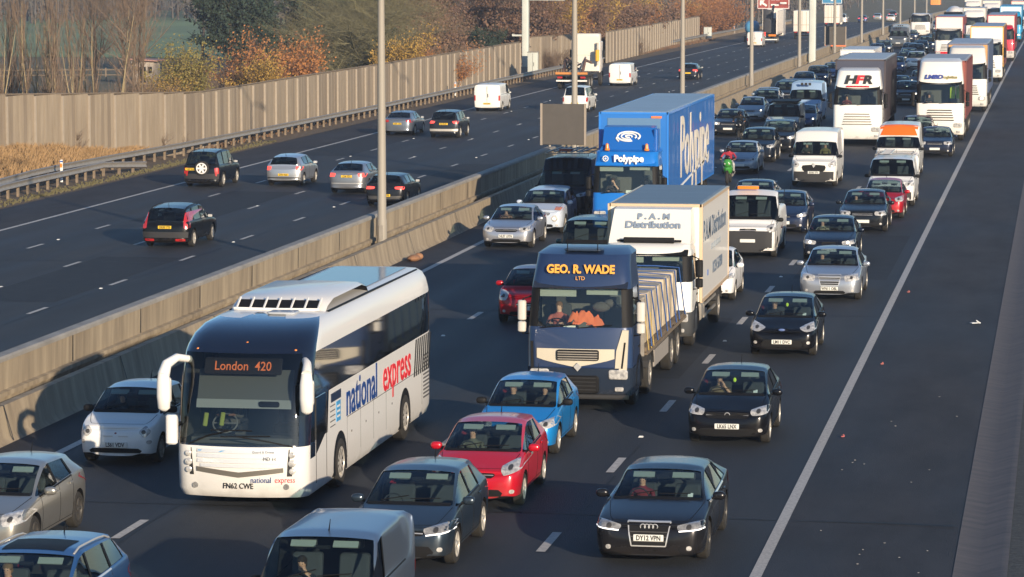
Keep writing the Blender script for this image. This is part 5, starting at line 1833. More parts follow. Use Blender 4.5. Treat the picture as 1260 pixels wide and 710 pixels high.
# ---- near queue
audi = build_car('car', dict(kind='saloon', L=4.95, w=1.93, H=1.41, gc=.16, zn=.72, zh=.94, yc=1.42, yw=2.30, rw=.66, yB=2.62, yC=3.6, yr=4.05, yb=4.72, zr=1.33, zb=1.05, zt=1.02, bf=.90, br=.98, fa=.98, ra=3.9, wr=.345,
    grille=(.37, .36, .75), gtaper=.74, grnd=.1, gbars=4, gmat='alloyd', gframe=1, intake=None, lamps=[(.46, .71), (.93, .78), (.93, .64), (.52, .60)], drl=1, lampmat='lampd', fog=.33, fogx=.72, pz=.50, plate='DY12 VPN', rim='alloyd', spokes=10, metal=.5, wtrim='chrome', quarter=1, aerial=0), (-6.89, 57.4, 0), 0, (38, 38, 42),
    'dark grey fastback with wide chrome framed grille and plate DY12 VPN')
ring_badge(audi, [(-.105, .68), (-.035, .68), (.035, .68), (.105, .68)], .045)
sticker(audi, .55, 1)
driver(audi, (120, 40, 52), 'driver in a dark red top in the dark grey fastback', sc=.88, dz=-.02)

corsa = dict(kind='hatch', L=4.0, w=1.76, H=1.48, zn=.72, zh=.98, yc=1.02, yw=1.95, rw=.70, yB=2.3, yC=3.0, yr=3.5, yb=3.85, zr=1.40, zb=1.04, bf=.94, br=1.06, fa=.80, ra=3.25, wr=.31)
corsab = build_car('car', dict(corsa, grille=(.50, .60, .72), gbars=1, gmat='chrome', intake=(.66, .24, .40), lamps=[(.47, .77), (.86, .86), (.86, .70), (.52, .65)], fog=.36, fogx=.8, pz=.44, plate='LK65 LNX', rim='alloy', spokes=5, aerial=1), (-6.95, 71.6, 0), 0, (20, 21, 26),
    'black hatchback with number plate LK65 LNX beside the long dashed lane line')
ring_badge(corsab, [(0, .665)], .055)
sticker(corsab, .5, 1)
driver(corsab, (120, 100, 80), 'driver resting a hand on the chin in the black hatchback LK65 LNX', 'rest', hair=(35, 25, 20), turn=.15)

fiesta = build_car('car', dict(corsa, L=3.95, w=1.75, H=1.47, zn=.70, zh=.96, yc=.98, yw=1.98, grille=(.17, .69, .74), gbars=0, intake=(.56, .28, .47), lamps=[(.40, .76), (.85, .93), (.87, .72), (.62, .66)], fog=.40, fogx=.78, pz=.42, plate='LM11 DVC', rim='alloy', spokes=7), (-7.1, 87.5, 0), 0, (18, 19, 24),
    'black small hatchback with blue oval badge, directly in front of the silver saloon')
MB().ell((0, 0, 0), (.085, .02, .035)).build('badge', mat('blue_oval', lin(90, 110, 160), .3, coat=1), fiesta).location = (0, .02, .73)
sticker(fiesta, .5, 1)
driver(fiesta, (44, 44, 52), 'driver in a dark jacket in the black hatchback with the oval badge', hair=(90, 70, 50))
for r_, k in ((fiesta, 1), (corsab, 1)):
    p_ = BV[r_.name][1]
    f = MB().ell((0, 0, 0), (.035, .015, .05)).build('air_freshener', M['hiviz'], r_); f.location = (0, p_['yw'] - .22, p_['H'] - .26)

merc = build_car('car', dict(kind='saloon', L=4.87, w=1.87, H=1.46, zn=.76, zh=.97, yc=1.40, yw=2.25, rw=.68, yB=2.6, yC=3.35, yr=3.75, yb=4.35, zr=1.38, zb=1.04, zt=1.03, bf=.93, br=1.0, fa=.90, ra=3.75, wr=.33,
    grille=(.34, .50, .80), gtaper=.86, grnd=.15, gbars=4, gmat='chrome', gframe=1, intake=(.5, .24, .34), lamps=[(.42, .78), (.90, .86), (.92, .66), (.46, .60)], fog=.34, fogx=.74, pz=.40, plate='WN11 OBL', rim='alloy', spokes=10, metal=.6, lit=0, wtrim='chrome'), (-6.85, 101.8, 0), 0, (158, 164, 174),
    'silver blue saloon with upright chromed grille, third vehicle up the lane beside the hard shoulder')
driver(merc, (56, 60, 70), 'driver in a dark grey top in the silver saloon with chromed grille')
bmw = build_car('car', dict(kind='saloon', L=4.6, w=1.82, H=1.43, zn=.72, zh=.95, yc=1.35, yw=2.2, yB=2.5, yC=3.25, yr=3.65, yb=4.15, zr=1.36, zb=1.03, zt=1.02, bf=.91, br=.98, fa=.82, ra=3.6, wr=.325, grille=(.26, .54, .70), gbars=0, lamps=[(.42, .72), (.88, .78), (.88, .64), (.45, .60)], lit=1, rim='alloy', spokes=5),
    (-7.75, 114.6, 0), 0, (26, 34, 50), 'dark navy saloon with lit headlamps right behind the silver saloon with chromed grille')
driver(bmw, (150, 140, 120), 'driver in a beige top in the dark navy saloon behind the silver saloon')
vwp = dict(kind='saloon', L=4.75, w=1.84, H=1.47, zn=.78, zh=.98, yc=1.35, yw=2.2, yB=2.5, yC=3.3, yr=3.75, yb=4.3, zr=1.40, zb=1.05, zt=1.03, bf=.94, br=1.0, fa=.92, ra=3.65, wr=.325, grille=(.42, .62, .75), gbars=2, intake=(.62, .24, .38), lamps=[(.44, .79), (.90, .83), (.90, .66), (.46, .64)])
vw = build_car('car', dict(vwp, fog=.34), (-7.35, 127.0, 0), 0, (30, 34, 40), 'black saloon with wide headlamps directly in front of the small red car')
driver(vw, (60, 62, 60), 'driver in the black saloon in front of the small red car')
smallp = dict(corsa, L=3.65, w=1.66, H=1.50, zn=.76, zh=1.0, yc=.85, yw=1.75, yB=2.1, yC=2.85, yr=3.25, yb=3.5, fa=.75, ra=3.1, wr=.29)
redc = build_car('car', dict(smallp, grille=(.3, .62, .70), gbars=1, lamps=[(.45, .82), (.80, .92), (.80, .70), (.52, .68)]), (-6.95, 133.6, 0), 0, (176, 24, 40), 'small bright red hatchback between the black saloon and the white van with ladders')

corsar = build_car('car', dict(corsa, grille=(.42, .60, .70), gbars=1, gmat='chrome', intake=(.58, .26, .40), lamps=[(.48, .80), (.86, .95), (.87, .74), (.56, .64)], fog=.36, fogx=.82, pz=.50, px=.02, plate='LR09 YTN', rim='alloy', spokes=7, metal=.2), (-10.87, 62.7, 0), 0, (190, 22, 42),
    'bright red hatchback between the light blue hatchback and the dark blue grey hatchback')
driver(corsar, (100, 96, 84), 'driver in a khaki coat and dark cap in the bright red hatchback', cap=(30, 30, 32))
polo = build_car('car', dict(corsa, L=3.97, w=1.70, H=1.46, zn=.72, zh=.95, grille=(.46, .58, .68), gbars=1, intake=(.56, .24, .40), lamps=[(.46, .72), (.83, .84), (.85, .66), (.52, .58)], fog=.34, fogx=.78, pz=.40, plate='EA62 FPT', metal=.3, rim='alloy', blackmirror=1, wtrim='black'), (-11.16, 69.3, 0), 0, (26, 134, 206),
    'light sky blue hatchback close in front of the navy flatbed lorry')
driver(polo, (40, 44, 50), 'bald driver in a dark top in the light blue hatchback', hair=(150, 110, 90))
driver(polo, (58, 52, 52), 'front passenger with dark hair in the light blue hatchback', 'lap', side=1)
astra = build_car('car', dict(corsa, L=4.37, w=1.83, H=1.48, zn=.72, zh=.96, yc=1.15, yw=2.1, rw=.68, yB=2.42, yC=3.25, yr=3.85, yb=4.2, bf=.92, br=1.03, fa=.90, ra=3.55, wr=.335, grille=(.5, .60, .68), gbars=1, gmat='chrome', intake=(.66, .24, .44), lamps=[(.42, .72), (.90, .82), (.92, .66), (.5, .60)], drl=1, lampmat='lampd', fog=.38, fogx=.8, pz=.46, px=-.3, plate='LX16 KZN', rim='alloy', spokes=5, metal=.5), (-11.07, 56.3, 0), 0, (50, 62, 74),
    'dark blue grey hatchback between the bright red hatchback and the small silver van')
fiat = build_car('car', dict(kind='hatch', L=3.57, w=1.64, H=1.50, gc=.18, zn=.80, zh=1.0, yc=.82, yw=1.52, rw=.70, yB=2.05, yC=2.75, yr=3.05, yb=3.42, zr=1.42, zb=1.02, zt=.9, bf=.96, br=1.02, fa=.70, ra=3.0, wr=.29, doors=2, det=2,
    gkind='none', intake=(.58, .27, .37), lamps=[(.50, .80), (.72, .82), (.72, .60), (.50, .60)], lrnd=.8, fog=.50, fogx=.84, pz=.44, plate='LS61 VDV', rim='steel', metal=0, prough=.35, dirt=.25, blackmirror=1), (-19.05, 66.9, 0), 0, (226, 226, 224),
    'small white retro hatchback with round headlights between the coach and the barrier wall')
for s in (-1, 1):
    h = BV[fiat.name][0].ray_cast(Vector((s * .13, -4, .62)), Vector((0, 1, 0)))[0]
    MB().bbox(s * .06 if s > 0 else -.26, .26 if s > 0 else -.06, h.y - .02, h.y, .605, .622).build('trim_bar', M['chrome'], fiat, smooth=0)
MB().ell((0, 0, 0), (.05, .015, .05)).build('badge', mat('red_badge', (.25, .03, .03), .3, coat=1), fiat).location = (0, .05, .64)
driver(fiat, (40, 40, 44), 'shaded driver holding the wheel of the small white retro hatchback')
aclass = build_car('car', dict(corsa, L=4.3, w=1.80, H=1.45, zn=.74, zh=.96, yc=1.2, yw=2.1, rw=.67, yB=2.4, yC=3.25, yr=3.8, yb=4.12, zr=1.36, bf=.92, br=1.06, fa=.92, ra=3.6, wr=.33, grille=(.42, .48, .66), gbars=1, gmat='chrome', lamps=[(.5, .78), (.88, .84), (.9, .64), (.56, .58)], metal=.7, rim='alloyd', spokes=5), (-18.55, 56.1, 0), 0, (160, 158, 152),
    'silver hatchback cut by the left edge, ahead of the small white retro hatchback')
driver(aclass, (110, 50, 48), 'driver in a dull red top leaning in the silver hatchback at the left edge', 'rest')
bsuv = build_car('car', dict(corsa, L=4.55, w=1.86, H=1.60, zn=.85, zh=1.08, yc=1.15, yw=2.05, rw=.72, yB=2.4, yC=3.35, yr=4.05, yb=4.4, zr=1.54, zb=1.18, zt=1.05, bf=1.03, br=1.12, fa=.9, ra=3.55, wr=.34, quarter=1, rails='alloy', sunroof=1, metal=.4, wtrim='chrome'), (-15.15, 46.7, 0), 0, (44, 84, 132),
    'blue family car with glass sunroof and silver roof rails at the bottom left corner')
driver(bsuv, (170, 24, 34), 'driver in a bright red top in the blue car at the bottom left corner', hair=(120, 90, 60), dz=.08)

van0 = dict(kind='van', gc=.20, doors=2)
conn = build_car('van', dict(van0, L=4.3, w=1.80, H=1.82, zn=.90, zh=1.12, yc=.95, yw=1.62, rw=.80, yB=2.0, yC=3.5, yr=4.0, yb=4.22, zr=1.80, zb=1.75, zt=1.1, bf=1.06, br=1.12, fa=.85, ra=3.5, wr=.32, metal=.6, aerial=2, blackbumper=1), (-10.82, 48.0, 0), 0, (104, 116, 132),
    'small silver grey panel van cut by the bottom edge below the dark hatchback', 'van')
driver(conn, (40, 44, 52), 'driver rubbing an eye in the small silver van at the bottom edge', 'rest', dz=.16, dy=-.1)

# ---- lane 1 vans and cars farther up
viv = dict(van0, L=5.0, w=1.94, H=1.95, zn=1.0, zh=1.22, yc=.80, yw=1.50, rw=.82, yB=2.0, yC=4.2, yr=4.7, yb=4.92, zr=1.94, zb=1.88, zt=1.1, bf=1.14, br=1.2, fa=.85, ra=3.9, wr=.33, bh=.42, grille=(.4, .72, .82), lamps=[(.55, .98), (.93, 1.12), (.93, .86), (.60, .84)])
vivaro = build_car('van', dict(viv, pz=.46, metal=0, dirt=.2, grille=(.5, .62, .78)), (-6.95, 140.0, 0), 0, (228, 226, 222), 'white panel van with pipes and ladders on its roof rack, behind the small red hatchback', 'van')
def ladder_rack(root, w, y0, y1, z, items=True):
    mb = MB()
    for y in (y0, (y0 + y1) / 2, y1): mb.tube([(-w, y, z - .12), (-w, y, z), (w, y, z), (w, y, z - .12)], .02, 5)
    mb.tube([(-w, y0, z), (-w, y1, z)], .02, 5).tube([(w, y0, z), (w, y1, z)], .02, 5)
    mb.build('roof_rack', M['steel'], root)
    if items:
        l = MB()
        for x in (-.45, -.08): l.tube([(x, y0 - .3, z + .06), (x, y1 + .2, z + .06)], .03, 5)
        for k in range(9): l.tube([(-.45, y0 - .2 + k * .33, z + .06), (-.08, y0 - .2 + k * .33, z + .06)], .018, 4)
        r2 = l.build('ladder', M['chrome'], None)
        r2.location = root.location
        tag(r2, 'ladder' + items, 'ladder')
ladder_rack(vivaro, .75, 1.7, 4.2, 2.06, ' carried on the roof rack of the white van behind the small red hatchback')
sg = MB()
sg.prism([(.30, -.1), (.72, -.28), (.78, -.22), (.36, -.04)], 1.2, 1.5, ax='Z')
mst = dict(van0, fore=.42, L=5.5, w=2.05, H=2.45, zn=1.12, zh=1.38, yc=.72, yw=1.42, rw=.86, yB=1.95, yC=4.7, yr=5.2, yb=5.4, zr=2.44, zb=2.36, zt=1.3, bf=1.26, br=1.35, fa=.9, ra=4.3, wr=.34, bh=.36, pz=.62)
orange = build_car('van', dict(mst, L=5.2, H=2.42, fore=.48, lamps=[(.6, 1.08), (.98, 1.2), (.98, .92), (.64, .9)], metal=0, dirt=.3, pz=.5), (-7.55, 157.5, 0), 0, (222, 220, 214), 'tall white van with an orange roof band, behind the van with ladders', 'van')
bv = BV[orange.name][0]
vs = []
for j in range(4):
    for i in range(9):
        y = 1.75 + .1 * j
        x = (i / 4 - 1) * .88
        h = bv.ray_cast(Vector((x, y, 4)), Vector((0, 0, -1)))[0]
        vs.append((h.x, h.y - .002, h.z + .010))
MB().add(vs, [(j * 9 + i, j * 9 + i + 1, j * 9 + i + 10, j * 9 + i + 9) for j in range(3) for i in range(8)]).build('orange_band', paint((236, 110, 30), 0, .4, 0, two=True), orange, smooth=60)
patch(bv, [(-.66, 2.38), (.66, 2.38), (.86, 1.93), (-.86, 1.93)], 10, 5, 'F', .02).build('orange_band', paint((236, 110, 30), 0, .4, 0, two=True), orange)
hatch_f = BV  # (shape cache)
saloon = build_car('car', dict(vwp, plate=None, det=1), (-6.45, 174.2, 0), 0, (34, 42, 62), 'dark blue saloon beside the edge line, ahead of the maroon car and the white lorry')
suv = dict(corsa, L=4.4, w=1.84, H=1.66, zn=.88, zh=1.08, yc=1.05, yw=1.85, rw=.74, yB=2.25, yC=3.2, yr=3.95, yb=4.28, zr=1.60, zb=1.12, zt=1.05, bf=1.03, br=1.08, fa=.85, ra=3.5, wr=.36, quarter=1, grille=(.42, .70, .82), lamps=[(.5, .86), (.88, .94), (.88, .76), (.55, .74)])
suvp = build_car('car', dict(suv, det=1), (-7.75, 181.2, 0), 0, (92, 34, 44), 'maroon car squeezed between the dark blue saloon and the white lorry with yellow jackets')

# ---- lane 2 (PAM lorry lane)
whs = build_car('car', dict(smallp, L=3.9, metal=0, dirt=.15), (-10.5, 101.2, 0), 0, (228, 226, 224), 'white small car mostly hidden behind the white box lorry')
boxer = build_car('van', dict(mst, fore=.1, w=1.92, L=5.6, H=2.25, zn=1.05, zh=1.3, bf=1.2, zr=2.2, zb=1.6, yB=1.95, yC=2.3, yr=2.45, yb=2.6, metal=0, dirt=.25, bh=.75, lamps=[(.62, 1.12), (.98, 1.22), (.98, .92), (.68, .92)]), (-10.6, 115.6, 0), 0, (226, 224, 220), 'white tipper van cab with amber beacon bar and tall black mirrors beside the navy car', 'van')
MB().rbox((-.15, 1.75, 2.33), (.75, .22, .12), .05).build('beacon_bar', M['amber'], boxer)
car_nb = build_car('car', dict(corsa, L=4.35, w=1.8, yB=2.4, yC=3.2, yr=3.85, yb=4.15, fa=.85, ra=3.5, yc=1.15, yw=2.05, det=1, lit=1), (-10.25, 125.9, 0), 0, (34, 46, 72), 'navy hatchback with lit headlamps just behind the white tipper van cab')
master = build_car('van', dict(mst, grille=(.60, .64, 1.0), gbars=2, gmat='black', grnd=.3, gtaper=.75, lamps=[(.60, 1.02), (.96, 1.22), (.98, .96), (.72, .86)], metal=0, dirt=.25, plate='BU66 YFV', pz=.66, bh=.5, intake=(.7, .3, .44)), (-10.95, 151.2, 0), 0, (226, 224, 218), 'tall white panel van with black diamond-badged grille alone in the middle of its lane', 'van')
MB().prism([(0, -.11), (.075, 0), (0, .11), (-.075, 0)], -.03, .03).build('badge', M['chrome'], master).location = (0, .0, .98)
driver(master, (60, 58, 50), 'driver in the tall white van with the black grille', dz=.62, dy=-.25)
driver(master, (120, 105, 60), 'passenger in a mustard top in the tall white van with the black grille', 'lap', side=1, dz=.62, dy=-.25)

# ---- lane 3
iq = build_car('car', dict(kind='hatch', L=3.0, w=1.70, H=1.50, zn=.80, zh=1.02, yc=.72, yw=1.5, rw=.72, yB=1.95, yC=2.5, yr=2.75, yb=2.92, zr=1.44, zb=1.05, zt=.95, bf=.98, br=1.08, fa=.55, ra=2.5, wr=.31, doors=2, lamps=[(.50, .86), (.82, .96), (.84, .66), (.56, .66)], grille=(.3, .50, .60), gbars=1, intake=(.5, .25, .36), fog=.36, pz=.45, px=.3, plate='KP59 HJV', metal=.2), (-14.9, 94.3, 0), 0, (170, 20, 34),
    'tiny deep red city car half hidden behind the cab of the navy lorry')
lr = build_car('car', dict(suv, L=4.3, w=1.85, H=1.92, zn=.98, zh=1.14, yc=1.2, yw=1.75, rw=.80, bf=1.1, br=1.14, yr=4.0, yb=4.2, zr=1.88, zb=1.2, wr=.38), (-15.0, 106.5, 0), 0, (26, 52, 62), 'dark teal off-road vehicle with upright windscreen between the red city car and the blue lorry')
astratt = build_car('car', dict(kind='saloon', L=4.5, w=1.80, H=1.42, zn=.72, zh=.94, yc=1.3, yw=2.15, rw=.66, yB=2.6, yC=3.2, yr=3.45, yb=3.95, zr=1.35, zb=1.02, zt=1.0, bf=.90, br=.98, fa=.88, ra=3.5, wr=.325, doors=2, grille=(.42, .60, .70), gbars=1, gmat='chrome', intake=(.56, .24, .36), lamps=[(.42, .74), (.86, .86), (.88, .66), (.52, .58)], plate='NL07 UXN', pz=.46, metal=.7, aerial=0), (-19.4, 118.0, 0), 0, (176, 178, 184),
    'silver coupe close to the barrier wall that carries its own shadow')
driver(astratt, (150, 110, 95), 'driver with one pale bare arm raised in the silver coupe')
juke = build_car('car', dict(suv, L=4.1, w=1.78, H=1.58, yr=3.7, yb=4.0, yC=3.0, ra=3.3, wr=.34, lamps=[(.44, .72), (.72, .72), (.72, .46), (.44, .46)], lrnd=.8, lit=1, metal=.1, dirt=.15), (-19.2, 124.4, 0), 0, (190, 200, 214),
    'pale crossover with round lit headlamp directly behind the silver coupe')
for s in (-1, 1): patch(BV[juke.name][0], [(s * .55, 1.0), (s * .85, .98), (s * .84, .88), (s * .55, .90)], 4, 2, 'F', .01).build('indicator', M['amber'], juke)
spr = build_car('van', dict(mst, L=5.9, w=2.0, H=2.45, metal=.2, dirt=.1), (-19.15, 129.6, 0), 0, (24, 30, 40), 'black panel van with a silver roof rack in front of the grey sign board', 'van')
ladder_rack(spr, .85, 1.5, 5.0, 2.62, None)
rk = MB()
for k in range(7): rk.box((-.7 + .22 * k, 3.2, 2.68), (.09, 3.4, .035), rz=.03 * (k % 3 - 1))
rk.build('roof_load_slats', M['steel'], spr)
MB().rbox((-.1, 2.1, 2.72), (.5, .5, .12), .05).build('warning_light', mat('dark_red_plastic', (.25, .05, .03), .4), spr)
# ================================================================ lorries
# ---- navy flatbed with sheeted load
wade = empty('lorry', (-10.85, 75.85, 0))
tag(wade, 'navy flatbed lorry with amber lettering above its windscreen and a cream grille band', 'lorry')
navy = (36, 54, 88)
parts, wpm = lorry_cab(wade, navy, wr=.5, roofslope=.75, plate='Y61 ECW', w=2.42, zw0=1.93, zw1=2.80, zt=3.66, topw=.90, mir=paint((196, 192, 184), 0, .4, .1, two=True), bump=(40, 50, 66), visor=mat('smoked_visor', (.02, .025, .04), .2, coat=1))
cream = paint((196, 188, 170), 0, .4, .2, two=True)
gold = mat('amber_lettering', lin(226, 160, 60), .5)
text(wade, 'owner_name', 'GEO. R. WADE', .27, (0, .18, 3.24), gold, (R(90) - .25, 0, 0), sx=.88, bold=.011, ext=.006)
text(wade, 'owner_name', 'LTD', .12, (.0, .115, 3.04), gold, (R(90) - .2, 0, 0), sx=1.0, bold=.0, ext=.006)
hw = 1.21
g = MB()
n = 12
vs = []
for i in range(n + 1):
    x = -.98 + 1.80 * i / n
    y = -.10 * (1 - (x / hw) ** 2) - .012
    vs += [(x, y, 1.44), (x, y, 1.22 - .20 * (1 - abs(2 * i / n - 1)) ** .8)]
g.add(vs, [(2 * i, 2 * i + 2, 2 * i + 3, 2 * i + 1) for i in range(n)])
gb = g.build('grille_surround', cream, wade, smooth=0)
MB().rbox((-.02, -.13, 1.30), (.98, .06, .25), .05, ax=1).build('grille', M['black'], gb)
for k in range(4): MB().bbox(-.48, .44, -.175, -.15, 1.20 + .055 * k, 1.222 + .055 * k).build('grille_slat', M['steel'], gb, smooth=0)
MB().prism([(-.02, .93), (.07, 1.03), (-.02, 1.13), (-.11, 1.03)], -.17, -.14).build('badge', M['chrome'], gb, smooth=0)
MB().prism([(.82, .86), (1.10, .86), (1.14, 1.88), (1.0, 1.88), (.86, 1.4)], -.055, .12).build('corner_panel', cream, wade, smooth=0)
MB().prism([(.97, 1.0), (1.01, 1.0), (1.08, 1.6), (1.04, 1.6)], -.065, -.05).build('corner_slot', M['black'], wade, smooth=0)
MB().prism([(-1.12, .95), (-1.05, .95), (-1.07, 1.6), (-1.13, 1.6)], -.045, -.01).build('corner_slot', M['black'], wade, smooth=0)
MB().rbox((-.03, -.09, .62), (1.0, .12, .42), .08, ax=1).build('bumper_centre', M['black'], wade)
for k in range(4): MB().bbox(-.45, .40, -.165, -.14, .50 + .09 * k, .515 + .09 * k).build('bumper_slat', M['dgrey'], wade, smooth=0)
MB().rbox((0, -.06, .34), (2.3, .12, .12), .04, ax=0).build('front_underrun', M['dgrey'], wade)
MB().rbox((0, .75, 3.66), (.9, .5, .06), .1).build('roof_hatch', mat('hatch_plastic', (.03, .05, .09), .4), wade)
for s in (-1, 1): MB().tube([(s * .35, .5, 3.60), (s * .35, .5, 3.95)], .01, 4).build('aerial', M['black'], wade)
person((-11.47, 76.85, 1.58), 0, 'drive', (176, 96, 86), 'lorry driver in a pink top behind the wheel of the navy lorry', hair=(110, 80, 55), skin='skin2')
hv = MB()
for (ox, oz, w_, h_, sd_) in ((-.05, 0, .5, .28, 1), (.22, -.05, .42, .20, 4), (-.28, .05, .26, .2, 8)):
    vs_ = []
    for j_ in range(13):
        for i_ in range(17):
            u_, v_ = i_ / 8 - 1, j_ / 12
            fold = .035 * math.sin(4 * u_ + 3 * v_ + sd_) + .015 * math.sin(9 * u_ - 5 * v_ + sd_)
            vs_.append((ox + u_ * w_ / 2 * (1 - .45 * v_ * v_), -.16 + .26 * v_ + fold, oz + h_ * v_ * (1 - .25 * u_ * u_) + fold * .8))
    hv.add(vs_, [(j_ * 17 + i_, j_ * 17 + i_ + 1, j_ * 17 + i_ + 18, j_ * 17 + i_ + 17) for j_ in range(12) for i_ in range(16)])
o = hv.build('jacket', M['hivizo'], None); o.location = (-10.75, 76.3, 1.98)
tag(o, 'crumpled orange hi-vis jacket on the dashboard of the navy lorry', 'jacket')
o = MB().ell((0, 0, 0), (.22, .12, .12), nu=10, nv=6).ell((.2, .02, .08), (.15, .1, .1)).build('bag', cloth((90, 84, 80)), None); o.location = (-10.42, 76.4, 2.35)
tag(o, 'grey bag heaped above the orange jacket in the navy lorry cab', 'bag')
MB().box((-.28, .33, 1.86), (.28, .01, .14), rx=-.5).build('paper_sheet', M['paper'], wade, smooth=0)
chassis(wade, 2.0, 10.6, [3.35, 7.9, 9.25])
bed = MB().bbox(-1.25, 1.25, 2.45, 10.8, 1.08, 1.20).bbox(-1.27, 1.27, 2.45, 10.8, 1.02, 1.10).build('flatbed', mat('bed_timber', (.20, .15, .10), .8, noise=(5, .4)), wade, smooth=0)
MB().bbox(-1.2, 1.2, 2.36, 2.44, 1.0, 2.35).build('headboard', M['steel'], wade, smooth=0)
for s in (-1, 1):
    MB().bbox(s * 1.22 - .02, s * 1.22 + .02, 4.1, 7.0, .55, .95).build('side_guard', mat('grey_guard', (.30, .27, .24), .6), wade, smooth=0)
    MB().bbox(s * 1.0 - .2, s * 1.0 + .2, 4.3, 5.6, .5, .95).build('tank', M['dgrey'], wade, smooth=0)
sheet = mat('wrapped_blocks', (.60, .50, .36), .7, noise=(4, .35, (.44, .36, .25)), bump=(6, .4))
rnd = random.Random(3)
for k in range(7):
    y = 2.6 + 1.05 * k + .5
    h = 1.15 + rnd.uniform(-.05, .05)
    for s in (-1, 1):
        b = MB().rbox((0, 0, h / 2), (1.10, .98, h), .07)
        o = b.build('wrapped_pallet', sheet, None)
        o.location = (-10.85 + s * .57, 75.85 + y, 1.205)
        o.rotation_euler = (0, 0, rnd.uniform(-.02, .02))
        tag(o, ['sheeted pallet of blocks on the flatbed, offside row, number %s from the cab' % w_ for w_ in ('one', 'two', 'three', 'four', 'five', 'six', 'seven')][k] if s < 0 else
            ['sheeted pallet of blocks on the flatbed, row facing the hard shoulder, %s from the cab' % w_ for w_ in ('first', 'second', 'third', 'fourth', 'fifth', 'sixth', 'seventh')][k], 'pallet', 'sheeted pallets on the flatbed')
for k in range(8):
    y = 2.9 + .98 * k
    c = M['navy'] if k == -1 else mat('blue_strap', (.03, .09, .28), .7) if 'blue_strap' not in bpy.data.materials else bpy.data.materials['blue_strap']
    st = MB()
    st.tube([(-1.28, y, 1.15), (-1.16, y + .05, 2.40), (-.57, y + .12, 2.44), (.57, y + .12, 2.44), (1.16, y + .18, 2.40), (1.28, y + .30 + .3 * (k % 2), 1.15)], .017, 4)
    st.build('strap', c, wade, smooth=0)
for k in range(3):
    y = 2.8 + .5 * k
    MB().tube([(1.17, y, 1.9), (1.27, y - .06, 1.1)], .013, 4).build('strap', mat('yellow_strap', (.40, .28, .06), .7), wade, smooth=0)

# ---- white box lorry
pam = empty('lorry', (-10.8, 88.0, 0))
tag(pam, 'white box lorry with faded blue lettering close behind the navy flatbed lorry', 'lorry')
lorry_cab(pam, (226, 224, 218), zw0=1.80, zw1=2.48, zt=2.80, roofslope=.35, depth=1.9, w=2.40, visor=True, mir='black', topw=.93, bump=(70, 72, 74), vis_h=.1, axle=1.15)
hw = 1.19
db = MB()
pr = [(.55, 2.72), (.78, 2.92), (1.35, 3.62), (1.9, 3.66), (1.9, 2.7)]
db.add([(-hw + .10 + (.0 if z < 3 else .06), y, z) for y, z in pr] + [(hw - .10 - (.0 if z < 3 else .06), y, z) for y, z in pr], [(k, (k + 1) % 5, 5 + (k + 1) % 5, 5 + k) for k in range(5)] + [(4, 3, 2, 1, 0), (5, 6, 7, 8, 9)])
dfl = db.build('wind_deflector', paint((226, 222, 214), 0, .4, .0, two=True), pam, smooth=25)
fm = mat('faded_blue_letters', lin(128, 142, 160), .6)
ang = math.atan2(.70, .57)
text(dfl, 'owner_name', 'P . A . M', .25, (.05, 1.17, 3.435), fm, (ang, 0, 0), sx=1.0, bold=.012, ext=.01)
text(dfl, 'owner_name', 'Distribution', .30, (.05, 1.00, 3.225), fm, (ang, 0, 0), sx=1.02, bold=.012, ext=.01)
MB().rbox((.0, .50, 2.86), (1.35, .12, .15), .04, ax=0).bbox(-.85, .85, .62, .68, 2.80, 2.86).build('light_bar', M['black'], pam)
box_body(pam, 1.98, 9.2, 1.08, 3.72, w=2.5, front=(226, 222, 212), side=(216, 212, 206), roof=(110, 122, 134), edge=(200, 176, 146))
x = 1.25 + .016
grt = mat('grey_letters', lin(86, 100, 118), .6)
text(pam, 'owner_name', 'P.A.M Distribution', .80, (x, 5.35, 2.92), grt, 'R', sx=1.0, bold=.010, ext=.004)
text(pam, 'small_lettering', 'same day nationwide', .34, (x, 5.6, 2.40), mat('pale_letters', lin(150, 158, 166), .6), 'R', sx=.9, ext=.004, shear=.2)
text(pam, 'small_lettering', '01234 567890', .46, (x, 6.1, 1.74), grt, 'R', sx=1.0, bold=.006, ext=.004)
MB().bbox(x - .003, x + .003, 3.4, 3.62, 1.66, 1.82).build('blue_emblem', mat('pam_blue', lin(60, 110, 190), .5), pam, smooth=0)
chassis(pam, 1.8, 9.1, [6.9])
MB().bbox(-1.22, -1.18, 3.0, 6.1, .55, .62).bbox(1.18, 1.22, 3.0, 6.1, .55, .62).bbox(1.18, 1.22, 3.0, 6.1, .85, .92).build('side_guard', M['steel'], pam, smooth=0)
MB().rbox((.95, 2.9, .75), (.5, .9, .5), .1, ax=1).build('tank', M['steel'], pam)
rear_lamps(pam, 9.22, 1.2)

# ---- bright blue lorry with curtain-sided trailer
poly = empty('lorry', (-15.85, 122.7, 0))
tag(poly, 'bright blue lorry cab with white lettering and two amber beacons on its roof', 'lorry')
blue = (22, 112, 196)
lorry_cab(poly, blue, zw0=1.64, zw1=2.62, zt=3.20, roofslope=.35, w=2.48, visor=paint(blue, 0, .4, 0, two=True), mir='black', bump=(20, 96, 170), rake=.12, topw=.95)
wl = mat('white_letters', (.78, .78, .76), .5)
text(poly, 'company_name', 'Polypipe', .34, (.12, .0, 2.90), wl, 'F', sx=.95, bold=.016, ext=.01)
mb = MB(); mb.tube([(-.75 + .10 * math.cos(t / 8 * 2 * PI), .03, 2.90 + .10 * math.sin(t / 8 * 2 * PI)) for t in range(9)], .02, 4); mb.ell((-.75, .02, 2.9), (.04, .02, .04)); mb.build('logo', wl, poly)
d = MB()
pr = [(.62, 3.16), (.72, 3.35), (1.15, 4.0), (1.7, 4.05), (1.7, 3.1)]
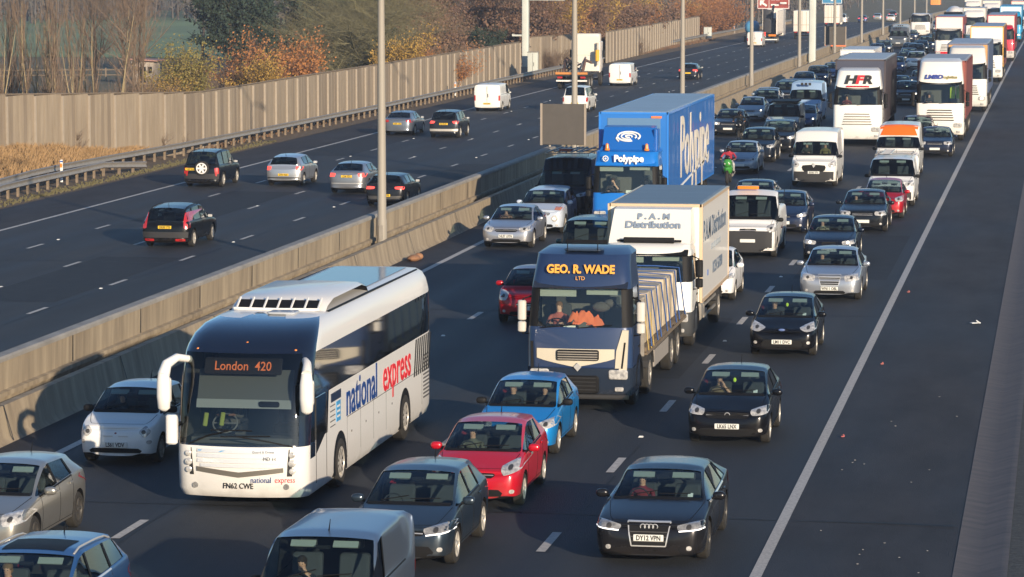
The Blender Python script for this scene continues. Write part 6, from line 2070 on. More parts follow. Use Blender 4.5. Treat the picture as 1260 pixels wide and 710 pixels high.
d.add([(-1.05 + (.0 if z < 3.3 else .10), y, z) for y, z in pr] + [(1.05 - (.0 if z < 3.3 else .10), y, z) for y, z in pr], [(k, (k + 1) % 5, 5 + (k + 1) % 5, 5 + k) for k in range(5)] + [(4, 3, 2, 1, 0), (5, 6, 7, 8, 9)])
dm = paint((24, 92, 170), 0, .35, 0, two=True)
dd = d.build('wind_deflector', dm, poly, smooth=25)
ang = math.atan2(.65, .43)
lg = MB()
for rx, rz_, w_ in ((.42, .20, .035), (.28, .13, .03), (.12, .05, .03)):
    lg.tube([(rx * math.cos(a), rz_ * math.sin(a), 0) for a in [2 * PI * k / 20 - .6 for k in range(19)]], w_, 5)
lg.tube([(-.40, .05, 0), (-.46, -.1, 0), (-.36, -.22, 0)], .03, 5)
o = lg.build('logo', wl, dd); o.location = (0, .90, 3.68); o.rotation_euler = (ang, 0, 0)
MB().box((0, .80, 3.44), (.7, .02, .05), rx=-.6).build('small_lettering', M['ink'], dd, smooth=0)
for x_ in (-.75, .72):
    MB().lathe([(0, .10), (.06, .10), (.07, .075), (.22, .06), (.26, .02)], (x_, .5, 3.18), 'Z', 12).build('beacon', M['amber'], poly)
MB().rbox((1.0, 1.25, 3.5), (.16, .7, .9), .06).build('side_deflector', dm, poly)
tr = empty('trailer', (-15.85, 125.15, 0))
tag(tr, 'long bright blue ribbed curtain trailer with tall cream lettering on its side', 'trailer')
bd = box_body(tr, 0, 16.6, 1.15, 4.50, w=2.56, front=(26, 110, 190), side=(40, 98, 168), roof=(150, 172, 190), edge=(30, 120, 206), ripple=True, name='trailer_body')
MB().bbox(-1.0, 1.0, -.02, -.005, 3.2, 4.28).build('front_panel', mat('trailer_headboard', lin(86, 122, 158), .5), tr, smooth=0)
MB().rbox((.85, -.03, 4.32), (.4, .02, .08), .02, ax=1).build('orange_marker', M['hivizo'], tr)
x = 1.28 + .062
text(tr, 'company_name', 'Polypipe', 3.4, (x, 8.9, 2.85), mat('cream_letters', lin(212, 204, 190), .6), 'R', sx=.92, bold=.02, ext=.012)
MB().prism([(3.0, 1.40), (13.4, 1.98), (13.4, 2.06), (3.0, 1.48)], x - .02, x + .012, ax='X').build('swoosh', wl, tr, smooth=0)
chassis(tr, .5, 16.4, [11.3, 12.6, 13.9])
chassis(poly, 1.9, 6.2, [5.0])

def text_on(root, cab, s, size, x, z, mt, sx=1.1, bold=.015, shear=0.0, name='company_name'):
    me = cab.data
    bvh = BVHTree.FromPolygons([v.co.copy() for v in me.vertices], [tuple(q.vertices) for q in me.polygons])
    a = bvh.ray_cast(Vector((x, -3, z - size * .3)), Vector((0, 1, 0)))[0]; b = bvh.ray_cast(Vector((x, -3, z + size * .3)), Vector((0, 1, 0)))[0]
    if a is None or b is None: return
    tilt = math.atan2(b.z - a.z, b.y - a.y)
    y = min((a.y + b.y) / 2, (a.y + b.y) / 2) - .03
    return text(root, name, s, size, (x, y, z), mt, (tilt, 0, 0), sx=sx, bold=bold, ext=.03, shear=shear)
def arms(x, y, z, label):
    me = person((x, y, z), 0, 'rest', (60, 50, 50), label, hair=(60, 40, 30), skin='skin2')
    return me
arms(-16.45, 123.7, 1.30, 'driver with bare forearm raised in the bright blue lorry cab')
person((-15.2, 123.7, 1.30), 0, 'lap', (70, 60, 60), 'passenger with bare arms in the bright blue lorry cab', skin='skin2', hair=(90, 60, 40))
MB().box((.15, .32, 1.66), (.35, .02, .12), rx=-.4).build('paper_sheet', M['paper'], poly, smooth=0)

# ---- distant lorries: one maker, different liveries
def artic(name, loc, cabcol, label, sc=1.06, zt=3.75, trailer=None, tlabel=None, length=12.0, th=4.1, roof=(150, 160, 172), side=(90, 92, 98), front=(150, 140, 125), lit=False, txt=None, txtc='ink', lower=None, tz=0, zw0=2.05, zw1=2.92, drv=None, edge=None, gcol='dgrey', gap=2.5, blind=False):
    t = empty(name, loc)
    tag(t, label, 'lorry', 'lorries in the queue')
    t.scale = (sc, sc, sc)
    parts, pm = lorry_cab(t, cabcol, zw0=zw0, zw1=zw1, zt=zt, roofslope=.95, visor=True, mir='black', bump=lower or cabcol, lit=lit, topw=.86, blind=blind)
    gg = MB()
    for k in range(5): gg.rbox((0, -.105, 1.12 + k * .13), (1.5 - .06 * k, .05, .05), .02, ax=0)
    gg.build('grille', M[gcol], t)
    if txt:
        for s_, x_, c_ in txt:
            text(t, 'company_name', s_, .42, (x_, .30, zw1 + .47), M[c_] if c_ in M else mat(c_, lin(214, 30, 40), .5), (R(90) - .28, 0, 0), sx=1.15, bold=.02, ext=.02, shear=.2)
    if trailer == 'rigid' or trailer == 'artic':
        u = empty('trailer', (loc[0], loc[1] + gap * sc, loc[2]))
        u.scale = (sc, sc, sc)
        tag(u, tlabel, 'trailer', 'trailers of the queueing lorries')
        box_body(u, 0, length, 1.1, th, w=2.52, front=front, side=side, roof=roof, edge=edge or side, ripple=(trailer == 'artic'), name='trailer_body')
        chassis(u, .4, length - .2, [length - 4.2, length - 2.9, length - 1.6] if length > 9 else [length - 2.5])
        chassis(t, 1.9, 5.4, [4.6])
    return t
hfr = artic('lorry', (-11.0, 183.3, drop(185)), (232, 230, 224), 'white lorry with red and black initials above its windscreen in the second lane', th=4.35, zt=3.95, trailer='artic', tlabel='trailer with dark curtain side behind the white cab with red and black initials',
            length=11.5, roof=(176, 184, 192), side=(70, 62, 66), front=(62, 66, 84), zw0=2.1, zw1=2.9, gcol='steel')
rl = mat('red_letters', lin(206, 30, 44), .5)
cab_ = [c for c in hfr.children if c.name.startswith('cab')][0]
text_on(hfr, cab_, 'H', .60, -.40, 3.36, M['ink'], 1.35, .03, .2)
text_on(hfr, cab_, 'F', .60, .04, 3.36, rl, 1.25, .03, .2)
text_on(hfr, cab_, 'R', .60, .46, 3.36, M['ink'], 1.25, .03, .2)
text_on(hfr, cab_, '______', .22, 0, 3.12, rl, 1.6, .03)
wht = artic('lorry', (-6.75, 188.6, drop(190)), (232, 228, 220), 'white lorry with two yellow jackets in its windscreen, next to the edge line', th=4.15, zt=4.3, trailer='artic', tlabel='brick red curtain trailer behind the white lorry with yellow jackets',
            length=11.5, roof=(170, 168, 170), side=(126, 66, 58), front=(150, 80, 70), zw0=2.0, zw1=3.0)
cab_ = [c for c in wht.children if c.name.startswith('cab')][0]
text_on(wht, cab_, 'LMBD', .30, -.35, 3.36, mat('blue_letters', lin(40, 60, 140), .5), 1.2, .015, .2)
text_on(wht, cab_, 'logistics', .22, .50, 3.36, mat('khaki_letters', lin(150, 140, 90), .5), 1.1, .006)
for x_ in (-6.1, -5.75):
    o = MB().rbox((0, 0, 0), (.3, .16, .62), .08).ell((0, 0, .3), (.12, .09, .1)).build('jacket', M['hiviz'], None)
    o.location = (x_, 189.55, 2.62)
    tag(o, 'yellow hi-vis jacket hanging in the white lorry windscreen, %s one' % ('inner' if x_ < -6 else 'outer'), 'jacket', 'hi-vis jackets in the white lorry')
person((-7.4, 189.8, 1.75), 0, 'drive', (60, 60, 64), 'driver of the white lorry with two yellow jackets', sc=1.0)
person((-11.65, 184.4, 1.85), 0, 'drive', (120, 60, 60), 'driver of the white lorry with red and black initials', sc=1.0)
artic('lorry', (-6.3, 224.5, drop(224)), (214, 212, 206), 'cream white lorry with amber edged headboard behind the brick red trailer', th=4.2, zt=4.1, trailer='artic', tlabel='slate blue sided trailer behind the cream lorry', length=12.5, roof=(168, 176, 190), side=(84, 96, 124), front=(196, 150, 96), lit=True)
artic('lorry', (-6.3, 280, drop(280)), (230, 228, 222), 'white lorry with its cab half hidden, third up the lorry lane', th=4.25, zt=3.3, trailer='artic', tlabel='white fronted trailer with yellow trim and brown side', length=13, roof=(150, 162, 184), side=(122, 66, 58), front=(224, 220, 214), edge=(210, 160, 70))
artic('lorry', (-6.2, 338, drop(338)), (190, 24, 50), 'red and white lorry under a red topped trailer', th=4.3, zt=3.4, trailer='artic', tlabel='white trailer with a dark red top band', length=13, roof=(150, 160, 176), side=(130, 62, 56), front=(220, 212, 206), edge=(170, 30, 50), lower=(200, 196, 190))
artic('lorry', (-6.6, 425, drop(425)), (0, 140, 186), 'teal blue lorry with pale panel far up the lorry lane', th=4.2, zt=3.6, trailer='rigid', tlabel='teal trailer with a pale framed front', length=12, roof=(20, 130, 180), side=(30, 120, 170), front=(200, 214, 220), edge=(0, 140, 190), lit=True)
artic('lorry', (-6.4, 500, drop(500)), (200, 190, 186), 'pale lorry farthest but one in the lorry lane', th=4.2, trailer='rigid', tlabel='pale trailer with a dull red edge far up the lorry lane', length=12, roof=(200, 196, 196), side=(150, 90, 86), front=(222, 206, 196), edge=(170, 80, 80))
artic('lorry', (-6.4, 590, drop(590)), (210, 206, 200), 'farthest pale lorry at the top edge', th=4.2, trailer='rigid', tlabel='farthest pale trailer at the top edge', length=12, roof=(196, 196, 200), side=(140, 130, 130), front=(222, 214, 206))
artic('lorry', (-11.2, 334, drop(334)), (232, 228, 222), 'white lorry with a red bumper in the second lane', th=4.2, zt=3.1, trailer='rigid', tlabel='plain cream box body above the red bumpered lorry', length=9, roof=(120, 144, 176), side=(150, 70, 66), front=(232, 222, 208), lower=(206, 36, 44))
artic('lorry', (-11.0, 420, drop(420)), (226, 222, 216), 'white lorry far up the second lane, before the drum lorry', th=4.0, trailer='rigid', tlabel='white box body far up the second lane', length=9, roof=(196, 196, 200), side=(190, 186, 180), front=(228, 220, 206))
artic('lorry', (-11.0, 520, drop(520)), (220, 216, 212), 'pale lorry very far up the second lane', th=4.1, trailer='rigid', tlabel='pale box body very far up the second lane', length=10, roof=(180, 186, 196), side=(170, 166, 166), front=(222, 212, 200))
artic('lorry', (-15.2, 250.5, drop(250)), (228, 226, 222), 'white lorry with a wide black windscreen behind the pale blue van', th=3.3, zt=3.0, zw0=1.75, zw1=2.6, sc=1.0, trailer='rigid', tlabel='white rounded box body just beyond the lorry with the black windscreen', length=9, roof=(206, 210, 214), side=(200, 200, 200), front=(228, 222, 214))
artic('lorry', (-18.9, 452, drop(452)), (230, 226, 220), 'white lorry far up the fast lane beside grey vans', th=3.0, zt=3.2, sc=1.0, trailer='rigid', tlabel='grey box body far up the fast lane', length=7, roof=(130, 140, 156), side=(150, 150, 156), front=(150, 156, 168))
artic('lorry', (-14.9, 560, drop(560)), (226, 220, 212), 'white lorry very far up the third lane', th=4.0, trailer='rigid', tlabel='white box body very far up the third lane', length=9, roof=(196, 200, 204), side=(200, 196, 190), front=(230, 220, 206))
# drum lorry (white and red tank seen end on)
dr = artic('lorry', (-14.9, 462, drop(462)), (90, 110, 140), 'lorry carrying a round white and red drum far up the third lane', zt=3.0)
MB().ell((0, 5.2, 2.5), (1.25, 2.8, 1.3), nu=18, nv=10).build('drum', paint((226, 220, 214), 0, .4, 0, two=True), dr)
MB().ell((-.35, 3.6, 2.4), (.8, 1.3, .75), nu=14, nv=8).build('drum_stripe', paint((226, 90, 76), 0, .4, 0, two=True), dr)
chassis(dr, 1.9, 8, [4.6, 6.8])
# ================================================================ the rest of the queue: copies of a few kinds
lowd = dict(det=0, sub=1)
k_saloon = build_car('car', dict(vwp, det=1), (-18.9, 191.8, drop(192)), 0, (34, 40, 50), 'black car in the fast lane with its lamp showing past the blue trailer', lit=1)
k_hatch = build_car('car', dict(corsa, L=4.2, yc=1.1, yw=2.0, yB=2.35, yC=3.1, yr=3.7, yb=4.0, fa=.85, ra=3.4, det=1), (-15.1, 159.6, drop(158)), 0, (150, 158, 170), 'silver hatchback with sunlit bumper beside the green motorcycle and the blue trailer')
k_suv = build_car('car', dict(suv, det=1), (-15.1, 168.6, drop(168)), 0, (24, 32, 46), 'dark navy off-roader with chrome lamps, two behind the silver hatchback')
k_van = build_car('van', dict(viv, metal=0, det=1), (-15.6, 189.4, drop(189)), 0, (228, 222, 214), 'white small van with a flat roof tray behind the dark cars', 'van')
MB().rbox((0, 3.0, 2.03), (1.5, 2.9, .10), .04).build('roof_tray', M['dgrey'], k_van)
k_big = build_car('van', dict(mst, metal=0, det=1), (-15.8, 208.8, drop(209)), 0, (150, 176, 204), 'pale blue tall van with small dark lettering above its windscreen', 'van')
for k in range(3): MB().bbox(-.34 + k * .24, -.18 + k * .24, 1.18, 1.30, 2.24, 2.40).build('lettering', M['ink'], k_big, smooth=0)
GQ = 'cars waiting in the far part of the queue'
GV = 'vans waiting in the far part of the queue'
D = dict(w=(222, 220, 216), s=(150, 158, 168), g=(80, 86, 94), k=(22, 26, 34), n=(28, 40, 66), b=(40, 66, 110), t=(40, 70, 80), r=(150, 26, 36), m=(90, 40, 50))
q = [
 (k_suv, -14.75, 175.9, 'k', 'black crossover with lit lamps close behind the navy off-roader'),
 (k_hatch, -15.2, 198.6, 'b', 'blue hatchback peeping out between the white tray van and the tall pale blue van'),
 (k_hatch, -19.2, 209.0, 's', 'silver blue hatchback with one bright headlamp in the fast lane'),
 (k_suv, -19.0, 216.6, 'n', 'navy people carrier behind the silver blue hatchback in the fast lane'),
 (k_saloon, -19.6, 224.5, 's', 'silver saloon whose roof shows above the navy people carrier'),
 (k_suv, -18.9, 231.8, 'k', 'black off-roader next to the nose of the tall pale blue van'),
 (k_hatch, -19.4, 240.0, 'n', 'dark hatchback between the black off-roader and the pale saloon, fast lane'),
 (k_saloon, -19.6, 256.5, 's', 'pale saloon in the fast lane near the wall before the navy pickup'),
 (k_suv, -19.2, 266.0, 'n', 'navy pickup in the fast lane beside the white lorry with black windscreen'),
 (k_hatch, -19.0, 280.0, 'b', 'blue hatchback in the fast lane under the grey board with orange edge'),
 (k_suv, -10.7, 233.5, 'k', 'black off-roader with one yellow lamp between the two big white lorries'),
 (k_saloon, -12.0, 249.0, 'n', 'dark saloon behind the black off-roader in the second lane'),
 (k_hatch, -10.9, 262.0, 'k', 'black hatchback in the gap behind the trailer with dark curtain side'),
 (k_hatch, -14.7, 299.0, 'b', 'blue hatchback with bright lamp showing over the dark curtain trailer'),
 (k_suv, -13.3, 309.0, 'w', 'white off-roader sunlit at the front just right of the blue hatchback'),
 (k_saloon, -14.6, 318.0, 'k', 'dark saloon behind the blue hatchback, showing over the dark curtain trailer'),
 (k_saloon, -14.9, 329.0, 'n', 'dark blue saloon in the middle of the far queue, third lane'),
 (k_suv, -14.7, 340.0, 'k', 'black off-roader with twin lamps beside the cream box body'),
 (k_saloon, -15.8, 352.0, 'n', 'navy saloon far up the third lane behind the black off-roader'),
 (k_hatch, -15.2, 364.0, 'k', 'black hatchback far up the third lane'),
 (k_suv, -15.0, 376.0, 'n', 'navy off-roader far up the third lane'),
 (k_saloon, -19.1, 300.0, 'n', 'navy saloon in the fast lane just past the grey board'),
 (k_saloon, -19.0, 322.0, 'k', 'black saloon in the fast lane by the second bend of the wall'),
 (k_hatch, -19.1, 334.0, 'n', 'dark blue hatchback in the fast lane beside the wall gap'),
 (k_hatch, -19.0, 348.0, 'b', 'blue hatchback in the fast lane ahead of the grey tall van'),
 (k_saloon, -19.1, 362.0, 'k', 'black saloon directly before the grey tall van in the fast lane'),
 (k_saloon, -14.9, 398.0, 'k', 'black saloon far off beside the grey tall van'),
 (k_hatch, -15.0, 410.0, 's', 'silver hatchback far off in the third lane'),
 (k_saloon, -19.0, 425.0, 'n', 'dark saloon before the far white lorry in the fast lane'),
 (k_suv, -10.9, 372.0, 'k', 'black off-roader behind the cream box body, second lane'),
 (k_hatch, -11.0, 384.0, 'n', 'navy hatchback behind the cream box body, second lane'),
 (k_saloon, -10.9, 396.0, 's', 'silver saloon far up the second lane'),
 (k_saloon, -14.9, 436.0, 'b', 'blue saloon just before the lorry with the drum'),
 (k_hatch, -10.9, 446.0, 'k', 'black hatchback far off beyond the white box body'),
 (k_suv, -10.9, 470.0, 's', 'silver off-roader far off in the second lane'),
 (k_hatch, -14.8, 492.0, 'n', 'navy hatchback beyond the drum lorry'),
 (k_suv, -14.9, 506.0, 'k', 'black off-roader beyond the drum lorry'),
 (k_saloon, -14.9, 522.0, 's', 'silver saloon beyond the drum lorry'),
 (k_saloon, -19.0, 500.0, 's', 'silver saloon very far up the fast lane'),
 (k_hatch, -19.0, 520.0, 'k', 'black hatchback very far up the fast lane'),
 (k_suv, -19.0, 545.0, 'n', 'navy off-roader very far up the fast lane'),
 (k_saloon, -19.1, 594.0, 'k', 'dark car at the bend of the wall near the top edge'),
 (k_hatch, -18.9, 640.0, 's', 'silver car at the top edge in the fast lane'),
 (k_saloon, -14.9, 620.0, 'n', 'navy car at the top edge in the third lane'),
 (k_hatch, -11.0, 600.0, 'k', 'dark car at the top edge in the second lane'),
 (k_saloon, -11.9, 126.9, 'n', 'dark roofed car hidden behind the white tipper van cab'),
]
for src, x, y, c, lb in q:
    if y == 126.9: y, x = 131.0, -12.0
    clone(src, 'car', (x, y, drop(y)), 0, D[c], lb, 'car', GQ, swap={'reflector_': None} if False else None)
v = [
 (k_big, -18.8, 389.0, 'g', 'grey tall van in the fast lane far off with a lit lamp'),
 (k_big, -19.3, 404.0, 's', 'second grey tall van behind the first, far off in the fast lane'),
 (k_van, -18.9, 468.0, 'w', 'white low van beyond the far white lorry in the fast lane'),
 (k_van, -14.9, 424.0, 'w', 'white van far off in the third lane'),
 (k_big, -10.9, 496.0, 'w', 'white tall van far off in the second lane'),
 (k_big, -14.9, 540.0, 'g', 'grey tall van beyond the drum lorry'),
 (k_van, -19.0, 566.0, 'w', 'white van near the top edge in the fast lane'),
 (k_big, -19.0, 610.0, 'w', 'white tall van at the top edge in the fast lane'),
 (k_van, -15.0, 271.0, 'w', 'white van hidden behind the rounded white box body'),
]
for src, x, y, c, lb in v: clone(src, 'van', (x, y, drop(y)), 0, D[c], lb, 'van', GV, metal=0)
# a few lit lamps further back (separate bulbs on those cars that have them on)
for o in list(bpy.data.objects):
    if o.type == 'EMPTY' and o.get('group') in (GQ, GV) and (int(o.location.y * 7) % 3 != 0):
        for c in o.children_recursive:
            if c.name.startswith('reflector'):
                c.material_slots[0].link = 'OBJECT'; c.material_slots[0].material = M['bulb']

# ================================================================ motorcycles between the lanes
def motorbike(loc, col, label):
    t = empty('motorcycle', loc)
    tag(t, label, 'motorcycle')
    for y in (.05, 1.42):
        o = MB().lathe([(-.065, .2), (-.06, .29), (-.03, .315), (.03, .315), (.06, .29), (.065, .2)], (0, 0, 0), 'X', 20).build('wheel', M['rubber'], t)
        o.location = (0, y, .315)
        MB().lathe([(-.035, .2), (.035, .2)], (0, 0, 0), 'X', 16).build('rim', M['alloyd'], o)
    pm = paint(col, .1, .25, .1)
    f = MB()
    f.ell((0, .22, .95), (.20, .26, .22), nu=14, nv=8, pw=.8).ell((0, .45, .68), (.22, .40, .26), nu=14, nv=8, pw=.8)
    f.build('fairing', pm, t)
    MB().ell((0, .72, .92), (.16, .28, .13)).build('tank', pm, t)
    MB().ell((0, 1.18, .90), (.13, .36, .08)).build('saddle', M['black'], t)
    MB().ell((0, 1.48, 1.0), (.10, .22, .06)).build('tail_fairing', pm, t)
    MB().ell((0, .10, 1.16), (.14, .04, .16)).build('windshield', M['glassd'], t)
    for s in (-1, 1):
        MB().ell((s * .09, .0, .93), (.06, .03, .04)).build('headlight', M['lamp'], t)
        MB().tube([(s * .12, .28, .45), (s * .1, .3, .9)], .025, 6).build('fork', M['steel'], t)
        MB().tube([(s * .05, .38, 1.08), (s * .34, .48, 1.08)], .018, 6).build('handlebar', M['black'], t)
        MB().ell((s * .30, .22, 1.18), (.07, .02, .045)).build('mirror', M['black'], t)
    MB().tube([(.14, .9, .35), (.18, 1.5, .48)], .06, 8).build('exhaust', M['steel'], t)
    MB().bbox(-.12, .12, .45, 1.1, .3, .62).build('engine', M['dgrey'], t)
    return t
motorbike((-14.95, 151.6, 0), (64, 140, 58), 'green sports motorcycle filtering between the blue trailer and the silver hatchback')
person((-14.95, 152.55, .93), 0, 'ride', (170, 44, 64), 'rider in red leathers and dark helmet on the green motorcycle', helmet=(40, 40, 46), legs=(190, 190, 190), sc=1.0)
motorbike((-17.75, 186.3, drop(186)), (20, 22, 26), 'black motorcycle between the silver blue hatchback and the navy cars')
person((-17.75, 187.25, .93 + drop(186)), 0, 'ride', (20, 20, 24), 'rider all in black on the black motorcycle', helmet=(24, 24, 28), legs=(18, 18, 20), sc=1.0)

# ================================================================ far carriageway: vehicles driving away
A = PI
def away(y, L): return y + L
YP = lambda p: p
fre = build_car('car', dict(suv, L=4.4, w=1.82, H=1.76, zr=1.72, yr=4.1, yb=4.3, zb=1.12, zt=1.05, wr=.36, rails='black', rbumper=(.42, .66), tail=[(.62, .95), (.86, .95), (.86, .55), (.68, .55)], metal=.2, rpz=.88, rpx=.52, rplate='V437 KLA'), (-40.6, 156.9 + 4.4, LEFT), A, (18, 22, 30),
    'black off-roader with a silver spare wheel on its tail, nearest the left hard shoulder')
bvf, pf = BV[fre.name][:2]
h = bvf.ray_cast(Vector((-.05, 14, .95)), Vector((0, -1, 0)))[0]
sw = MB().lathe([(-.08, .30), (-.06, .35), (.06, .35), (.09, .30), (.09, .02)], (0, 0, 0), 'Y', 22).build('spare_wheel', M['rubber'], fre)
sw.location = (-.05, h.y + .10, .93)
cv = MB()
for k in range(6):
    a_ = 2 * PI * k / 6
    cv.box((.14 * math.cos(a_), .10, .14 * math.sin(a_)), (.20, .02, .09), ry=-a_)
cv.tube([(.24 * math.cos(2 * PI * k / 18), .10, .24 * math.sin(2 * PI * k / 18)) for k in range(19)], .03, 5).lathe([(.09, .07), (.115, .06)], (0, 0, 0), 'Y', 10)
cv.build('rim', M['white'], sw)
golf = build_car('car', dict(corsa, L=4.2, w=1.76, H=1.49, yr=3.8, yb=4.05, yC=3.2, fa=.85, ra=3.45, zb=1.03, zt=.96, tail=[(.60, .96), (.86, .96), (.86, .76), (.62, .78)], rplate='GV54 NXE', rpz=.56, metal=.7, rbumper=(.38, .44), braking=1), (-36.93, 158.4 + 4.2, LEFT), A, (182, 184, 188),
    'silver hatchback driving away in the second lane of the far carriageway')
vol = build_car('car', dict(suv, L=4.75, w=1.88, H=1.60, zn=.78, zh=1.0, zr=1.52, yr=4.3, yb=4.6, yC=3.6, bf=.96, br=1.02, ra=3.8, yB=2.55, yc=1.3, yw=2.2, fa=.95, zb=1.02, zt=.95, wr=.33, rails='black', tail=[(.70, 1.36), (.84, 1.34), (.93, .74), (.72, .74)], rpz=.80, rplate='DK08 YTB', rbumper=(.40, .62), metal=.2), (-33.65, 124.6 + 4.75, LEFT), A, (16, 18, 22),
    'black estate car with tall red rear lamps, closest vehicle on the far carriageway')
for s in (-1, 1): patch(BV[vol.name][0], [(s * .42, .36), (s * .78, .36), (s * .78, .28), (s * .42, .28)], 4, 1, 'B', .02).build('fog_reflector', M['tail'], vol)
hon = build_car('car', dict(vwp, L=4.66, w=1.80, H=1.45, zb=1.08, zt=1.06, tail=[(.52, .98), (.86, 1.0), (.86, .80), (.56, .82)], braking=1, rplate='LC06 FZX', rpz=.84, rbumper=(.50, .53), rbmat='chrome', metal=.7), (-32.8, 153.6 + 4.66, LEFT), A, (150, 152, 158),
    'silver grey saloon with glowing brake lamps left of the lamp post')
bm1 = build_car('car', dict(corsa, L=4.35, w=1.80, H=1.44, zb=1.06, yr=3.85, yb=4.15, yC=3.25, fa=.8, ra=3.45, yc=1.2, yw=2.1, yB=2.45, tail=[(.44, .90), (.86, .92), (.86, .78), (.46, .80)], braking=1, rplate='WX63 JYR', rpz=.52, rbumper=(.36, .5), rbmat='alloyd', metal=.4), (-29.5, 146.2 + 4.35, LEFT), A, (34, 36, 42),
    'dark grey hatchback with bright brake lamps right behind the lamp post')
mon = build_car('car', dict(vwp, L=4.8, w=1.84, zb=1.08, zt=1.06, tail=[(.52, .96), (.88, 1.0), (.88, .80), (.54, .84)], rplate='KN07 OYE', rpz=.74, det=1, metal=.5), (-40.4, 203.1 + 4.8, LEFT + drop(205)), A, (110, 118, 130),
    'grey blue saloon near the left edge line, to the right of the lamp post')
x3 = build_car('car', dict(suv, H=1.66, braking=1, tail=[(.52, 1.02), (.88, 1.06), (.88, .88), (.58, .90)], rplate='EO10 LVC', rpz=.86, det=1, rbumper=(.42, .56), rbmat='alloy', metal=.4), (-37.1, 200.9 + 4.4, LEFT + drop(203)), A, (46, 50, 58),
    'dark grey off-roader with lit brake lamps beside the grey blue saloon')
GF = 'vans driving away on the far carriageway'
def rear_doors(root, w, z0, z1, y):
    MB().bbox(-.008, .008, y, y + .012, z0, z1).bbox(-.09, -.05, y, y + .03, 1.0, 1.25).build('door_seam', M['black'], root, smooth=0)
trf = build_car('van', dict(viv, det=1, metal=0, dirt=.2, tail=[(.82, 1.15), (.93, 1.15), (.93, .75), (.82, .75)], rplate='YH15 ZPK', rpz=.55), (-40.5, 236.4 + 5.0, LEFT + drop(240)), A, (230, 228, 222), 'white panel van with plain rear doors at the left edge line', 'van', GF)
rear_doors(trf, .9, .5, 1.8, 4.99)
clone(trf, 'van', (-37.4, 285.4 + 5.0, LEFT + drop(288)), A, (226, 226, 224), 'white van passing the skip loader lorry', 'van', GF, metal=0)
clone(trf, 'van', (-38.5, 424.5 + 5.0, LEFT + drop(428)), A, (226, 220, 214), 'small far white van crossed by the lamp post, by the low loader', 'van', GF, metal=0)
pk = build_car('car', dict(suv, L=5.0, w=1.86, H=1.80, zr=1.76, yr=4.6, yb=4.85, yC=3.9, ra=3.9, zb=1.15, zt=1.1, metal=0, dirt=.15, tail=[(.78, 1.05), (.90, 1.05), (.90, .72), (.78, .72)], det=1), (-34.2, 236.5 + 5.0, LEFT + drop(239)), A, (228, 226, 220),
    'white pickup with a canopy behind the second lamp post')
aud = build_car('car', dict(corsa, L=4.4, w=1.8, H=1.45, braking=1, yr=3.9, yb=4.2, ra=3.5, yC=3.3, tail=[(.40, .92), (.86, .94), (.86, .76), (.44, .78)], det=1, rpz=.6), (-33.4, 302.2 + 4.4, LEFT + drop(304)), A, (38, 42, 52),
    'dark hatchback with two red lamps crossed by the third lamp post')
GFC = 'far cars driving away on the other carriageway'
for src, x, y, c, lb in [(pk, -41.5, 640, 'w', 'white off-roader far off on the other carriageway, left of the thin lamp post'), (aud, -38.4, 652, 'b', 'blue car far off, right behind the white off-roader'),
                         (golf, -37.6, 690, 's', 'silver car far off between two thin lamp posts'), (golf, -33.8, 668, 'w', 'pale car with sunlit tail far off beside the thin lamp post'),
                         (x3, -37.0, 740, 'n', 'dark car far off on the other carriageway'), (aud, -31.5, 790, 'k', 'black car farthest off with red lamps'),
                         (x3, -40.9, 800, 'r', 'red car at the top edge of the other carriageway'), (golf, -34.4, 850, 'r', 'small red car at the top edge right of the thin lamp post'),
                         (aud, -30.2, 700, 'n', 'navy car far off near the median wall')]:
    clone(src, 'car', (x, y + 4.4, LEFT + drop(y)), A, D[c], lb, 'car', GFC)

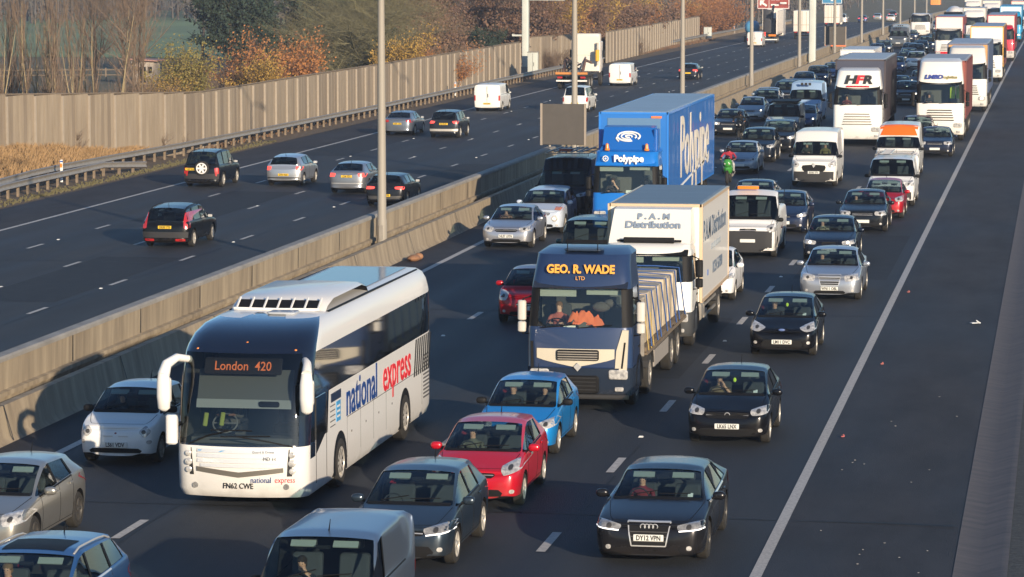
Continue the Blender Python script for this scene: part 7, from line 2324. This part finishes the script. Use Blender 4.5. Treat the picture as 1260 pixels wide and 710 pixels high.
# lorries driving away
def lorry_away(x, y, label, kind):
    z = LEFT + drop(y)
    t = empty('lorry', (x, y, z))
    tag(t, label, 'lorry', 'lorries driving away on the far carriageway')
    wpm = paint((226, 216, 204), 0, .4, .2, two=True)
    if kind == 'skip':
        t.scale = (1.08,) * 3
        MB().rbox((0, 8.6, 2.25), (2.3, 1.9, 2.5), .2).build('cab', wpm, t)
        MB().rbox((0, 8.4, 3.0), (2.2, 1.2, 2.2), .25).build('roof_deflector', wpm, t)
        MB().bbox(-1.05, 1.05, 7.60, 7.64, 2.4, 3.9).build('cab_back_frame', paint((222, 214, 200), 0, .5, .2, two=True), t, smooth=0)
        chassis(t, 0, 8, [1.2, 2.6, 7.9 + .6])
        MB().bbox(-1.22, 1.22, .0, 6.8, 1.02, 1.18).build('deck', M['dgrey'], t, smooth=0)
        MB().bbox(-1.25, 1.25, -.08, .0, 1.15, 1.32).build('rear_board', mat('orange_board', (.55, .22, .05), .5), t, smooth=0)
        rnd = random.Random(9)
        for s in (-1, 1):
            MB().tube([(s * .75, .6, 1.2), (s * .75, 2.2, 2.2), (s * .75, 5.5, 1.9)], [.12, .12, .1], 8).build('lift_arm', mat('arm_brown', (.16, .09, .06), .6), t)
            MB().tube([(s * .35, 1.0, 1.2), (s * .4, 4.8, 2.3)], .09, 8).build('ram', M['steel'], t)
        mb = MB()
        for k in range(16): mb.tube([(rnd.uniform(-1, .3), rnd.uniform(.5, 5), rnd.uniform(1.3, 2.3)), (rnd.uniform(-1, .4), rnd.uniform(.5, 5.5), rnd.uniform(1.3, 2.4))], rnd.uniform(.03, .09), 5)
        mb.build('lifting_gear', M['black'], t)
        MB().rbox((1.05, 6.9, 2.4), (.3, .35, .9), .1).build('yellow_tank', mat('yellow_plastic', (.70, .38, .03), .5), t)
        MB().tube([(1.0, 7.3, 1.6), (1.0, 7.3, 3.4)], .09, 8).build('exhaust_stack', M['steel'], t)
        for s in (-1, 1): MB().rbox((s * 1.32, 8.9, 2.5), (.2, .2, .6), .06).build('wing_mirror', M['black'], t)
        MB().bbox(-1.2, 1.2, -.02, .06, .60, .72).build('underrun_bar', M['white'], t, smooth=0)
        rear_lamps(t, -.10, 1.2, .92)
    elif kind == 'low':
        MB().bbox(-1.25, 1.25, 0, 9, 1.0, 1.25).build('deck', M['dgrey'], t, smooth=0)
        MB().bbox(-1.3, -.2, -.08, 0, .9, 1.5).build('marker_board', M['brake'], t, smooth=0)
        MB().bbox(.2, 1.2, -.08, 0, .95, 1.2).build('marker_strip', M['amber'], t, smooth=0)
        mm = mat('machine_black', (.035, .035, .04), .5)
        b = MB()
        b.rbox((0.2, 2.5, 2.3), (1.7, 2.4, 2.0), .2).rbox((-.1, 3.2, 3.6), (1.3, 1.4, 1.6), .15)
        b.tube([(.5, 1.2, 3.2), (.5, 3.8, 4.9)], .16, 8)
        b.build('excavator', mm, None).location = (x, y, z)
        tag(bpy.data.objects[[o.name for o in bpy.data.objects if o.name.startswith('excavator')][-1]], 'black machine loaded on the far low loader below the brown sign', 'machine')
        MB().rbox((.25, 11.2, 2.6), (2.4, 1.8, 3.6), .25).build('cab', wpm, t)
        MB().bbox(.25 - 1.1, .25 + 1.1, 9.9, 10.3, 1.2, 4.3).bbox(1.2, 1.35, .1, 9.9, 1.2, 4.3).build('white_frame', wpm, t, smooth=0)
        MB().bbox(1.25, 1.3, .2, 6, 1.2, 1.9).build('red_board', paint((190, 40, 70), 0, .5, 0, two=True), t, smooth=0)
        MB().bbox(-1.35, 1.35, -.1, .1, .45, .60).build('underrun_bar', M['white'], t, smooth=0)
        chassis(t, 0, 9, [1.0, 2.3, 3.6])
    else:
        MB().rbox((0, 4, 2.55), (2.5, 8, 2.9), .06).build('box_body', wpm, t)
        s_ = MB()
        for x_ in (-.6, 0, .6): s_.bbox(x_ - .015, x_ + .015, -.04, 0, 1.2, 3.9)
        s_.bbox(-1.2, 1.2, -.05, 0, 2.0, 2.06)
        s_.build('door_seam', mat('beige_seam', (.35, .28, .2), .6), t, smooth=0)
        MB().rbox((0, 9.2, 1.9), (2.3, 1.8, 2.4), .2).build('cab', wpm, t)
        chassis(t, 0, 8, [1.6])
        rear_lamps(t, -.05, 1.2, 1.0)
    return t
lorry_away(-40.4, 277.5, 'skip loader lorry with bare lifting gear and cream cab, on the far carriageway', 'skip')
lorry_away(-38.8, 446, 'low loader lorry with red marker boards under the brown sign', 'low')
lorry_away(-36.3, 474, 'white box lorry just left of the pale gantry leg on the median', 'box')
lorry_away(-38.0, 560, 'white lorry far off to the right of the gantry leg', 'box')
o = MB().ell((0, 0, 0), (1.0, 1.5, .95), nu=18, nv=10, pw=.8).build('wrapped_tank', mat('blue_tarpaulin', lin(90, 160, 200), .5, bump=(3, .4)), None)
o.location = (-41.3, 452, LEFT + drop(452) + 2.0)
tag(o, 'bulky light blue wrapped load on a far trailer by the brown sign', 'load')
b = empty('trailer', (-41.3, 450, LEFT + drop(450)))
tag(b, 'small flat trailer carrying the light blue wrapped load', 'trailer')
MB().bbox(-1.1, 1.1, 0, 5, .9, 1.08).build('deck', M['dgrey'], b, smooth=0)
for s in (-1, 1): big_wheel(b, s * 1.0, 2.5, .42)
o = lorry_away(-33.0, 880, 'orange box lorry farthest off at the top edge', 'box')
for c in o.children:
    if c.name.startswith('box_body'):
        c.data.materials.clear(); c.data.materials.append(paint((240, 150, 60), 0, .5, 0, two=True))
coach((-15.2, 61.2, 0))
person((-15.75, 62.7, 1.28), 0, 'drive', (120, 116, 110), 'coach driver in a light shirt at the wheel of the white coach', sc=1.0)
for k, x_ in enumerate((-16.02, -15.72)):
    o = MB().rbox((0, 0, 0), (.09, .06, .26), .03).build('hi_vis_strap', M['hivest'], None)
    o.location = (x_ - .05, 61.95 + .1 * k, 1.60); o.rotation_euler = (0, .15, .3)
    tag(o, 'yellow hi-vis vest hanging behind the coach windscreen, %s of the pair' % ('left' if k == 0 else 'right'), 'vest', 'hi-vis vests in the coach')
# ================================================================ vegetation
def veg_z(x, y): return terrain_z(x, y) - .52
def branch(mb, lf, p, d, L, r, lev, rnd, o, nseg=4):
    """one limb with its side shoots; o: options"""
    pts, rs = [p.copy()], [r]
    q = p.copy(); dd = d.copy()
    st = L / nseg
    for k in range(nseg):
        dd = (dd + Vector((rnd.gauss(0, 1), rnd.gauss(0, 1), rnd.gauss(0, .7))) * o['wob'] + Vector((0, 0, o['up'] * (.3 if lev else .12)))).normalized()
        q = q + dd * st
        pts.append(q.copy()); rs.append(max(.004, r * (1 - (k + 1) / nseg * .8)))
        if lev < o['lev'] and (k > 0 or lev > 0 or o.get('low')):
            nb = o['nb'][min(lev, len(o['nb']) - 1)]
            for j in range(nb):
                a = rnd.uniform(0, 2 * PI)
                side = Vector((math.cos(a), math.sin(a), rnd.uniform(-.25, .6)))
                nd = (dd * o['fwd'] + side * o['spr']).normalized()
                branch(mb, lf, q - dd * st * rnd.random(), nd, L * rnd.uniform(.38, .62) * o['sh'], max(.005, rs[-1] * .6), lev + 1, rnd, o, 3)
    mb[0 if lev == 0 else 1].tube(pts, rs, 6 if lev == 0 else 3, cap=False)
    if lf is not None and lev >= o['lev'] - 1:
        for k in range(o['leaves']):
            c = pts[rnd.randrange(1, len(pts))] + Vector((rnd.gauss(0, .14), rnd.gauss(0, .14), rnd.gauss(0, .14)))
            s = o['lsize'] * rnd.uniform(.6, 1.3)
            n = Vector((rnd.gauss(0, 1), rnd.gauss(0, 1), rnd.gauss(0, 1))).normalized()
            u = n.orthogonal().normalized() * s; w = n.cross(u).normalized() * s * .7
            lf.add([c - u, c + w, c + u, c - w], [(0, 1, 2, 3)])

def tree(name, seed, H, r, o, bark, twig, leafm=None, stems=1, spread=.3, lean=.15):
    rnd = random.Random(seed)
    t = empty(name, (0, 0, 0))
    base = dict(wob=.12, up=.25, lev=3, nb=[3, 3, 2], fwd=.8, spr=.8, sh=1.0, leaves=3, lsize=.10)
    base.update(o)
    mb = (MB(), MB()); lf = MB() if leafm else None
    for k in range(stems):
        p = Vector((rnd.gauss(0, spread), rnd.gauss(0, spread), -.3))
        d = Vector((rnd.gauss(0, lean), rnd.gauss(0, lean), 1)).normalized()
        branch(mb, lf, p, d, H * rnd.uniform(.75, 1.05), r * rnd.uniform(.7, 1.1), 0, rnd, base, 6)
    mb[0].build('trunk', M[bark], t, smooth=60, fix=False)
    if mb[1].v: mb[1].build('branches', M[twig], t, smooth=0, fix=False)
    if lf: lf.build('crown', M[leafm], t, smooth=0, fix=False)
    return t
def place(src, x, y, rz, sc, label, cat='tree', group=None, first=[None]):
    if src.get('used'): c = copy_tree(src)
    else: c = src; src['used'] = 1
    c.location = (x, y, veg_z(x, y)); c.rotation_euler = (0, 0, rz); c.scale = (sc, sc, sc)
    for k in ('label', 'category', 'group'):
        if k in c: del c[k]
    tag(c, label, cat, group)
    return c
rnd = random.Random(21)
sap = [tree('bare_sapling', 10 + k, 9.5, .085, dict(up=.9, nb=[2, 2, 2] if k % 2 else [3, 3, 2], spr=.36 + .1 * (k % 2), fwd=1.0, wob=.05, sh=.55), 'barkpale' if k else 'bark', 'twig', None, stems=2, spread=.6, lean=.07) for k in range(4)]
k = 0
GS = 'slender bare saplings behind the left end of the noise fence'
for i in range(30):
    x = -56.0 - 1.15 * (i // 2) * .92 + rnd.uniform(-.7, .7)
    y = 187 + rnd.uniform(0, 12) + (0 if i % 2 else 6)
    px_side = 'leftmost' 
    place(sap[i % 4], x, y, rnd.uniform(0, 6.3), rnd.uniform(.85, 1.15), 'slender bare sapling with pale stem in the thicket behind the left end of the fence', 'tree', GS)
for s_ in sap:
    if s_.get('used') is not None: del s_['used']
# reddish scrub below the saplings and along the whole fence
shr = [tree('scrub_bush', 40 + k, 3.0, .035, dict(up=.5, nb=[3, 2, 2], spr=.8, wob=.16, low=1), 'twigred', 'twigred' if k % 2 else 'twig', 'leafr' if k == 1 else None, stems=9, spread=.55, lean=.35) for k in range(3)]
GB = 'brown scrub bushes behind the noise fence'
for i in range(80):
    y = 186 + i * 3.55 + rnd.uniform(-1, 1)
    x = -52.0 - abs(rnd.gauss(0, 3.2)) - .2
    if i < 26: x -= rnd.uniform(0, 10)
    place(shr[i % 3 if i > 26 else (i % 2) * 2], x, y, rnd.uniform(0, 6.3), rnd.uniform(.7, 1.05) if i < 26 else rnd.uniform(.9, 1.5), 'bushy brown scrub growing close behind the timber noise fence', 'bush', GB)
lo = dict(up=.35, nb=[4, 3, 2], spr=.8, lev=3, leaves=4, lsize=.13, low=1)
t = place(tree('autumn_tree', 61, 7.2, .10, dict(lo, nb=[4, 3, 2], leaves=3, lsize=.11), 'barkpale', 'twig', 'leafg', stems=3, spread=.7, lean=.16), -57.3, 216, 0, .62, 'slim yellow green tree beside the small hut, standing behind the fence', 'tree')
t = place(tree('autumn_tree', 62, 6.6, .09, dict(lo, leaves=1, lsize=.10), 'barkpale', 'twig', 'leafy', stems=4, spread=.9, lean=.2), -58.0, 214, 1, .45, 'low golden leaved shrub tree in front of the slim yellow green tree', 'tree')
ot = tree('autumn_tree', 63, 6.0, .10, dict(lo, leaves=2, lsize=.10, nb=[4, 3, 2]), 'bark', 'twigred', 'leafo', stems=4, spread=1.3, lean=.32)
place(ot, -54.2, 236, 0, .85, 'bright orange leaved tree just left of the first lamp post row, behind the fence', 'tree')
gt = tree('autumn_tree', 64, 5.6, .09, dict(lo, leaves=2, lsize=.10, nb=[4, 3, 2]), 'bark', 'twig', 'leafy', stems=4, spread=1.1, lean=.3)
place(gt, -55.0, 230, 0, .62, 'golden leaved tree blending into the left side of the orange tree', 'tree')
place(ot, -53.2, 243, 2.2, .42, 'small orange bush to the right of the bright orange tree', 'bush')
place(gt, -51.6, 262, 1.2, .72, 'small golden bush behind the fence just right of the tall lamp post', 'bush')
place(ot, -51.5, 268, 4.0, .65, 'small amber bush next to the small golden bush', 'bush')
oak = tree('bare_oak', 71, 9.0, .34, dict(up=.12, nb=[5, 4, 3, 2], lev=4, spr=1.15, fwd=.6, wob=.22, sh=1.12, low=1), 'barkgreen', 'barkgreen', None, stems=1, spread=.1, lean=.1)
place(oak, -58.5, 268, 0, 1.05, 'broad mossy bare oak spreading over the fence left of the tall lamp post', 'tree')
place(oak, -57.0, 286, 2.4, .95, 'second mossy bare oak crossing behind the tall lamp post', 'tree')
ev = tree('evergreen_tree', 81, 8.5, .22, dict(up=.3, nb=[5, 4, 3], lev=3, spr=.9, leaves=8, lsize=.16, low=1), 'bark', 'bark', 'leafd', stems=2, spread=.8, lean=.12)
place(ev, -79.5, 330, 0, .85, 'dark evergreen tree at the edge of the green field', 'tree')
place(ev, -76.0, 338, 2, .9, 'second dark evergreen tree right of the one at the field edge', 'tree')
place(ev, -71.5, 330, 4, .9, 'third dark evergreen tree behind the orange tree', 'tree')
place(ev, -54.2, 272, 1, .52, 'small dark evergreen bush behind the golden bush by the lamp post', 'bush')
place(ev, -54.0, 301, 3, .45, 'small dark evergreen bush near the far end of the long fence', 'bush')
rt_ = tree('russet_tree', 91, 8.0, .16, dict(up=.3, nb=[4, 3, 3], lev=3, spr=.85, leaves=2, lsize=.11, low=1), 'bark', 'twigred', 'leafr', stems=3, spread=.7, lean=.2)
for x, y, rz, s, lb in ((-57.5, 300, 0, 1.0, 'russet tree with thin leaves left of the gantry leg'), (-60.0, 312, 2, 1.05, 'second russet tree set back left of the gantry leg'), (-55.5, 322, 4, .9, 'russet tree right behind the gantry leg'),
                        (-54.5, 347, 1, .95, 'russet tree behind the cream cab of the skip loader'), (-53.5, 372, 3, .9, 'russet tree at the start of the farther fence'), (-54.5, 402, 5, .95, 'russet tree above the middle of the farther fence')):
    place(rt_, x, y, rz, s, lb, 'tree')
for x, y, rz, s, lb in ((-52.6, 355, 1, 1.0, 'golden tree above the cab of the skip loader'), (-53.2, 384, 2, 1.0, 'golden tree above the farther fence left of the third lamp post'), (-54.5, 440, 3, .9, 'golden bush near the end of the farther fence'), (-53.6, 497, 5, .75, 'tawny bush behind the far marker post')):
    place(gt, x, y, rz, s, lb, 'tree')
for x, y, rz, s, lb in ((-53.2, 366, 1, .95, 'orange tree right of the skip loader cab'), (-53.6, 418, 2, .9, 'orange bush above the farther fence'), (-53.8, 482, 3, .9, 'orange bush beyond the pale cabinet'), (-54.0, 512, 3, 1.0, 'orange bush left of the brown sign'), (-54.8, 540, 1, .9, 'dull orange bush behind the brown sign')):
    place(ot, x, y, rz, s, lb, 'tree')
bt = tree('bare_tree', 95, 10.5, .24, dict(up=.3, nb=[4, 3, 3], lev=3, spr=.8, wob=.1), 'bark', 'twig', None, stems=1, lean=.05)
for x, y, rz, s, lb in ((-56.0, 340, 0, 1.0, 'bare forked tree behind the short sunlit fence'), (-72, 255, 1, .95, 'tall dark bare tree right of the small hut'), (-74.5, 262, 3, .9, 'second tall dark bare tree close to the hut'), (-79.5, 270, 2, .95, 'tall bare tree left of the hut'),
                        (-58, 450, 2, .9, 'grey bare tree far behind the farther fence'), (-58, 500, 5, .9, 'grey bare tree behind the orange bushes far off'), (-56.5, 560, 3, 1.0, 'grey bare tree beyond the brown sign')):
    place(bt, x, y, rz, s, lb, 'tree')
for o in (ot, gt, oak, ev, rt_, bt) + tuple(shr):
    if o.get('used') is not None: del o['used']
# far woods: nobody could count these
def woodland(name, rects, n, hh, seed, label, mtr, leafm, dens=16):
    rnd = random.Random(seed)
    a, b = MB(), MB()
    for i in range(n):
        x0, x1, y0, y1 = rects[i % len(rects)]
        x, y = rnd.uniform(x0, x1), rnd.uniform(y0, y1)
        z = veg_z(x, y); h = hh * rnd.uniform(.7, 1.25)
        a.tube([(x, y, z), (x + rnd.gauss(0, .3), y, z + h * .5), (x + rnd.gauss(0, .6), y, z + h)], [.22, .15, .04], 4, cap=False)
        for k in range(dens):
            zz = z + h * rnd.uniform(.08, 1); t_ = rnd.uniform(0, 2 * PI); w = h * .22 * rnd.uniform(.3, 1.2)
            e = Vector((x + w * math.cos(t_), y + w * math.sin(t_), zz + w * rnd.uniform(.1, .8)))
            a.tube([(x, y, zz), e], [.06, .02], 3, cap=False)
            for q in range(4):
                c = Vector((x, y, zz)).lerp(e, rnd.uniform(.3, 1.1)) + Vector((rnd.gauss(0, .4), rnd.gauss(0, .4), rnd.gauss(0, .4)))
                s = rnd.uniform(.18, .5); u = Vector((rnd.gauss(0, 1), rnd.gauss(0, 1), rnd.gauss(0, 1))).normalized(); w2 = u.orthogonal().normalized()
                b.add([c - u * s, c + w2 * s * .4, c + u * s, c - w2 * s * .4], [(0, 1, 2, 3)])
    a.add(b.v, b.f, 1)
    o = a.build(name, [mtr, leafm], smooth=0, fix=False)
    tag(o, label, 'woodland', kind='stuff')
wt = mat('wood_far_bark', (.10, .085, .075), .9); wl2 = mat('wood_far_twigs', (.115, .085, .075), .9, noise=(.05, .5, (.07, .075, .06)))
woodland('far_woodland', [(-210, -80, 622, 680), (-330, -180, 600, 700), (-110, -62, 640, 700)], 620, 9.5, 5, 'bluish bare woods beyond the green field at the top left', wt, wl2)
woodland('roadside_woodland', [(-90, -58, 345, 420), (-85, -57, 420, 560), (-80, -53, 560, 760), (-75, -50, 760, 1100)], 620, 8.5, 6, 'hazy bare woods behind the farther fence and the brown sign', wt, wl2)
woodland('left_woodland', [(-330, -95, 700, 900), (-80, 60, 1150, 1450)], 420, 14, 7, 'hazy woods closing the view behind the road', wt, wl2, 22)
# dry grass bank at the left
def tufts(name, area, n, hgt, mtr, label, zf, seed):
    rnd = random.Random(seed)
    mb = MB()
    for i in range(n):
        x, y = area(rnd)
        z = zf(x, y)
        for k in range(5):
            a_ = rnd.uniform(0, 2 * PI); h = hgt * rnd.uniform(.4, 1.2)
            dx, dy = math.cos(a_) * h * rnd.uniform(.2, .8), math.sin(a_) * h * rnd.uniform(.2, .8)
            w = .03
            mb.add([(x - w, y, z), (x + w, y, z), (x + dx * .6 + w * .5, y + dy * .6, z + h * .7), (x + dx, y + dy, z + h), (x + dx * .6 - w * .5, y + dy * .6, z + h * .7)], [(0, 1, 2, 3, 4)])
    o = mb.build(name, mtr, smooth=0, fix=False)
    tag(o, label, 'grass', kind='stuff')
vs, fs = [], []
by = list(range(136, 196, 4))
fx = lambda y: -48.6 - max(0, (183 - y)) * .205
def bankz(x, y):
    f = max(0.0, min(1.0, (-48.9 - x) / 2.6))
    return LEFT - .10 + f * (.35 + RISE(y)) * min(1, max(0, (190 - y) / 8)) + .05 * math.sin(x * 3 + y)
for y in by:
    for j in range(8): 
        x = -47.9 - j * (abs(fx(y)) + 2.2 - 47.9) / 7
        vs.append((x, y, bankz(x, y)))
fs = [(j * 8 + i, j * 8 + i + 1, (j + 1) * 8 + i + 1, (j + 1) * 8 + i) for j in range(len(by) - 1) for i in range(7)]
tag(MB().add(vs, fs).build('bank', M['earth'], smooth=60, fix=False), kind='structure')
def ar(r):
    y = r.uniform(142, 186); x0 = -49.6
    return r.uniform(min(fx(y) + .2, x0 - .3), x0), y
tufts('dry_grass', ar, 3600, .55, M['drygrass'], 'dry orange brown grass on the bank below the noise fence at left', bankz, 3)
tufts('verge_grass', lambda r: (-46.2 - abs(r.gauss(0, .5)), r.uniform(126, 196)), 1500, .10, mat('green_verge', (.13, .115, .055), .9), 'short green grass under the crash barriers', lambda x, y: LEFT - .03 + drop(y), 4)
tufts('fence_grass', lambda r: (-48.0 - r.uniform(0, 1.2), r.uniform(186, 470)), 2600, .28, mat('brown_verge', (.22, .13, .075), .9, noise=(.3, .5)), 'brown grass strip along the foot of the fence', lambda x, y: LEFT - .05 + drop(y), 8)
# tall weeds against the fence
weed = [tree('dry_weed', 120 + k, 1.3, .02, dict(up=.4, nb=[3, 2], lev=2, spr=.7, wob=.2, low=1), 'twig', 'twig', None, stems=14, spread=.35, lean=.3) for k in range(2)]
for i, (x, y, s, lb) in enumerate([(-49.9, 181, 1.0, 'tangle of dry weeds at the bend of the fence'), (-49.2, 184, .9, 'smaller tangle of dry weeds right of the first one'), (-51.6, 171, .9, 'dry weeds on the bank at the far left'), (-53.0, 166, .8, 'dry weeds at the left picture edge'),
                                    (-48.9, 325, 1.6, 'dry weeds below the short sunlit fence'), (-49.0, 331, 1.5, 'second dry weeds below the short sunlit fence'), (-48.6, 384, 1.5, 'dark dry weeds at the foot of the farther fence')]):
    c = place(weed[i % 2], x, y, i, s, lb, 'weeds')
    c.location.z = bankz(x, y) if y < 190 else LEFT + drop(y)
for o in weed:
    if o.get('used') is not None: del o['used']

# small hut, post-and-rail fence by the field
h = empty('hut', (-85.4, 308, veg_z(-85.4, 308)))
tag(h, 'small hut with a lit flat roof beyond the saplings at left', 'hut')
MB().rbox((0, 0, 1.1), (2.2, 2.2, 2.2), .03).build('wall', mat('hut_wall', (.42, .36, .30), .8), h)
MB().box((.05, -.05, 2.35), (2.9, 3.0, .12), ry=R(3)).build('roof', mat('hut_roof', (.42, .22, .17), .7), h)
MB().bbox(-.3, .3, -1.12, -1.09, .2, 1.7).build('door', M['black'], h, smooth=0)
MB().bbox(.5, .9, -1.12, -1.09, 1.1, 1.7).build('window', M['black'], h, smooth=0)
f = empty('field_fence', (0, 0, 0))
tag(f, 'low timber post-and-rail fence crossing behind the hut', 'fence')
pts = [(-112, 306), (-104, 312), (-96, 316), (-90, 318), (-84, 318), (-78, 314), (-72, 306), (-66, 296)]
mb = MB()
for a, b_ in zip(pts, pts[1:]):
    for z in (.55, 1.05): mb.tube([(a[0], a[1], veg_z(*a) + z), (b_[0], b_[1], veg_z(*b_) + z)], .05, 4)
mb.build('rail', M['postwood'], f, smooth=0)
for a, b_ in zip(pts, pts[1:]):
    for k in range(3):
        x = a[0] + (b_[0] - a[0]) * k / 3; y = a[1] + (b_[1] - a[1]) * k / 3
        MB().box((x, y, veg_z(x, y) + .6), (.12, .12, 1.3)).build('post', M['postwood'], f, smooth=0)
# litter on the hard shoulder
rnd = random.Random(77)
mb = MB()
for k in range(18):
    y = rnd.uniform(56, 80)
    mb.box((rnd.uniform(-4.4, -2.2), y, .012), (.02 + .02 * rnd.random(), .025, .008), rz=rnd.uniform(0, 3))
tag(mb.build('grit', mat('pale_grit', (.28, .27, .25), .8), smooth=0), 'small pale bits of grit scattered over the hard shoulder', 'grit', kind='stuff')
for x, y, s, c, lb in ((-2.35, 95.6, .28, (.7, .7, .68), 'white scrap of litter on the hard shoulder near the channel'), (-4.62, 104.0, .09, (.4, .12, .1), 'small red scrap beside the edge line, beyond the silver saloon'), (-4.45, 85.6, .08, (.4, .12, .1), 'small red scrap by the edge line near the black hatchbacks'), (-4.6, 72.5, .08, (.4, .1, .1), 'small red scrap beside the edge line near the bottom')):
    MBx = MB().box((0, 0, .02), (s, s * .5, .02), rz=.5).box((s * .3, 0, .05), (s * .5, s * .4, .02), ry=.6)
    o = MBx.build('litter', mat('litter', c, .7), None, smooth=0); o.location = (x, y, .01)
    tag(o, lb, 'litter')
o = MB().ell((0, 0, .09), (.22, .5, .12), nu=12, nv=6).ell((.1, .35, .12), (.16, .2, .12)).build('stone', mat('brown_stone', (.32, .16, .08), .8, bump=(8, .5)), None)
o.location = (-21.75, 112.2, 0); tag(o, 'brown lump lying at the foot of the barrier wall behind the coach', 'stone')

# ---------------------------------------------------------------- haze
hz = MB().bbox(-1250, 1250, -20, 4100, -160, 15).build('haze', mat('unused', (1, 1, 1)), smooth=0)
hm = bpy.data.materials.new('haze'); hm.use_nodes = True
nt = hm.node_tree; nt.nodes.clear()
pv = nt.nodes.new('ShaderNodeVolumePrincipled'); pv.inputs['Density'].default_value = 0.000266
pv.inputs['Color'].default_value = (0.80, 0.87, 1.0, 1); pv.inputs['Anisotropy'].default_value = 0.2
o_ = nt.nodes.new('ShaderNodeOutputMaterial'); nt.links.new(pv.outputs[0], o_.inputs['Volume'])
hz.data.materials.clear(); hz.data.materials.append(hm)
tag(hz, 'thin bluish winter haze over the motorway', 'haze', kind='stuff')
